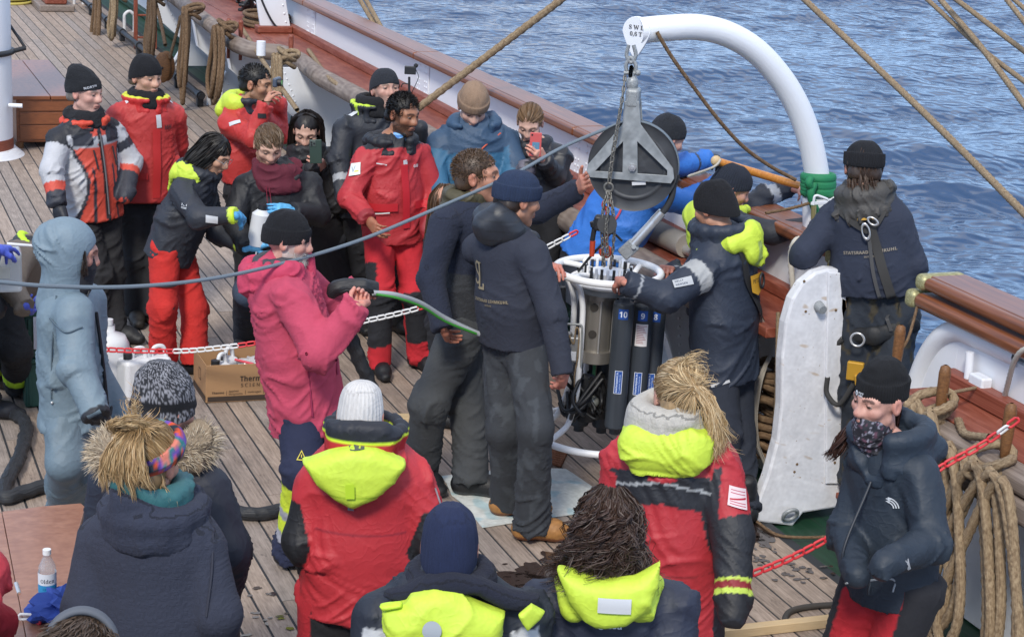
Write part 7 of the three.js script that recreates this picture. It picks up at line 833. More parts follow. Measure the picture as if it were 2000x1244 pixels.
{ // tall figure in blue jacket, beige cap
  const p = person('person in beige knitted cap and two-tone blue jacket with orange zips looking down', { sex: 'm', coarse: 1, hh: 1.66, face: 8, head: [924, 208, 0.05], hface: 8, hpitch: 30, neck: [926, 256], pel: [926, 385], sw: 0.2, s: 1.05, skin: 0xc09c8c, brow: 0x5a4636, elR: [850, 330, 0.2], wrR: [862, 385, 0.8], elL: [1006, 322, 0.2], wrL: [985, 380, 0.8],
    jacket: { color: 0x2a6284, hem: [926, 410], waist: 0.2, chest: 0.2, arm: 1.1, paint: (q) => (!q.arm && q.y > -0.1 - Math.abs(q.x) * 0.1) || (q.arm && q.t < 0.35) || (q.arm > 0 && q.x > 0.2 && q.t < 1.3) ? 0x2e4a66 : null }, trousers: { color: 0x1b1e26 }, shoes: { color: 0x15161a } });
  beanie(p, 0x8c7460, { brim: 0.05, low: 0.018, slack: 0.03, back: -0.03, ribs: 64, rib: 0.0011 });
  worn(p, 'collar', [...ringC(p, { y: -0.03, h: 0.08, rx: 0.12, rz: 0.115, r: 0.024, from: 42, to: 318, out: 0.2 }), ...hoodBack(p, { w: 0.12, drop: 0.08, up: 0.04 })], 0x2e4a66, { k: 0.03, amp: 0.008 }); worn(p, 'undershirt', ringC(p, { y: 0.0, h: 0.03, rx: 0.08, rz: 0.09, r: 0.025 }), 0x22332e, { amp: 0.006 });
  const om = std(hex(0xc0553c), 0.6); seam(p, 'front_zip', p.jacketF, [B(p, -0.03, -0.13, 0.2), B(p, -0.03, -0.25, 0.2), B(p, -0.03, -0.42, 0.2)], 0.007, om, p.F); seam(p, 'pocket_zip', p.jacketF, [B(p, 0.06, -0.12, 0.2), B(p, 0.06, -0.28, 0.2)], 0.006, om, p.F); seam(p, 'collar_zip', p.jacketF, [B(p, 0.15, -0.0, 0.2), B(p, 0.05, -0.06, 0.22), B(p, -0.02, -0.13, 0.2)], 0.006, om, p.F);
}
{ // girl with pink phone
  const p = person('blonde woman in black jacket with hair tied back holding pink phone', { sex: 'w', coarse: 1, hh: 1.56, face: -8, head: [1035, 240, 0.05], hface: -8, hpitch: 28, neck: [1044, 290], pel: [1060, 400], sw: 0.16, s: 0.96, skin: 0xc49e8c, brow: 0x6a5240, lips: 0xa86860, elL: [1085, 345, 0.3], wrL: [1062, 312, 1], elR: [1010, 350, 0.3], wrR: [1025, 330, 0.9], handL: { curl: [0.5, 0.55, 0.55, 0.6], thumb: 0.5, dir: [1045, 285, 0.4], palm: (q) => q.T.clone().negate().addScaledVector(q.R, -0.7), skin: 0xc89c88 },
    jacket: { color: 0x1d1f27, hem: [1062, 400], waist: 0.19, hip: 0.2, mat: 'puffy', paint: (q) => q.arm < 0 && q.t > 0.6 ? 0x6a6670 : null }, trousers: { color: 0x17181d }, shoes: { color: 0x15161a } });
  hair(p, 0x6e553d, { n: 1600, front: 0.055, side: 0.01, c2: 0x9a7d5c, lift: 0, len: 0.09, hug: 1, flow: (d) => V(0, -0.15, -1), r: 0.0015, wave: 0.001, seg: 9 });
  worn(p, 'collar', ringC(p, { y: -0.01, h: 0.05, rx: 0.1, rz: 0.1, r: 0.028 }), 0x191b22, { k: 0.03 });
  const t = thing('smartphone', 'pink smartphone with blue print held by blonde woman', 'phone'), mm = basis(p.R, p.Y, p.T, p.J([1046, 282, 0.36])); mesh('case', new RoundedBoxGeometry(0.073, 0.15, 0.01, 3, 0.005).applyMatrix4(mm), std(hex(0xc95a58), 0.5), t); mesh('case_print', new RoundedBoxGeometry(0.045, 0.08, 0.002, 1, 0.0008).translate(0.002, -0.025, 0.0065).applyMatrix4(mm), std(hex(0x5a86a0), 0.5), t); mesh('lens', new THREE.CylinderGeometry(0.006, 0.006, 0.004, 14).rotateX(Math.PI / 2).translate(-0.024, 0.06, 0.006).applyMatrix4(mm), MAT.black, t);
}
{ // man guiding the pulley
  const p = person('bare-headed man in navy sweater and grey overalls steadying the pulley wheel', { sex: 'm', base: [885, 938], face: 100, head: [932, 344, 0], hface: 82, hpitch: -6, neck: [908, 408], pel: [898, 622], sw: 0.2, s: 1.06, skin: 0xb27f68, brow: 0x4a382c, beard: 0x6a5244, beardK: 0.35,
    shR: [868, 440], elR: [842, 545, 0.6], wrR: [866, 640, 0.8], shL: [955, 425], elL: [1050, 410, -0.2], wrL: [1128, 372, 0.2], knR: [838, 790, 0.3], knL: [915, 790, 0], anR: [822, 918], anL: [920, 936], ftR: 35, ftL: 85, handR: { curl: 0.35, thumb: 0.5, dir: [884, 690, 0.2], palm: (q) => q.R.clone().addScaledVector(q.T, -0.3), skin: 0xb07a64 }, handL: { curl: [0.3, 0.35, 0.4, 0.5], thumb: -0.3, dir: [1156, 330, 0], palm: (q) => q.R.clone().addScaledVector(q.T, -0.5), skin: 0xb98672 },
    jacket: { name: 'sweater', color: 0x20273a, hem: [898, 640], mat: 'fleece', waist: 0.185, hip: 0.185, chest: 0.185, puff: 0.01, amp: 0.009, paint: (q) => !q.arm && q.y < -0.28 ? 0x33363c : null }, trousers: { color: 0x3c3f42, w: 1.2, flare: 1.15, amp: 0.015 }, shoes: { color: 0x191a1d, k: 1.1, sole: 0x3a3d40 } });
  hair(p, 0x54402f, { n: 2200, len: 0.013, front: 0.05, side: -0.01, c2: 0x76604a, lift: 0.04, flow: (d) => V(d.x * 0.7, d.y * 0.5, d.z * 0.4 + 0.1), r: 0.0014 });
  worn(p, 'neck_gaiter', ringC(p, { y: 0.01, h: 0.06, rx: 0.08, rz: 0.082, r: 0.026 }), 0x453f28, { k: 0.03, amp: 0.012, cell: 0.007 });
  strap(p, 'suspender', [[0.1, 0.03], [0.08, -0.12], [0.03, -0.3]], 0.04, std(hex(0x34383e), 0.8), -1); strap(p, 'suspender', [[-0.11, 0.03], [-0.09, -0.12], [-0.04, -0.3]], 0.04, std(hex(0x3e4248), 0.8), -1);
  mesh('wristwatch', [new THREE.CylinderGeometry(0.02, 0.02, 0.012, 18).applyMatrix4(basis(p.R, p.T, p.Y.clone().negate(), p.AL.W.clone().addScaledVector(p.T, 0.04).add(V(0.01, 0.005, 0)))), new THREE.TorusGeometry(0.038, 0.008, 6, 20).applyMatrix4((() => { const d = p.AL.W.clone().sub(p.AL.E).normalize(), a = d.clone().cross(V(0, 1, 0)).normalize(); return basis(a, d.clone().cross(a), d, p.AL.W.clone().addScaledVector(d, 0.014)); })())], MAT.black, p.g);
}
{ // hidden woman behind
  const p = person('brown-haired woman with sunglasses pushed up on her hair behind man in overalls', { sex: 'w', coarse: 1, dep: 10.25, face: 80, hface: 178, head: [868, 398, 0], neck: [868, 450], pel: [870, 620], sw: 0.16, s: 0.95, jacket: { color: 0x1d2029, hem: [870, 600] }, trousers: { color: 0x1b1c22 }, shoes: { color: 0x15161a } });
  const l = []; for (let i = 0; i < 9; i++) { const a = (i - 4) * 0.3; lock(l, [p.h(Math.sin(a) * 0.03, 0.12, -0.03), p.h(Math.sin(a) * 0.085, 0.05, -0.1 * Math.cos(a)), p.h(Math.sin(a) * 0.09, -0.08, -0.11 * Math.cos(a)), p.h(Math.sin(a) * 0.1, -0.26, -0.1 * Math.cos(a))], 110, 0.018, 0x4a3626, 0x6a4e38, 0.012); } hairMesh(p, l, 0.0022);
  mesh('sunglasses', tube([p.h(-0.085, 0.06, 0.06), p.h(-0.09, 0.075, -0.01), p.h(-0.085, 0.05, -0.06)], 0.003, 14, 6), MAT.black, p.g);
}
{ // man in bright blue, leaning over the rail
  const BL = 0x1f6bc2;
  const p = person('man in bright blue jacket and dark cap leaning over the rail behind pulley wheel', { sex: 'm', coarse: 1, dep: 10.55, face: 145, head: [1303, 268, -0.1], hface: 120, hpitch: 20, neck: [1262, 335, -0.02], pel: [1178, 478, 0], sw: 0.19, s: 1.03, skin: 0xc09484, brow: 0x4a3a30, elR: [1335, 395, -0.5], wrR: [1425, 345, -0.8], shR: [1285, 385], shL: [1285, 325], elL: [1330, 322, -0.6], wrL: [1378, 312, -0.8], anR: [1195, 660], anL: [1160, 640],
    handR: { curl: 0.5, glove: 0x1d1e22, dir: [1455, 322, -0.6], palm: (q) => V(0, -1, 0) }, handL: { curl: 0.5, glove: 0x1d1e22, dir: [1410, 300, -0.6], palm: (q) => V(0, -1, 0) },
    jacket: { color: BL, hem: [1150, 515], waist: 0.2, hip: 0.21, chest: 0.2, level: 0, paint: (q) => (q.arm && q.t > 1.45 && q.t < 1.52 ? 0x30343c : null) }, trousers: { color: 0x17181d, w: 1.1 }, shoes: { color: 0x15161a } });
  beanie(p, 0x22252b, { brim: 0, low: 0.028, slack: 0.012, rib: 0.0005, back: -0.06, mat: 'fleece' });
  strap(p, 'red_zip', [[-0.06, -0.2], [-0.075, -0.26], [-0.07, -0.33]], 0.012, std(hex(0xb83a4a), 0.6), -1); worn(p, 'collar', ringC(p, { y: 0, h: 0.05, rx: 0.1, rz: 0.1, r: 0.026 }), BL, { k: 0.02 });
}
{ // figure in navy cap at the davit pin
  const p = person('blond person in dark ribbed cap and navy jacket gripping the davit pin', { sex: 'w', coarse: 1, dep: 10.0, face: 115, head: [1428, 368, 0], hface: 105, hpitch: 18, neck: [1408, 428, 0], pel: [1390, 590, 0], sw: 0.175, s: 1.0, skin: 0xc09080, brow: 0x6a5240, lips: 0xb06a60, shR: [1440, 440], elR: [1510, 455, -0.2], wrR: [1590, 440, -0.3], shL: [1440, 420], elL: [1490, 388, -0.6], wrL: [1545, 366, -0.4],
    handL: { curl: 0.6, dir: [1572, 372, -0.3], palm: () => V(0, -1, 0), skin: 0xc09080 }, handR: { curl: 0.5, dir: [1620, 440, -0.4], palm: () => V(0, -1, 0) },
    jacket: { color: 0x232833, hem: [1390, 620], paint: (q) => q.arm > 0 && q.t > 1.2 && q.t < 1.5 ? 0xa0a3a8 : q.arm && q.t > 1.86 ? 0x15171c : null }, trousers: { color: 0x1a1d26 }, shoes: { color: 0x15161a } });
  beanie(p, 0x202633, { brim: 0, low: 0.03, slack: 0.016, ribs: 44, rib: 0.0022, back: -0.07 });
  const l = []; lock(l, [p.h(-0.05, -0.05, -0.06), p.h(-0.06, -0.13, -0.02), p.h(-0.03, -0.2, 0.06), p.h(-0.02, -0.28, 0.1)], 300, 0.03, 0xa08868, 0xc8b090, 0.012); hairMesh(p, l, 0.002);
  worn(p, 'collar', ringC(p, { y: -0.02, h: 0.1, rx: 0.125, rz: 0.115, r: 0.03, from: 40, to: 320, out: 0.15 }), LIME, { k: 0.02, amp: 0.008 }); worn(p, 'hood', hoodBack(p, { w: 0.14, drop: 0.12, up: 0.04, z: -0.13, r: 0.06 }), LIME, { k: 0.04, amp: 0.01 });
}
{ // crew member at the sampler, lime hood
  const p = person('crew member in black cap and navy jacket with lime hood gripping white ring', { sex: 'm', base: [1440, 975], face: -112, head: [1396, 405, 0], hface: -125, hpitch: 18, neck: [1412, 472, 0], pel: [1418, 700, 0], sw: 0.2, s: 1.06, skin: 0xb08068, brow: 0x3a2a20,
    shL: [1370, 535], elL: [1300, 582, 0.6], wrL: [1224, 552, 0.4], shR: [1390, 490], elR: [1340, 560, -0.6], wrR: [1308, 528, -0.3], knL: [1410, 850, 0.2], knR: [1440, 850, 0], anL: [1410, 975], anR: [1450, 985],
    handL: { curl: 0.55, thumb: 0.6, dir: [1200, 522, 0], palm: () => V(0, -1, 0), skin: 0xba8474 }, handR: { curl: 0.6, dir: [1292, 510, 0], palm: () => V(0, -1, 0), skin: 0xba8474 },
    jacket: { color: 0x222c3e, hem: [1415, 735], waist: 0.2, hip: 0.215, chest: 0.2, arm: 1.12, level: 0.2, paint: (q) => q.arm > 0 && q.t > 0.02 && q.t < 0.34 ? 0x9fa1a2 : q.arm && q.t > 1.72 && q.t < 1.76 ? 0x9fa3a8 : null }, trousers: { color: 0x1d2330, w: 1.15 }, shoes: { color: 0x17181c, high: 0.2 } });
  beanie(p, 0x15161b, { brim: 0, low: 0.02, slack: 0.012, rib: 0.0006, back: -0.08, mat: 'fleece' });
  worn(p, 'collar', ringC(p, { y: -0.01, h: 0.09, rx: 0.125, rz: 0.12, r: 0.03, out: 0.1 }), 0x232c3c, { k: 0.03, amp: 0.008 });
  worn(p, 'hood', [capS(B(p, -0.06, 0.03, -0.12), B(p, 0.1, 0.02, -0.1), 0.06, 0.055), capS(B(p, 0, 0.03, -0.15), B(p, 0.01, -0.03, -0.17), 0.1, 0.08, { n: p.F, k: 0.6 }), capS(B(p, 0.1, 0.02, -0.08), B(p, 0.14, -0.02, 0.03), 0.04, 0.03)], 0xc2da42, { k: 0.04, amp: 0.02, paint: (q) => q.x > 0.0 && q.x < 0.035 && q.y < 0.02 ? 0x9ab060 : null });
  const ym = std(hex(0xc9982a), 0.6); strap(p, 'harness_strap', [[0.08, -0.02], [0.06, -0.16], [-0.02, -0.3], [-0.1, -0.4]], 0.045, MAT.blackMatte, -1, 0.01);
  patch(p, 'harness_plate', p.jacketF, at(p, 0.0, -0.2), p.F.clone().negate(), 0.15, 0.12, printMat(128, 104, (x) => { x.fillStyle = '#c9982a'; x.beginPath(); x.moveTo(4, 4); x.lineTo(124, 4); x.lineTo(112, 80); x.lineTo(64, 102); x.lineTo(16, 80); x.fill(); x.fillStyle = '#3a2c10'; x.font = 'bold 26px sans-serif'; x.fillText('PETZL', 24, 44); }), 0, Y3, 0.03);
  const rc = at(p, -0.035, -0.19).addScaledVector(p.F, -0.2); mesh('harness_ring', new THREE.TorusGeometry(0.03, 0.007, 8, 24).scale(0.8, 1.2, 1).applyMatrix4(basis(p.L, p.Up, p.F, rc)), MAT.black, p.g);
  patch(p, 'sleeve_badge', p.jacketF, p.AL.S.clone().lerp(p.AL.E, 0.5), p.T.clone().add(V(0, 0.5, 0)), 0.1, 0.045, printMat(128, 56, (x) => { x.fillStyle = '#aeb2b6'; x.fillRect(0, 0, 128, 56); x.fillStyle = '#30384a'; x.font = 'bold 20px sans-serif'; x.fillText('HELLY', 12, 22); x.fillText('HANSEN', 12, 46); }), 0.4, Y3); patch(p, 'hem_reflector', p.jacketF, at(p, 0.05, -0.66), p.T, 0.1, 0.016, REFL, 0.35, Y3);
}
{ // deckhand with climbing harness, back to us
  const p = person('deckhand in navy jacket and climbing harness seen from behind at rail gap', { sex: 'm', base: [1690, 968], by: 0.13, face: 172, head: [1687, 328, 0], hface: 190, hpitch: 12, neck: [1692, 398, 0], pel: [1715, 610, 0], sw: 0.19, s: 1.05, skin: 0xb98a78, brow: 0x4a3a30,
    shL: [1630, 432], elL: [1572, 495, 0.2], wrL: [1605, 440, -1], shR: [1752, 434], elR: [1782, 520, -0.3], wrR: [1745, 560, -1], knL: [1680, 770, -0.2], knR: [1735, 770, 0], anL: [1668, 935], anR: [1735, 935],
    jacket: { color: 0x232b3e, hem: [1715, 570], waist: 0.185, hip: 0.18, chest: 0.185, amp: 0.011, mat: 'cotton', arm: 1.02 }, trousers: { color: 0x1f2630, w: 1.15, paint: (t) => nz(t.t * 6, t.x * 24, t.z * 24) > 0.3 ? 0x3a3426 : null }, shoes: { color: 0x3c332a, high: 0.16 } });
  beanie(p, 0x14161c, { brim: 0.055, low: 0.02, slack: 0.008, ribs: 52, rib: 0.002, back: -0.02 });
  const l = []; for (let i = 0; i < 7; i++) { const a = (i - 3) * 0.32; lock(l, [p.h(Math.sin(a) * 0.07, 0.03, -0.085 * Math.cos(a)), p.h(Math.sin(a) * 0.08, -0.05, -0.1 * Math.cos(a)), p.h(Math.sin(a) * 0.1 - 0.02, -0.14, -0.11 * Math.cos(a))], 130, 0.012, 0x3e2f26, 0x5e4636, 0.012); } hairMesh(p, l, 0.001, 'long_hair'); hair(p, 0x3e2f26, { n: 700, len: 0.09, front: 0.06, side: 0.0, c2: 0x5e4636, lift: 0.001, hug: 0.7, flow: (d) => V(d.x * 0.2, -1, 0), r: 0.0013 });
  worn(p, 'neck_gaiter', [...ringC(p, { y: -0.02, h: 0.08, rx: 0.11, rz: 0.11, r: 0.04 })], 0x3c3a38, { k: 0.03, amp: 0.022, cell: 0.007 });
  const sm = std([0.035, 0.034, 0.033], 0.8), ym = std(hex(0xb98d2c), 0.5, 0.2), f = p.jacketF;
  strap(p, 'harness_strap', [[0.1, 0.0], [0.03, -0.06], [-0.03, -0.1]], 0.04, sm, -1, 0.014); strap(p, 'harness_strap', [[-0.12, 0.02], [-0.08, -0.05], [-0.04, -0.1]], 0.04, sm, -1, 0.014);
  strap(p, 'harness_strap', [[-0.045, -0.1], [-0.07, -0.25], [-0.1, -0.42], [-0.11, -0.5]], 0.045, sm, -1, 0.014);
  strap(p, 'lanyard', [[-0.03, -0.13], [-0.035, -0.3], [-0.06, -0.48], [-0.085, -0.6]], 0.018, std([0.06, 0.06, 0.062], 0.8), -1, 0.024);
  patch(p, 'harness_plate', f, at(p, -0.13, -0.5), p.F.clone().negate(), 0.1, 0.1, printMat(100, 100, (x) => { x.fillStyle = '#c39a34'; x.beginPath(); x.moveTo(2, 2); x.lineTo(98, 2); x.lineTo(70, 90); x.lineTo(30, 90); x.fill(); x.fillStyle = '#4a3a14'; x.font = 'bold 24px sans-serif'; x.fillText('PETZL', 16, 34); }), 0, p.Up, 0.02); patch(p, 'harness_tab', f, at(p, -0.02, -0.03), p.F.clone().negate(), 0.08, 0.035, ym, 0, p.Up, 0.02);
  patch(p, 'back_lettering', f, at(p, -0.02, -0.215), p.F.clone().negate(), 0.31, 0.05, printMat(460, 80, (x, w) => { x.fillStyle = '#8a8174'; x.font = 'bold 36px sans-serif'; x.textAlign = 'center'; x.fillText('STATSRAAD LEHMKUHL', w / 2, 36, 450); x.font = '22px sans-serif'; x.fillText('BERGEN', w / 2, 68); }), 0, p.Up);
  const bk = drop(f, at(p, -0.02, -0.1), p.F).addScaledVector(p.F, -0.03), cm = basis(p.L, p.Up, p.F, bk); mesh('carabiner', new THREE.TorusGeometry(0.022, 0.005, 8, 28).scale(0.85, 1.75, 1).rotateZ(-0.1).applyMatrix4(cm), MAT.steel, p.g); mesh('carabiner', new THREE.TorusGeometry(0.018, 0.0045, 8, 28).scale(0.9, 1.5, 1).rotateZ(-0.9).translate(-0.04, 0.05, 0).applyMatrix4(cm), MAT.steel, p.g);
  worn(p, 'harness_belt', [capS(B(p, 0.17, -0.63, -0.06), B(p, 0.0, -0.62, -0.155), 0.045, 0.045, { n: p.F, k: 0.5 }), capS(B(p, 0, -0.62, -0.155), B(p, -0.17, -0.6, -0.06), 0.045, 0.045, { n: p.F, k: 0.5 })], 0x17181a, { amp: 0.005, cell: 0.007, k: 0.02 }); mesh('belt_ring', new THREE.TorusGeometry(0.034, 0.006, 8, 24).applyMatrix4(basis(p.L, p.Up, p.F, B(p, 0.07, -0.62, -0.2))), MAT.steel, p.g);
  mesh('rope_clamp', [new RoundedBoxGeometry(0.085, 0.1, 0.03, 2, 0.008).applyMatrix4(basis(p.L, p.Up, p.F, B(p, 0.1, -0.78, -0.19)).multiply(M4().makeRotationZ(0.2))), new RoundedBoxGeometry(0.05, 0.06, 0.04, 2, 0.008).applyMatrix4(basis(p.L, p.Up, p.F, B(p, 0.08, -0.82, -0.2)))], ym, p.g);
  mesh('side_strap', tube([B(p, 0.16, -0.64, -0.1), B(p, 0.24, -0.7, -0.09), B(p, 0.26, -0.78, -0.1)], 0.016, 16, 6), sm, p.g); mesh('lanyard_loop', tube([B(p, 0.11, -0.84, -0.2), B(p, 0.2, -0.95, -0.18), B(p, 0.26, -0.9, -0.15), B(p, 0.25, -0.82, -0.14)], 0.014, 24, 6), sm, p.g);
}
{ // woman by the rail, looking back
  const p = person('woman in dark teal hooded jacket and black cap by hanging rope coils', { sex: 'w', hs: 1.03, dep: 6.4, face: -32, head: [1718, 780, 0.03], hface: -42, hpitch: 5, hroll: -4, neck: [1742, 892, 0], pel: [1742, 1130, 0], sw: 0.175, s: 0.97, skin: 0xc49484, brow: 0x2a1e1a, lips: 0xa8625a,
    shR: [1690, 925], elR: [1655, 1040, 0.2], wrR: [1672, 1110, 1], shL: [1795, 925], elL: [1822, 1060, 0.2], wrL: [1745, 1095, 1],
    jacket: { color: 0x1c2937, hem: [1742, 1170], waist: 0.175, hip: 0.19, chest: 0.17, amp: 0.013 }, trousers: { color: 0xa81a26, w: 1.15, paint: (t) => t.x > 0.03 ? 0x1a1b22 : null }, shoes: { color: 0x15161a } });
  beanie(p, 0x121317, { brim: 0.062, low: 0.024, slack: 0.04, ribs: 60, rib: 0.0014, back: -0.02, w: 0.95 });
  hatPrint(p, 0, 0.045, 0.055, 0.026, (x) => { x.fillStyle = '#dfe2e6'; x.beginPath(); x.ellipse(24, 26, 13, 20, 0, 0, 7); x.fill(); x.fillStyle = '#15161a'; x.beginPath(); x.ellipse(25, 28, 5, 9, 0, 0, 7); x.fill(); x.fillStyle = '#dfe2e6'; x.font = 'bold 21px sans-serif'; x.fillText('PICT', 44, 24); x.fillText('URE', 44, 44); }, 0, 112, 52);
  worn(p, 'neck_gaiter', [capS(p.h(0, -0.1, 0.02), p.h(0, -0.17, -0.01), 0.066, 0.075), capS(p.h(0, -0.068, 0.05), p.h(0, -0.12, 0.04), 0.05, 0.055)], 0x24242c, { amp: 0.01, cell: 0.006, k: 0.03, paint: (q, v) => nz(v.x * 90, v.y * 90, v.z * 90) > 0.28 ? 0x8d8a98 : nz(v.x * 60 + 9, v.y * 60, v.z * 60) > 0.35 ? 0x5a3a4a : null });
  worn(p, 'hood', [...ringC(p, { from: 35, to: 325, rx: 0.115, rz: 0.12, r: 0.036, y: 0, h: 0.1, out: 0.08, n: 16 }), capS(B(p, -0.05, 0.0, -0.14), B(p, 0.1, 0.02, -0.12), 0.06, 0.055), capS(B(p, 0.09, -0.01, 0.07), B(p, 0.02, -0.06, 0.11), 0.035, 0.025), capS(B(p, -0.09, -0.01, 0.07), B(p, -0.02, -0.06, 0.11), 0.035, 0.025), capS(B(p, 0, -0.01, -0.16), B(p, 0, -0.09, -0.17), 0.09, 0.06, { n: p.F, k: 0.6 })], 0x1c2a39, { k: 0.03, amp: 0.012 });
  const l = []; lock(l, [p.h(-0.07, -0.03, -0.02), p.h(-0.09, -0.12, 0.0), p.h(-0.12, -0.2, 0.03), p.h(-0.16, -0.3, 0.05)], 260, 0.022, 0x3a2620, 0x5a3a2e, 0.03, 0.3, 1); lock(l, [p.h(0.03, 0.0, -0.08), p.h(0.0, -0.1, -0.1), p.h(-0.02, -0.14, -0.1)], 100, 0.02, 0x3a2620); hairMesh(p, l, 0.0022);
  seam(p, 'front_zip', p.jacketF, [B(p, 0, -0.06, 0.2), B(p, 0, -0.3, 0.2), B(p, 0, -0.42, 0.2), B(p, 0, -0.5, 0.2)], 0.006, std([0.02, 0.025, 0.035], 0.5), p.F);
  patch(p, 'chest_print', p.jacketF, at(p, 0.085, -0.13), p.F, 0.05, 0.05, printMat(72, 72, (x) => { x.strokeStyle = '#c6ccd2'; x.fillStyle = '#c6ccd2'; x.lineWidth = 6; for (const r of [58, 46, 34]) { x.beginPath(); x.arc(10, 62, r, -1.5, -0.1); x.stroke(); } x.fillRect(4, 8, 26, 5); x.fillRect(4, 22, 20, 5); }), 0.1, Y3);
  seam(p, 'pocket_zip', p.jacketF, [B(p, 0.06, -0.36, 0.2), B(p, 0.09, -0.42, 0.2), B(p, 0.095, -0.47, 0.2)], 0.004, std([0.3, 0.32, 0.34], 0.6), p.F); patch(p, 'sleeve_trim', p.jacketF, p.AL.E.clone().lerp(p.AL.W, 0.6), p.T, 0.01, 0.045, std([0.35, 0.36, 0.38], 0.6), 0.3, Y3);
}
{ // blonde woman in red and black, back to us
  const p = person('blonde woman with ponytail in red and black jacket, white collar, lime hood', { sex: 'w', coarse: 1, dep: 6.35, face: 172, head: [1325, 772, 0], hface: 200, hpitch: 6, neck: [1308, 872, 0], pel: [1300, 1150, 0], sw: 0.195, s: 1.02, skin: 0xc09a88, shL: [1225, 905], shR: [1400, 905], elL: [1200, 1020, -0.3], wrL: [1225, 1110, -0.8], elR: [1432, 1045, 0.2], wrR: [1432, 1168, 0.3],
    handR: null, jacket: { color: 0xb01f2b, hem: [1300, 1285], waist: 0.195, hip: 0.215, chest: 0.19, arm: 1.12, k: 0.78, cell: 0.0085, paint: (q) => { if (q.arm < 0) return q.t < 0.78 ? (q.z > 0.02 || q.x > -0.2 ? 0x22252d : null) : q.t < 1.72 ? 0x1d2027 : q.t < 1.77 ? 0xb8d040 : q.t < 1.88 ? 0x8a1a24 : q.t < 1.97 ? 0xb8d040 : 0x17181d; if (q.arm > 0) return q.t > 0.5 ? 0x1d2027 : null; const ax = Math.abs(q.x); if (q.z < 0.05) { const top = -0.03 - ax * 0.22, bot = -0.155 - ax * 0.22; if (q.y < top && q.y > bot && !(ax < 0.05 && q.y > -0.075)) return Math.abs(q.y - (-0.075 - ax * 0.26)) < 0.005 ? 0xa0a4a8 : 0x22252d; if (ax > 0.19 && q.y < -0.2) return 0x20232b; if (Math.abs(q.y + 0.42) < 0.003) return 0x8f1822; } return null; } }, trousers: { color: 0x1a1b22 }, shoes: { color: 0x15161a } });
  worn(p, 'fleece_collar', [...ringC(p, { from: 30, to: 330, rx: 0.105, rz: 0.105, r: 0.045, y: 0.075, h: 0.05, n: 16 })], 0xb2aea6, { k: 0.035, amp: 0.014, mat: 'fleece' });
  worn(p, 'hood', [capS(B(p, -0.1, 0.06, -0.11), B(p, 0.1, 0.06, -0.11), 0.055, 0.055), capS(B(p, -0.075, 0.02, -0.145), B(p, 0.075, 0.02, -0.145), 0.075, 0.075, { n: p.F, k: 0.6 }), capS(B(p, -0.13, 0.06, -0.04), B(p, -0.12, 0.03, -0.1), 0.038, 0.045), capS(B(p, 0.13, 0.06, -0.04), B(p, 0.12, 0.03, -0.1), 0.038, 0.045)], 0xc2da42, { k: 0.04, amp: 0.02, cell: 0.007 });
  hair(p, 0xb0926a, { n: 2600, len: 0.13, front: 0.02, side: -0.03, c2: 0xe8d6ae, lift: 0.002, hug: 0.9, flow: (d) => V(-d.x * 0.3 - 0.1, 0.3 - d.y * 0.5, -0.9), r: 0.0012, wave: 0.004, seg: 8 });
  const l = []; lock(l, [p.h(0.0, 0.03, -0.09), p.h(-0.02, 0.05, -0.13), p.h(-0.055, 0.0, -0.15), p.h(-0.085, -0.09, -0.145), p.h(-0.1, -0.18, -0.12)], 1700, 0.024, 0xb89a70, 0xf0e0bc, 0.03, 0.3, 1.1, 18, 0.004); lock(l, [p.h(-0.02, 0.06, -0.1), p.h(-0.06, 0.02, -0.14), p.h(-0.11, -0.08, -0.13), p.h(-0.15, -0.17, -0.1)], 120, 0.03, 0xb69a70, 0xdcc69c, 0.06); lock(l, [p.h(0.03, 0.1, -0.06), p.h(0.0, 0.12, -0.1), p.h(-0.04, 0.1, -0.13)], 60, 0.05, 0xb69a70, 0xdcc69c, 0.05); hairMesh(p, l, 0.001);
  patch(p, 'sleeve_badge', p.jacketF, p.AR.S.clone().lerp(p.AR.E, 0.35), p.L.clone().negate().addScaledVector(p.F, -1.1), 0.075, 0.065, printMat(90, 80, (x) => { x.fillStyle = '#d9c6c8'; x.fillRect(0, 0, 90, 80); x.strokeStyle = '#b04858'; x.lineWidth = 3; for (const y of [14, 26, 60, 70]) { x.beginPath(); x.moveTo(8, y); x.lineTo(82, y); x.stroke(); } x.fillStyle = '#b02838'; x.beginPath(); x.moveTo(6, 50); x.lineTo(84, 34); x.lineTo(84, 42); x.lineTo(6, 56); x.fill(); }), -0.3, Y3);
}
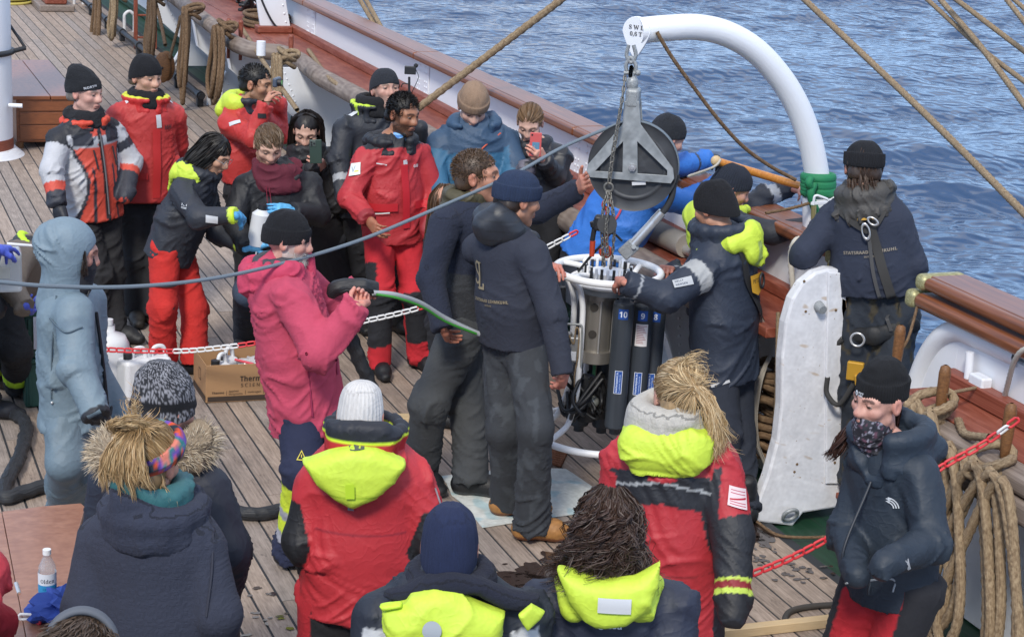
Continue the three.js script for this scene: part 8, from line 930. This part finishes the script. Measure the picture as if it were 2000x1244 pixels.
{ // curly-haired woman
  const p = person('woman with long dark curly hair in navy jacket with lime hood, agency print', { sex: 'w', hs: 0.96, coarse: 1, dep: 5.25, face: 180, head: [1188, 1030, 0], hface: 172, hpitch: 12, neck: [1190, 1142, 0], pel: [1192, 1440, 0], sw: 0.185, s: 0.97, skin: 0xb08068, elL: [1080, 1300, 0], elR: [1310, 1300, 0],
    jacket: { color: 0x20263a, hem: [1192, 1440], waist: 0.185, hip: 0.2, chest: 0.18, arm: 1.1 }, trousers: { color: 0x1a1b22 }, shoes: { color: 0x15161a } });
  const hd = worn(p, 'hood', [PL(p, [[1088, 1118], [1140, 1130], [1190, 1134], [1240, 1130], [1292, 1108], [1288, 1150], [1265, 1195], [1225, 1222], [1180, 1226], [1140, 1212], [1108, 1175]], 0.175, 0.045, 0.035, (u, v) => -1.1 * u * u - 0.25 * Math.max(0, v)), capS(B(p, -0.13, 0.03, -0.05), B(p, -0.1, -0.02, -0.13), 0.035, 0.04), capS(B(p, 0.13, 0.03, -0.05), B(p, 0.1, -0.02, -0.13), 0.035, 0.04)], 0xc2da42, { k: 0.03, amp: 0.012, cell: 0.007 });
  patch(p, 'reflector', hd.f, p.J([1200, 1192, 0.25]), p.T, 0.095, 0.045, REFL, 0.03, Y3, 0.007);
  patch(p, 'back_print', p.jacketF, p.J([1190, 1240, 0.2]), p.F.clone().negate(), 0.085, 0.04, printMat(140, 60, (x) => { x.fillStyle = '#c8ccd6'; x.beginPath(); x.arc(28, 32, 22, 0, 7); x.fill(); x.fillStyle = '#20263a'; x.font = 'bold 30px sans-serif'; x.fillText('e', 20, 42); x.fillStyle = '#c8ccd6'; x.font = 'bold 46px sans-serif'; x.fillText('esa', 56, 46); }), 0, Y3);
  const l = []; for (let i = 0; i < 15; i++) { const a = (i - 7) * 0.26, sx = Math.sin(a), cz = Math.cos(a); lock(l, [p.h(sx * 0.03, 0.13, -0.02 - cz * 0.03), p.h(sx * 0.078, 0.065, -0.09 * cz), p.h(sx * 0.086, -0.02, -0.103 * cz), p.h(sx * 0.115, -0.11, -0.115 * cz), p.h(sx * 0.16, -0.19, -0.11 * cz)], 190, 0.02, 0x2e211c, 0x5a4234, 0.05, 0.2, 1.5, 20, 0.017); } for (let i = 0; i < 5; i++) lock(l, [p.h((i - 2) * 0.02, 0.1, -0.1), p.h((i - 2) * 0.032, 0.04, -0.125), p.h((i - 2) * 0.038, -0.03, -0.135), p.h((i - 2) * 0.045, -0.09, -0.135)], 200, 0.022, 0x382822, 0x5e463a, 0.05, 0.2, 1.2, 20, 0.017); hairMesh(p, l, 0.0011);
  hair(p, 0x2a1e1a, { n: 400, len: 0.06, front: 0.04 });
}
{ // navy cap, lime hood in front
  const p = person('person in plain navy cap with wide lime hood over navy jacket', { sex: 'm', hs: 0.95, coarse: 1, dep: 5.1, face: 180, head: [878, 1068, 0], hface: 178, hpitch: 4, neck: [880, 1165, 0], pel: [880, 1460, 0], sw: 0.2, s: 1, skin: 0xb08470, elL: [730, 1330, 0], elR: [1030, 1330, 0],
    jacket: { color: 0x1d2330, hem: [880, 1460], waist: 0.2, hip: 0.2, chest: 0.2, arm: 1.15, paint: (q) => (q.arm || Math.abs(q.x) > 0.17) && q.y > -0.16 && q.y < -0.06 && Math.abs(q.x) < 0.25 ? 0xaeb0b4 : null }, trousers: { color: 0x1a1b22 }, shoes: { color: 0x15161a } });
  beanie(p, 0x1c2644, { brim: 0, low: -0.005, slack: 0.02, ribs: 70, rib: 0.0009, back: -0.065, w: 1.0 });
  worn(p, 'fleece_collar', [PL(p, [[740, 1172], [790, 1150], [830, 1128], [880, 1120], [940, 1128], [1000, 1158], [1062, 1178], [1030, 1200], [980, 1190], [930, 1160], [850, 1155], [780, 1185]], 0.13, 0.04, 0.03, (u) => -0.9 * u * u), ...ringC(p, { y: 0.0, h: 0.07, rx: 0.1, rz: 0.1, r: 0.03 })], 0x15192a, { k: 0.03, amp: 0.006, mat: 'fleece' });
  const hd = worn(p, 'hood', [PL(p, [[745, 1192], [790, 1180], [800, 1165], [850, 1153], [890, 1158], [930, 1180], [990, 1205], [980, 1250], [930, 1300], [880, 1310], [800, 1300], [755, 1250]], 0.18, 0.05, 0.04, (u, v) => -0.7 * u * u - 0.3 * Math.max(0, v))], 0xc2da42, { k: 0.03, amp: 0.01, cell: 0.007 });
  worn(p, 'hood_flap', [PL(p, [[1010, 1195], [1038, 1178], [1066, 1200], [1058, 1212], [1030, 1232], [1018, 1212]], 0.16, 0.02, 0.016, (u) => -0.5 * u)], 0xc2da42, { amp: 0.004, cell: 0.006 }); worn(p, 'hood_edge', [PL(p, [[739, 1180], [785, 1176], [785, 1186], [745, 1192]], 0.19, 0.02, 0.015)], 0xbfe033, { amp: 0.003, cell: 0.006 });
  patch(p, 'reflector', hd.f, p.J([843, 1238, 0.25]), p.T, 0.055, 0.055, printMat(64, 64, (x) => { x.fillStyle = '#9aa0a6'; x.beginPath(); x.arc(32, 32, 31, 0, 7); x.fill(); }), 0, Y3, 0.007);
}
{ // white cap, red jacket
  const p = person('woman in white knitted cap and red jacket with black side panels, lime hood', { sex: 'w', hs: 0.93, dep: 6.1, face: 176, head: [704, 812, 0], hface: 172, hpitch: 10, neck: [712, 900, 0], pel: [700, 1160, 0], sw: 0.2, s: 1, skin: 0xb98a78, shL: [622, 950], shR: [800, 950], elL: [592, 1055, -0.2], wrL: [640, 1140, -1], elR: [842, 1055, -0.2], wrR: [800, 1130, -1],
    jacket: { color: 0xb8202c, hem: [702, 1190], waist: 0.19, hip: 0.2, chest: 0.2, arm: 1.1, cell: 0.0085, paint: (q) => q.y < -0.14 && q.y > -0.44 && Math.abs(q.x) > 0.165 + 0.3 * Math.abs(q.y + 0.29) && Math.abs(q.x) < 0.3 - 0.35 * Math.abs(q.y + 0.25) + 0.05 * (q.y + 0.3 < 0 ? 1 : 0) ? 0x1a1b20 : !q.arm && (Math.abs(q.y + 0.215) < 0.003 || Math.abs(q.y + 0.56) < 0.003) ? 0x95182a : null }, trousers: { color: 0x19191e, w: 1.25, paint: (t) => t.side > 0 && t.x > 0.06 ? 0xb0202c : null }, shoes: { color: 0x15161a } });
  beanie(p, 0xcac7c4, { brim: 0, low: -0.005, slack: 0.014, ribs: 30, rib: 0.0011, back: -0.05, w: 0.98 });
  worn(p, 'collar', [PL(p, [[636, 830], [700, 822], [755, 826], [790, 850], [770, 880], [764, 900], [700, 892], [634, 888]], 0.13, 0.035, 0.03, (u) => -2.2 * u * u), ...ringC(p, { y: 0.02, h: 0.1, rx: 0.11, rz: 0.11, r: 0.03, out: 0.1 })], 0xae1f2a, { k: 0.02, amp: 0.008, paint: (q) => q.y > 0.127 ? 0x191c26 : q.y > 0.118 ? 0xcdea35 : null });
  const hd = worn(p, 'hood', [PL(p, [[588, 908], [640, 886], [690, 874], [735, 878], [792, 905], [794, 914], [770, 945], [735, 972], [690, 990], [655, 975], [615, 945]], 0.185, 0.05, 0.035, (u, v) => -1.0 * u * u - 0.2 * Math.max(0, v))], 0xc2da42, { k: 0.03, amp: 0.008, cell: 0.007, paint: (q) => Math.abs(q.y + 0.045) < 0.003 ? 0x9dbb2a : null });
  patch(p, 'adjuster_tab', hd.f, p.J([683, 962, 0.25]), p.T, 0.03, 0.05, std(hex(0xb4d430), 0.6), 0.05, Y3, 0.012); patch(p, 'hood_trim', hd.f, p.J([678, 888, 0.25]), p.T, 0.11, 0.008, std([0.1, 0.11, 0.1], 0.6), 0.06, Y3, 0.006);
  patch(p, 'back_tab', p.jacketF, p.J([684, 1003, 0.25]), p.T, 0.02, 0.06, printMat(40, 120, (x) => { x.fillStyle = '#7c7c82'; x.fillRect(0, 0, 40, 120); x.fillStyle = '#a23040'; x.translate(28, 110); x.rotate(-Math.PI / 2); x.font = 'bold 22px sans-serif'; x.fillText('TRIBORD', 0, 0, 100); }), 0, Y3);
  for (const s of [-1, 1]) patch(p, 'sleeve_trim', p.jacketF, p.AR.S.clone().lerp(p.AR.E, 0.3), p.L.clone().negate().addScaledVector(p.F, -0.4), 0.012, 0.14, REFL, 0, Y3), s;
}
{ // woman in fleece with blond bun
  const p = person('woman with messy blond bun in dark grey-blue fleece, seen from behind', { sex: 'w', coarse: 1, dep: 5.5, face: 165, head: [288, 905, 0], hface: 150, hpitch: 8, neck: [300, 1022, 0], pel: [305, 1330, 0], sw: 0.19, s: 1.03, skin: 0xb98a78, shL: [200, 1062], shR: [388, 1075], elL: [165, 1190, 0], wrL: [190, 1290, -1], elR: [425, 1200, 0], wrR: [410, 1300, -1],
    jacket: { name: 'fleece_jacket', color: 0x2e3344, hem: [305, 1340], mat: 'fleece', waist: 0.215, hip: 0.22, chest: 0.2, amp: 0.0055, arm: 1.05, puff: 0.02 }, trousers: { color: 0x1a1b22 }, shoes: { color: 0x15161a } });
  worn(p, 'collar', [PL(p, [[208, 990], [215, 950], [260, 962], [320, 985], [370, 1000], [372, 1020], [340, 1030], [270, 1015], [215, 1005]], 0.1, 0.04, 0.03, (u) => -1.5 * u * u), ...ringC(p, { y: -0.01, h: 0.06, rx: 0.12, rz: 0.12, r: 0.036, out: 0.1 })], 0x2c3142, { k: 0.03, amp: 0.008, mat: 'fleece' });
  worn(p, 'neck_gaiter', [PL(p, [[210, 955], [222, 915], [250, 925], [300, 950], [355, 965], [352, 985], [300, 982], [250, 970]], 0.09, 0.035, 0.028, (u) => -1.5 * u * u), ...ringC(p, { y: 0.05, h: 0.06, rx: 0.085, rz: 0.085, r: 0.028 })], 0x2f6468, { k: 0.03, amp: 0.01 });
  hair(p, 0x94764f, { n: 2600, len: 0.11, front: 0.0, side: -0.03, c2: 0xd0b080, lift: 0.002, hug: 0.8, flow: (d) => V(-d.x * 0.4, 0.75, -0.6 - d.z * 0.3), r: 0.0013, wave: 0.004, seg: 8 });
  const l = [], hc = [0x9c7d56, 0xe2ca9c]; for (let i = 0; i < 12; i++) { const a = i * 0.55, b = a + rr(1.6, 2.6), cy = 0.105 + rr(-0.012, 0.02), R = rr(0.02, 0.042); lock(l, [0, 0.33, 0.66, 1].map((t) => { const q = lerp(a, b, t); return p.h(0.005 + Math.cos(q) * R * 1.2, cy + Math.sin(q) * R * 0.7 + 0.015, -0.1 - Math.sin(q + 1) * R); }), 90, 0.012, hc[0], hc[1], 0.01, 0.3, 1); }
  for (let i = 0; i < 9; i++) { const x = (i - 4) * 0.013; lock(l, [p.h(x * 0.4, 0.11, -0.09), p.h(x * 0.9, 0.07, -0.13), p.h(x * 1.25, 0.0, -0.135), p.h(x * 1.4 - 0.008, rr(-0.09, -0.04), -0.12)], 110, 0.014, hc[0], hc[1], 0.02, 0.3, 0.7); }
  lock(l, [p.h(0.02, 0.12, -0.08), p.h(0.03, 0.16, -0.08), p.h(0.05, 0.18, -0.08)], 36, 0.04, hc[0], hc[1], 0.05); lock(l, [p.h(-0.06, 0.02, -0.06), p.h(-0.08, -0.05, -0.05), p.h(-0.1, -0.1, -0.04)], 60, 0.02, hc[0], hc[1], 0.03); hairMesh(p, l, 0.001);
  const hb = new THREE.TorusGeometry(0.1, 0.024, 10, 60).scale(0.86, 1.02, 1.2); hb.applyMatrix4(M4().makeRotationX(1.15)); hb.translate(0, 0.045, -0.01); hb.applyMatrix4(p.HM); hb.computeVertexNormals(); const pal = [0xd07a6a, 0x2a7a78, 0x6a4aa0, 0xd0502a, 0x1c2a34]; paint(hb, (x, y, z) => { const i = Math.floor((nz(x * 14, y * 14, z * 14) + 0.5) * 5); return hex(pal[clamp(i, 0, 4)]); }); mesh('headband', boxUV(hb, 10), vmat('knit'), p.g);
  seam(p, 'shoulder_seam', p.jacketF, [B(p, -0.19, 0, -0.2), B(p, -0.2, -0.1, -0.2), B(p, -0.195, -0.22, -0.2)], 0.004, std([0.03, 0.033, 0.05], 0.9), p.F.clone().negate());
}
{ // speckled cap and fur hood
  const p = person('person in speckled grey cap and navy parka with fur-trimmed hood', { sex: 'w', coarse: 1, dep: 6.15, face: 150, head: [322, 800, 0], hface: 130, hpitch: 12, neck: [305, 905, 0], pel: [345, 1180, 0], sw: 0.2, s: 1.02, skin: 0xc09080, shL: [222, 945], shR: [400, 960], elL: [200, 1060, -0.3], elR: [445, 1075, 0.2], wrR: [440, 1150, -1],
    jacket: { name: 'parka', color: 0x1a2030, hem: [345, 1250], amp: 0.009, waist: 0.21, hip: 0.22, chest: 0.2, arm: 1.15 }, trousers: { color: 0x1a1b22 }, shoes: { color: 0x15161a } });
  beanie(p, 0x5d5e64, { brim: 0, low: 0.0, slack: 0.045, rib: 0.0, back: -0.05, lean: 0.6, w: 1.06, stripes: (y, a) => (y > 0.035 && y < 0.055) ? 0x14151a : (nz(Math.sin(a) * 17, y * 190, Math.cos(a) * 17) > 0.08 ? 0x86868c : 0x26272c) });
  const hf = [...ringC(p, { from: 55, to: 305, rx: 0.16, rz: 0.15, r: 0.045, y: 0.04, h: 0.04, n: 14 })]; worn(p, 'fur_base', hf, 0x8a7a66, { k: 0.03, amp: 0.02, mat: 'fleece' });
  const l = []; for (let i = 0; i < 7000; i++) { const a = rr(50, 310) * Math.PI / 180, th = rr(0, 6.28), c = B(p, Math.sin(a) * 0.16, 0.06, Math.cos(a) * 0.15), rad = p.L.clone().multiplyScalar(Math.sin(a)).addScaledVector(p.F, Math.cos(a)), d = rad.clone().multiplyScalar(Math.cos(th)).addScaledVector(p.Up, Math.sin(th)), s0 = c.clone().addScaledVector(d, 0.05), e = s0.clone().addScaledVector(d, rr(0.012, 0.042)).add(V(rr(-0.016, 0.016), rr(-0.018, 0.01), rr(-0.016, 0.016))); l.push({ pts: [s0, s0.clone().lerp(e, 0.5).add(V(0, 0.003, 0)), e], col: hairCol(0xb4a48c, 0.25, 0xe0d6c4) }); } hairMesh(p, l, 0.0013, 'fur_trim');
}
{ // grey-blue raincoat, hood up
  const BG = 0x6c7f8b;
  const p = person('person in grey-blue rain suit with hood up, dark face covering', { sex: 'm', dep: 7.7, face: 62, head: [140, 492, 0.02], hface: 92, hpitch: 10, neck: [128, 580, 0], pel: [146, 795, 0], sw: 0.185, s: 1.0, skin: 0xb08070, elR: [150, 720, 0.5], wrR: [188, 812, 0.7], shR: [145, 610], elL: [175, 710, -0.3], anR: [120, 1010], anL: [150, 1000], knR: [125, 905, 0.1], knL: [155, 900, 0.1],
    handR: { curl: 0.45, glove: 0x1c1d22, dir: [200, 845, 0.2], sc: 1.05 }, jacket: { name: 'raincoat', color: BG, hem: [146, 826], waist: 0.16, hip: 0.2, chest: 0.165, arm: 1.1, amp: 0.014, paint: (q) => q.arm < 0 && q.t > 1.93 ? 0x22242a : null }, trousers: { color: 0x647580, w: 1.05, amp: 0.018, mat: 'shell' }, shoes: { color: 0x1a1b20, high: 0.2 } });
  worn(p, 'hood', hoodUp(p), 0x71838f, { amp: 0.024, cell: 0.007 }); worn(p, 'face_covering', [capS(p.h(0, -0.06, 0.05), p.h(0, -0.13, 0.04), 0.062, 0.07), capS(p.h(0, -0.04, 0.03), p.h(0, -0.1, 0.0), 0.07)], 0x24242a, { amp: 0.008, cell: 0.006, k: 0.03, mat: 'fleece' });
  const l = []; lock(l, [p.h(-0.075, 0.03, 0.04), p.h(-0.08, -0.03, 0.05), p.h(-0.075, -0.08, 0.06)], 120, 0.015, 0x2a201a); hairMesh(p, l, 0.002);
  const ym = std(hex(0x566671), 0.7); seam(p, 'back_seam', p.jacketF, [p.J([108, 600, 0.3]), p.J([100, 690, 0.3]), p.J([98, 800, 0.3])], 0.004, ym, p.T); seam(p, 'yoke_seam', p.jacketF, [p.J([95, 640, 0.3]), p.J([125, 650, 0.3]), p.J([160, 640, 0.3])], 0.004, ym, p.T); patch(p, 'pocket_flap', p.jacketF, p.J([178, 745, 0.2]), p.T.clone().addScaledVector(p.R, 0.5), 0.13, 0.06, std(hex(0x66788a), 0.65), 0.1, Y3, 0.012); seam(p, 'front_zip', p.jacketF, [p.J([190, 610, 0.05]), p.J([203, 700, 0.05]), p.J([212, 800, 0.05])], 0.008, MAT.black, p.R); patch(p, 'cuff_tab', p.jacketF, p.AR.E.clone().lerp(p.AR.W, 0.85), p.T, 0.06, 0.02, ym, 0.5, Y3, 0.01); for (const v of [770, 800]) mesh('snap_button', ball(drop(p.jacketF, p.J([100, v, 0.25]), p.T.clone().negate()), 0.007), MAT.steel, p.g);
  mesh('toggle', [ball(p.h(-0.06, -0.17, 0.08), 0.012), cyl(p.h(-0.05, -0.14, 0.09), p.h(-0.07, -0.2, 0.08), 0.004)], MAT.black, p.g);
}
{ // stooping figure in tan
  const p = person('stooping person in tan jacket and grey cap with purple-blue gloves, lime ankle band', { sex: 'm', dep: 10.2, face: 60, head: [92, 515, 0.0], hface: 60, hpitch: 60, neck: [66, 492, 0.0], pel: [15, 560, 0], sw: 0.19, s: 1.02, skin: 0xb08070, shR: [42, 505], elR: [20, 560, 0.8], wrR: [48, 598, 0.6], shL: [80, 510], elL: [75, 570, -0.4], wrL: [60, 610, 0.4], knR: [25, 680, 0.2], knL: [-15, 660, 0], anR: [36, 748], anL: [-20, 730],
    handR: { curl: 0.4, glove: 0x4a58b8, dir: [60, 625, 0.2] }, jacket: { color: 0x6a5d50, hem: [15, 545], level: -1, waist: 0.19, paint: (q) => !q.arm && q.z < 0 && Math.abs(Math.abs(q.x) - 0.09) < 0.025 ? 0x1a1b1e : null }, trousers: { color: 0x18191d, w: 1.15, paint: (t) => t.t > 1.62 && t.t < 1.78 ? 0xb9e02c : null }, shoes: { color: 0x3a3028, high: 0.2, name: 'boot' } });
  beanie(p, 0x8d8884, { brim: 0.04, low: 0.02, slack: 0.01 }); worn(p, 'lime_collar', ringC(p, { from: 60, to: 300, rx: 0.11, rz: 0.11, r: 0.02, y: 0, h: 0.03 }), 0x2a2c30, { amp: 0.006, paint: (q) => q.y > 0.03 ? 0xb9e02c : null });
}
{ // bearded man in pink jacket paying out the cable
  const PK = 0xb83a58;
  const p = person('white-bearded man in pink jacket and black cap gripping grey and green cable', { sex: 'm', hs: 0.96, base: [575, 1092], face: 72, head: [562, 468, 0.02], hface: 84, hpitch: 6, neck: [548, 540, 0], pel: [598, 770, 0], sw: 0.195, s: 1.04, skin: 0xc09080, brow: 0x9a928a, beard: 0xb4aea8, beardK: 0.8,
    shR: [572, 585], elR: [620, 690, 0.7], wrR: [695, 598, 0.3], elL: [655, 605, -0.6], wrL: [700, 560, -0.2], knR: [590, 920, 0.2], knL: [610, 915, 0], anR: [574, 1072], anL: [598, 1062], ftR: 70, ftL: 60,
    handR: { curl: [0.8, 0.85, 0.9, 0.95], thumb: 0.8, dir: [735, 582, 0], palm: (q) => V(0, 1, 0).addScaledVector(q.T, -0.8), skin: 0xc49080 }, handL: { curl: 0.8, thumb: 0.7, dir: [732, 548, -0.1], palm: (q) => V(0, -1, 0).addScaledVector(q.T, -0.2), skin: 0xc49080 },
    jacket: { color: PK, hem: [605, 830], waist: 0.205, hip: 0.22, chest: 0.2, arm: 1.15, amp: 0.017, mat: 'cotton' }, trousers: { color: 0x1d2440, w: 1.12, flare: 1.1, paint: (t) => t.t > 1.12 && t.t < 1.42 ? 0xc6d834 : t.t >= 1.42 && t.t < 1.53 ? 0x9a9aa4 : t.t >= 1.53 && t.t < 1.7 ? 0xc6d834 : t.t >= 1.7 && t.t < 1.82 ? 0x9a9aa4 : null }, shoes: { color: 0x1b1c20, k: 1.1 } });
  beanie(p, 0x14151a, { brim: 0.06, low: 0.005, slack: 0.02, rib: 0.0007, back: -0.03, mat: 'fleece', w: 1.0 });
  const l = []; for (let i = 0; i < 1600; i++) { const s = rr(-1, 1), a = p.h(s * 0.055, rr(-0.11, -0.045) + Math.abs(s) * 0.03, lerp(0.075, 0.02, s * s) + rr(-0.01, 0.012)); if (i % 9 === 0) continue; const e = a.clone().add(p.hd(s * 0.5, -0.7, 0.7).multiplyScalar(rr(0.012, 0.032))); l.push({ pts: [a, a.clone().lerp(e, 0.5).add(V(rr(-0.004, 0.004), rr(-0.004, 0.004), 0)), e], col: hairCol(0xa8a29c, 0.25, 0xd6d2ce) }); } hairMesh(p, l, 0.002, 'beard'); worn(p, 'beard_base', [capS(p.h(-0.055, -0.045, 0.012), p.h(-0.03, -0.1, 0.055), 0.014), capS(p.h(0.055, -0.045, 0.012), p.h(0.03, -0.1, 0.055), 0.014), capS(p.h(-0.022, -0.112, 0.068), p.h(0.022, -0.112, 0.068), 0.022), capS(p.h(-0.026, -0.052, 0.087), p.h(0.026, -0.052, 0.087), 0.006)], 0xaaa49e, { cell: 0.005, amp: 0.004, mat: 'hair', k: 0.012 });
  worn(p, 'hood', [...hoodBack(p, { w: 0.13, drop: 0.13, up: 0.0, z: -0.11, r: 0.055 }), ...ringC(p, { from: 25, to: 335, y: -0.01, h: 0.06, rx: 0.12, rz: 0.12, r: 0.028, out: 0.1 })], 0xb83a58, { k: 0.04, amp: 0.018, mat: 'cotton', seed: 4 }); worn(p, 'undershirt', ringC(p, { y: 0.02, h: 0.06, rx: 0.085, rz: 0.085, r: 0.026 }), 0x3a3c42, { amp: 0.008 });
  const zm = std(hex(0x8c2448), 0.6); seam(p, 'side_zip', p.jacketF, [p.J([598, 672, 0.3]), p.J([602, 740, 0.3]), p.J([610, 825, 0.3])], 0.006, zm, p.T); seam(p, 'pocket_zip', p.jacketF, [p.J([655, 690, 0.3]), p.J([658, 730, 0.3]), p.J([660, 765, 0.3])], 0.006, zm, p.T);
  patch(p, 'knee_badge', p.trouserF, p.LR.hip.clone().lerp(p.LR.kn, 0.62), p.T, 0.045, 0.045, printMat(64, 64, (x) => { x.strokeStyle = '#c8b83a'; x.lineWidth = 5; x.beginPath(); x.moveTo(32, 6); x.lineTo(60, 56); x.lineTo(4, 56); x.closePath(); x.stroke(); x.fillStyle = '#c8b83a'; x.fillRect(29, 26, 6, 18); }), 0, Y3);
}
{ // figures cut by the edge of the picture
  const p = person('person with purple-blue gloves holding white tube over clear jug', { sex: 'm', dep: 9.3, face: 80, head: [-85, 380, 0], neck: [-95, 430, 0], pel: [-100, 600, 0], shR: [-80, 450], elR: [-60, 520, 0.5], wrR: [-15, 488, 0.4], elL: [-60, 515, -0.5], anR: [-20, 788], anL: [-100, 770], ftR: 80, handR: { curl: [0.15, 0.3, 0.4, 0.5], glove: 0x4c5cc0, dir: [30, 478, 0.2], palm: () => V(0, -1, 0) }, jacket: { color: 0x22252c, hem: [-100, 620] }, trousers: { color: 0x18191d }, shoes: { color: 0x1b1c22 } });
  beanie(p, 0x22242a, {});
  const t = thing('water_jug', 'clear plastic jug with pale label under a gloved hand', 'jug'), a = p.J([8, 552, 0.15]), b = p.J([8, 500, 0.15]); mesh('jug_body', [new RoundedBoxGeometry(0.17, 0.22, 0.14, 3, 0.02).applyMatrix4(basis(p.R, p.Y, p.T, a.clone().lerp(b, 0.5)))], new THREE.MeshPhysicalMaterial({ color: new THREE.Color(0.75, 0.77, 0.78), roughness: 0.25, transmission: 0.6, thickness: 0 }), t); mesh('label', new RoundedBoxGeometry(0.07, 0.06, 0.002, 1, 0.0008).applyMatrix4(basis(p.R, p.Y, p.T, p.J([4, 533, 0.225]))), std([0.6, 0.58, 0.5], 0.7), t); mesh('spout_tube', tube([p.J([12, 476, 0.2]), p.J([35, 478, 0.2]), p.J([62, 480, 0.18])], 0.008, 12, 8), std([0.7, 0.71, 0.72], 0.4), t);
  const q = person('seated person in red sleeve and dark trousers beside the folding table', { sex: 'm', coarse: 1, dep: 5.2, face: 90, head: [-150, 1000, 0], neck: [-135, 1090, 0], pel: [-120, 1300, 0], shR: [-80, 1090], elR: [-38, 1120, 0.3], wrR: [-50, 1200, 0.5], shL: [-110, 1090], elL: [-60, 1200, -0.3], wrL: [-20, 1210, -0.3], jacket: { color: 0xb01c2c, hem: [-120, 1320], arm: 1.15 }, trousers: { color: 0x2a1c1c }, shoes: { color: 0x15161a } }); beanie(q, 0x20222a, {});
  const r = person('brown-haired person with grey headband behind woman in fleece', { sex: 'm', coarse: 1, dep: 4.62, face: 178, head: [158, 1292, 0], neck: [160, 1392, 0], pel: [160, 1700, 0], jacket: { color: 0x22252c, hem: [160, 1700] }, trousers: { color: 0x18191d }, shoes: { color: 0x1b1c22 } });
  hair(r, 0x4a3c32, { n: 2600, len: 0.05, front: 0.03, side: -0.02, c2: 0x6a5848, lift: 0.02, flow: (d) => V(d.x * 0.6 + 0.3, -0.1, -0.5), r: 0.0013, wave: 0.012 }); const hb = new THREE.TorusGeometry(0.094, 0.012, 8, 50).scale(0.9, 1, 2.2).applyMatrix4(M4().makeRotationX(0.3)).translate(0, 0.04, -0.01).applyMatrix4(r.HM); mesh('headband', hb, std([0.1, 0.11, 0.13], 0.8), r.g);
}
renderer.render(scene, camera);
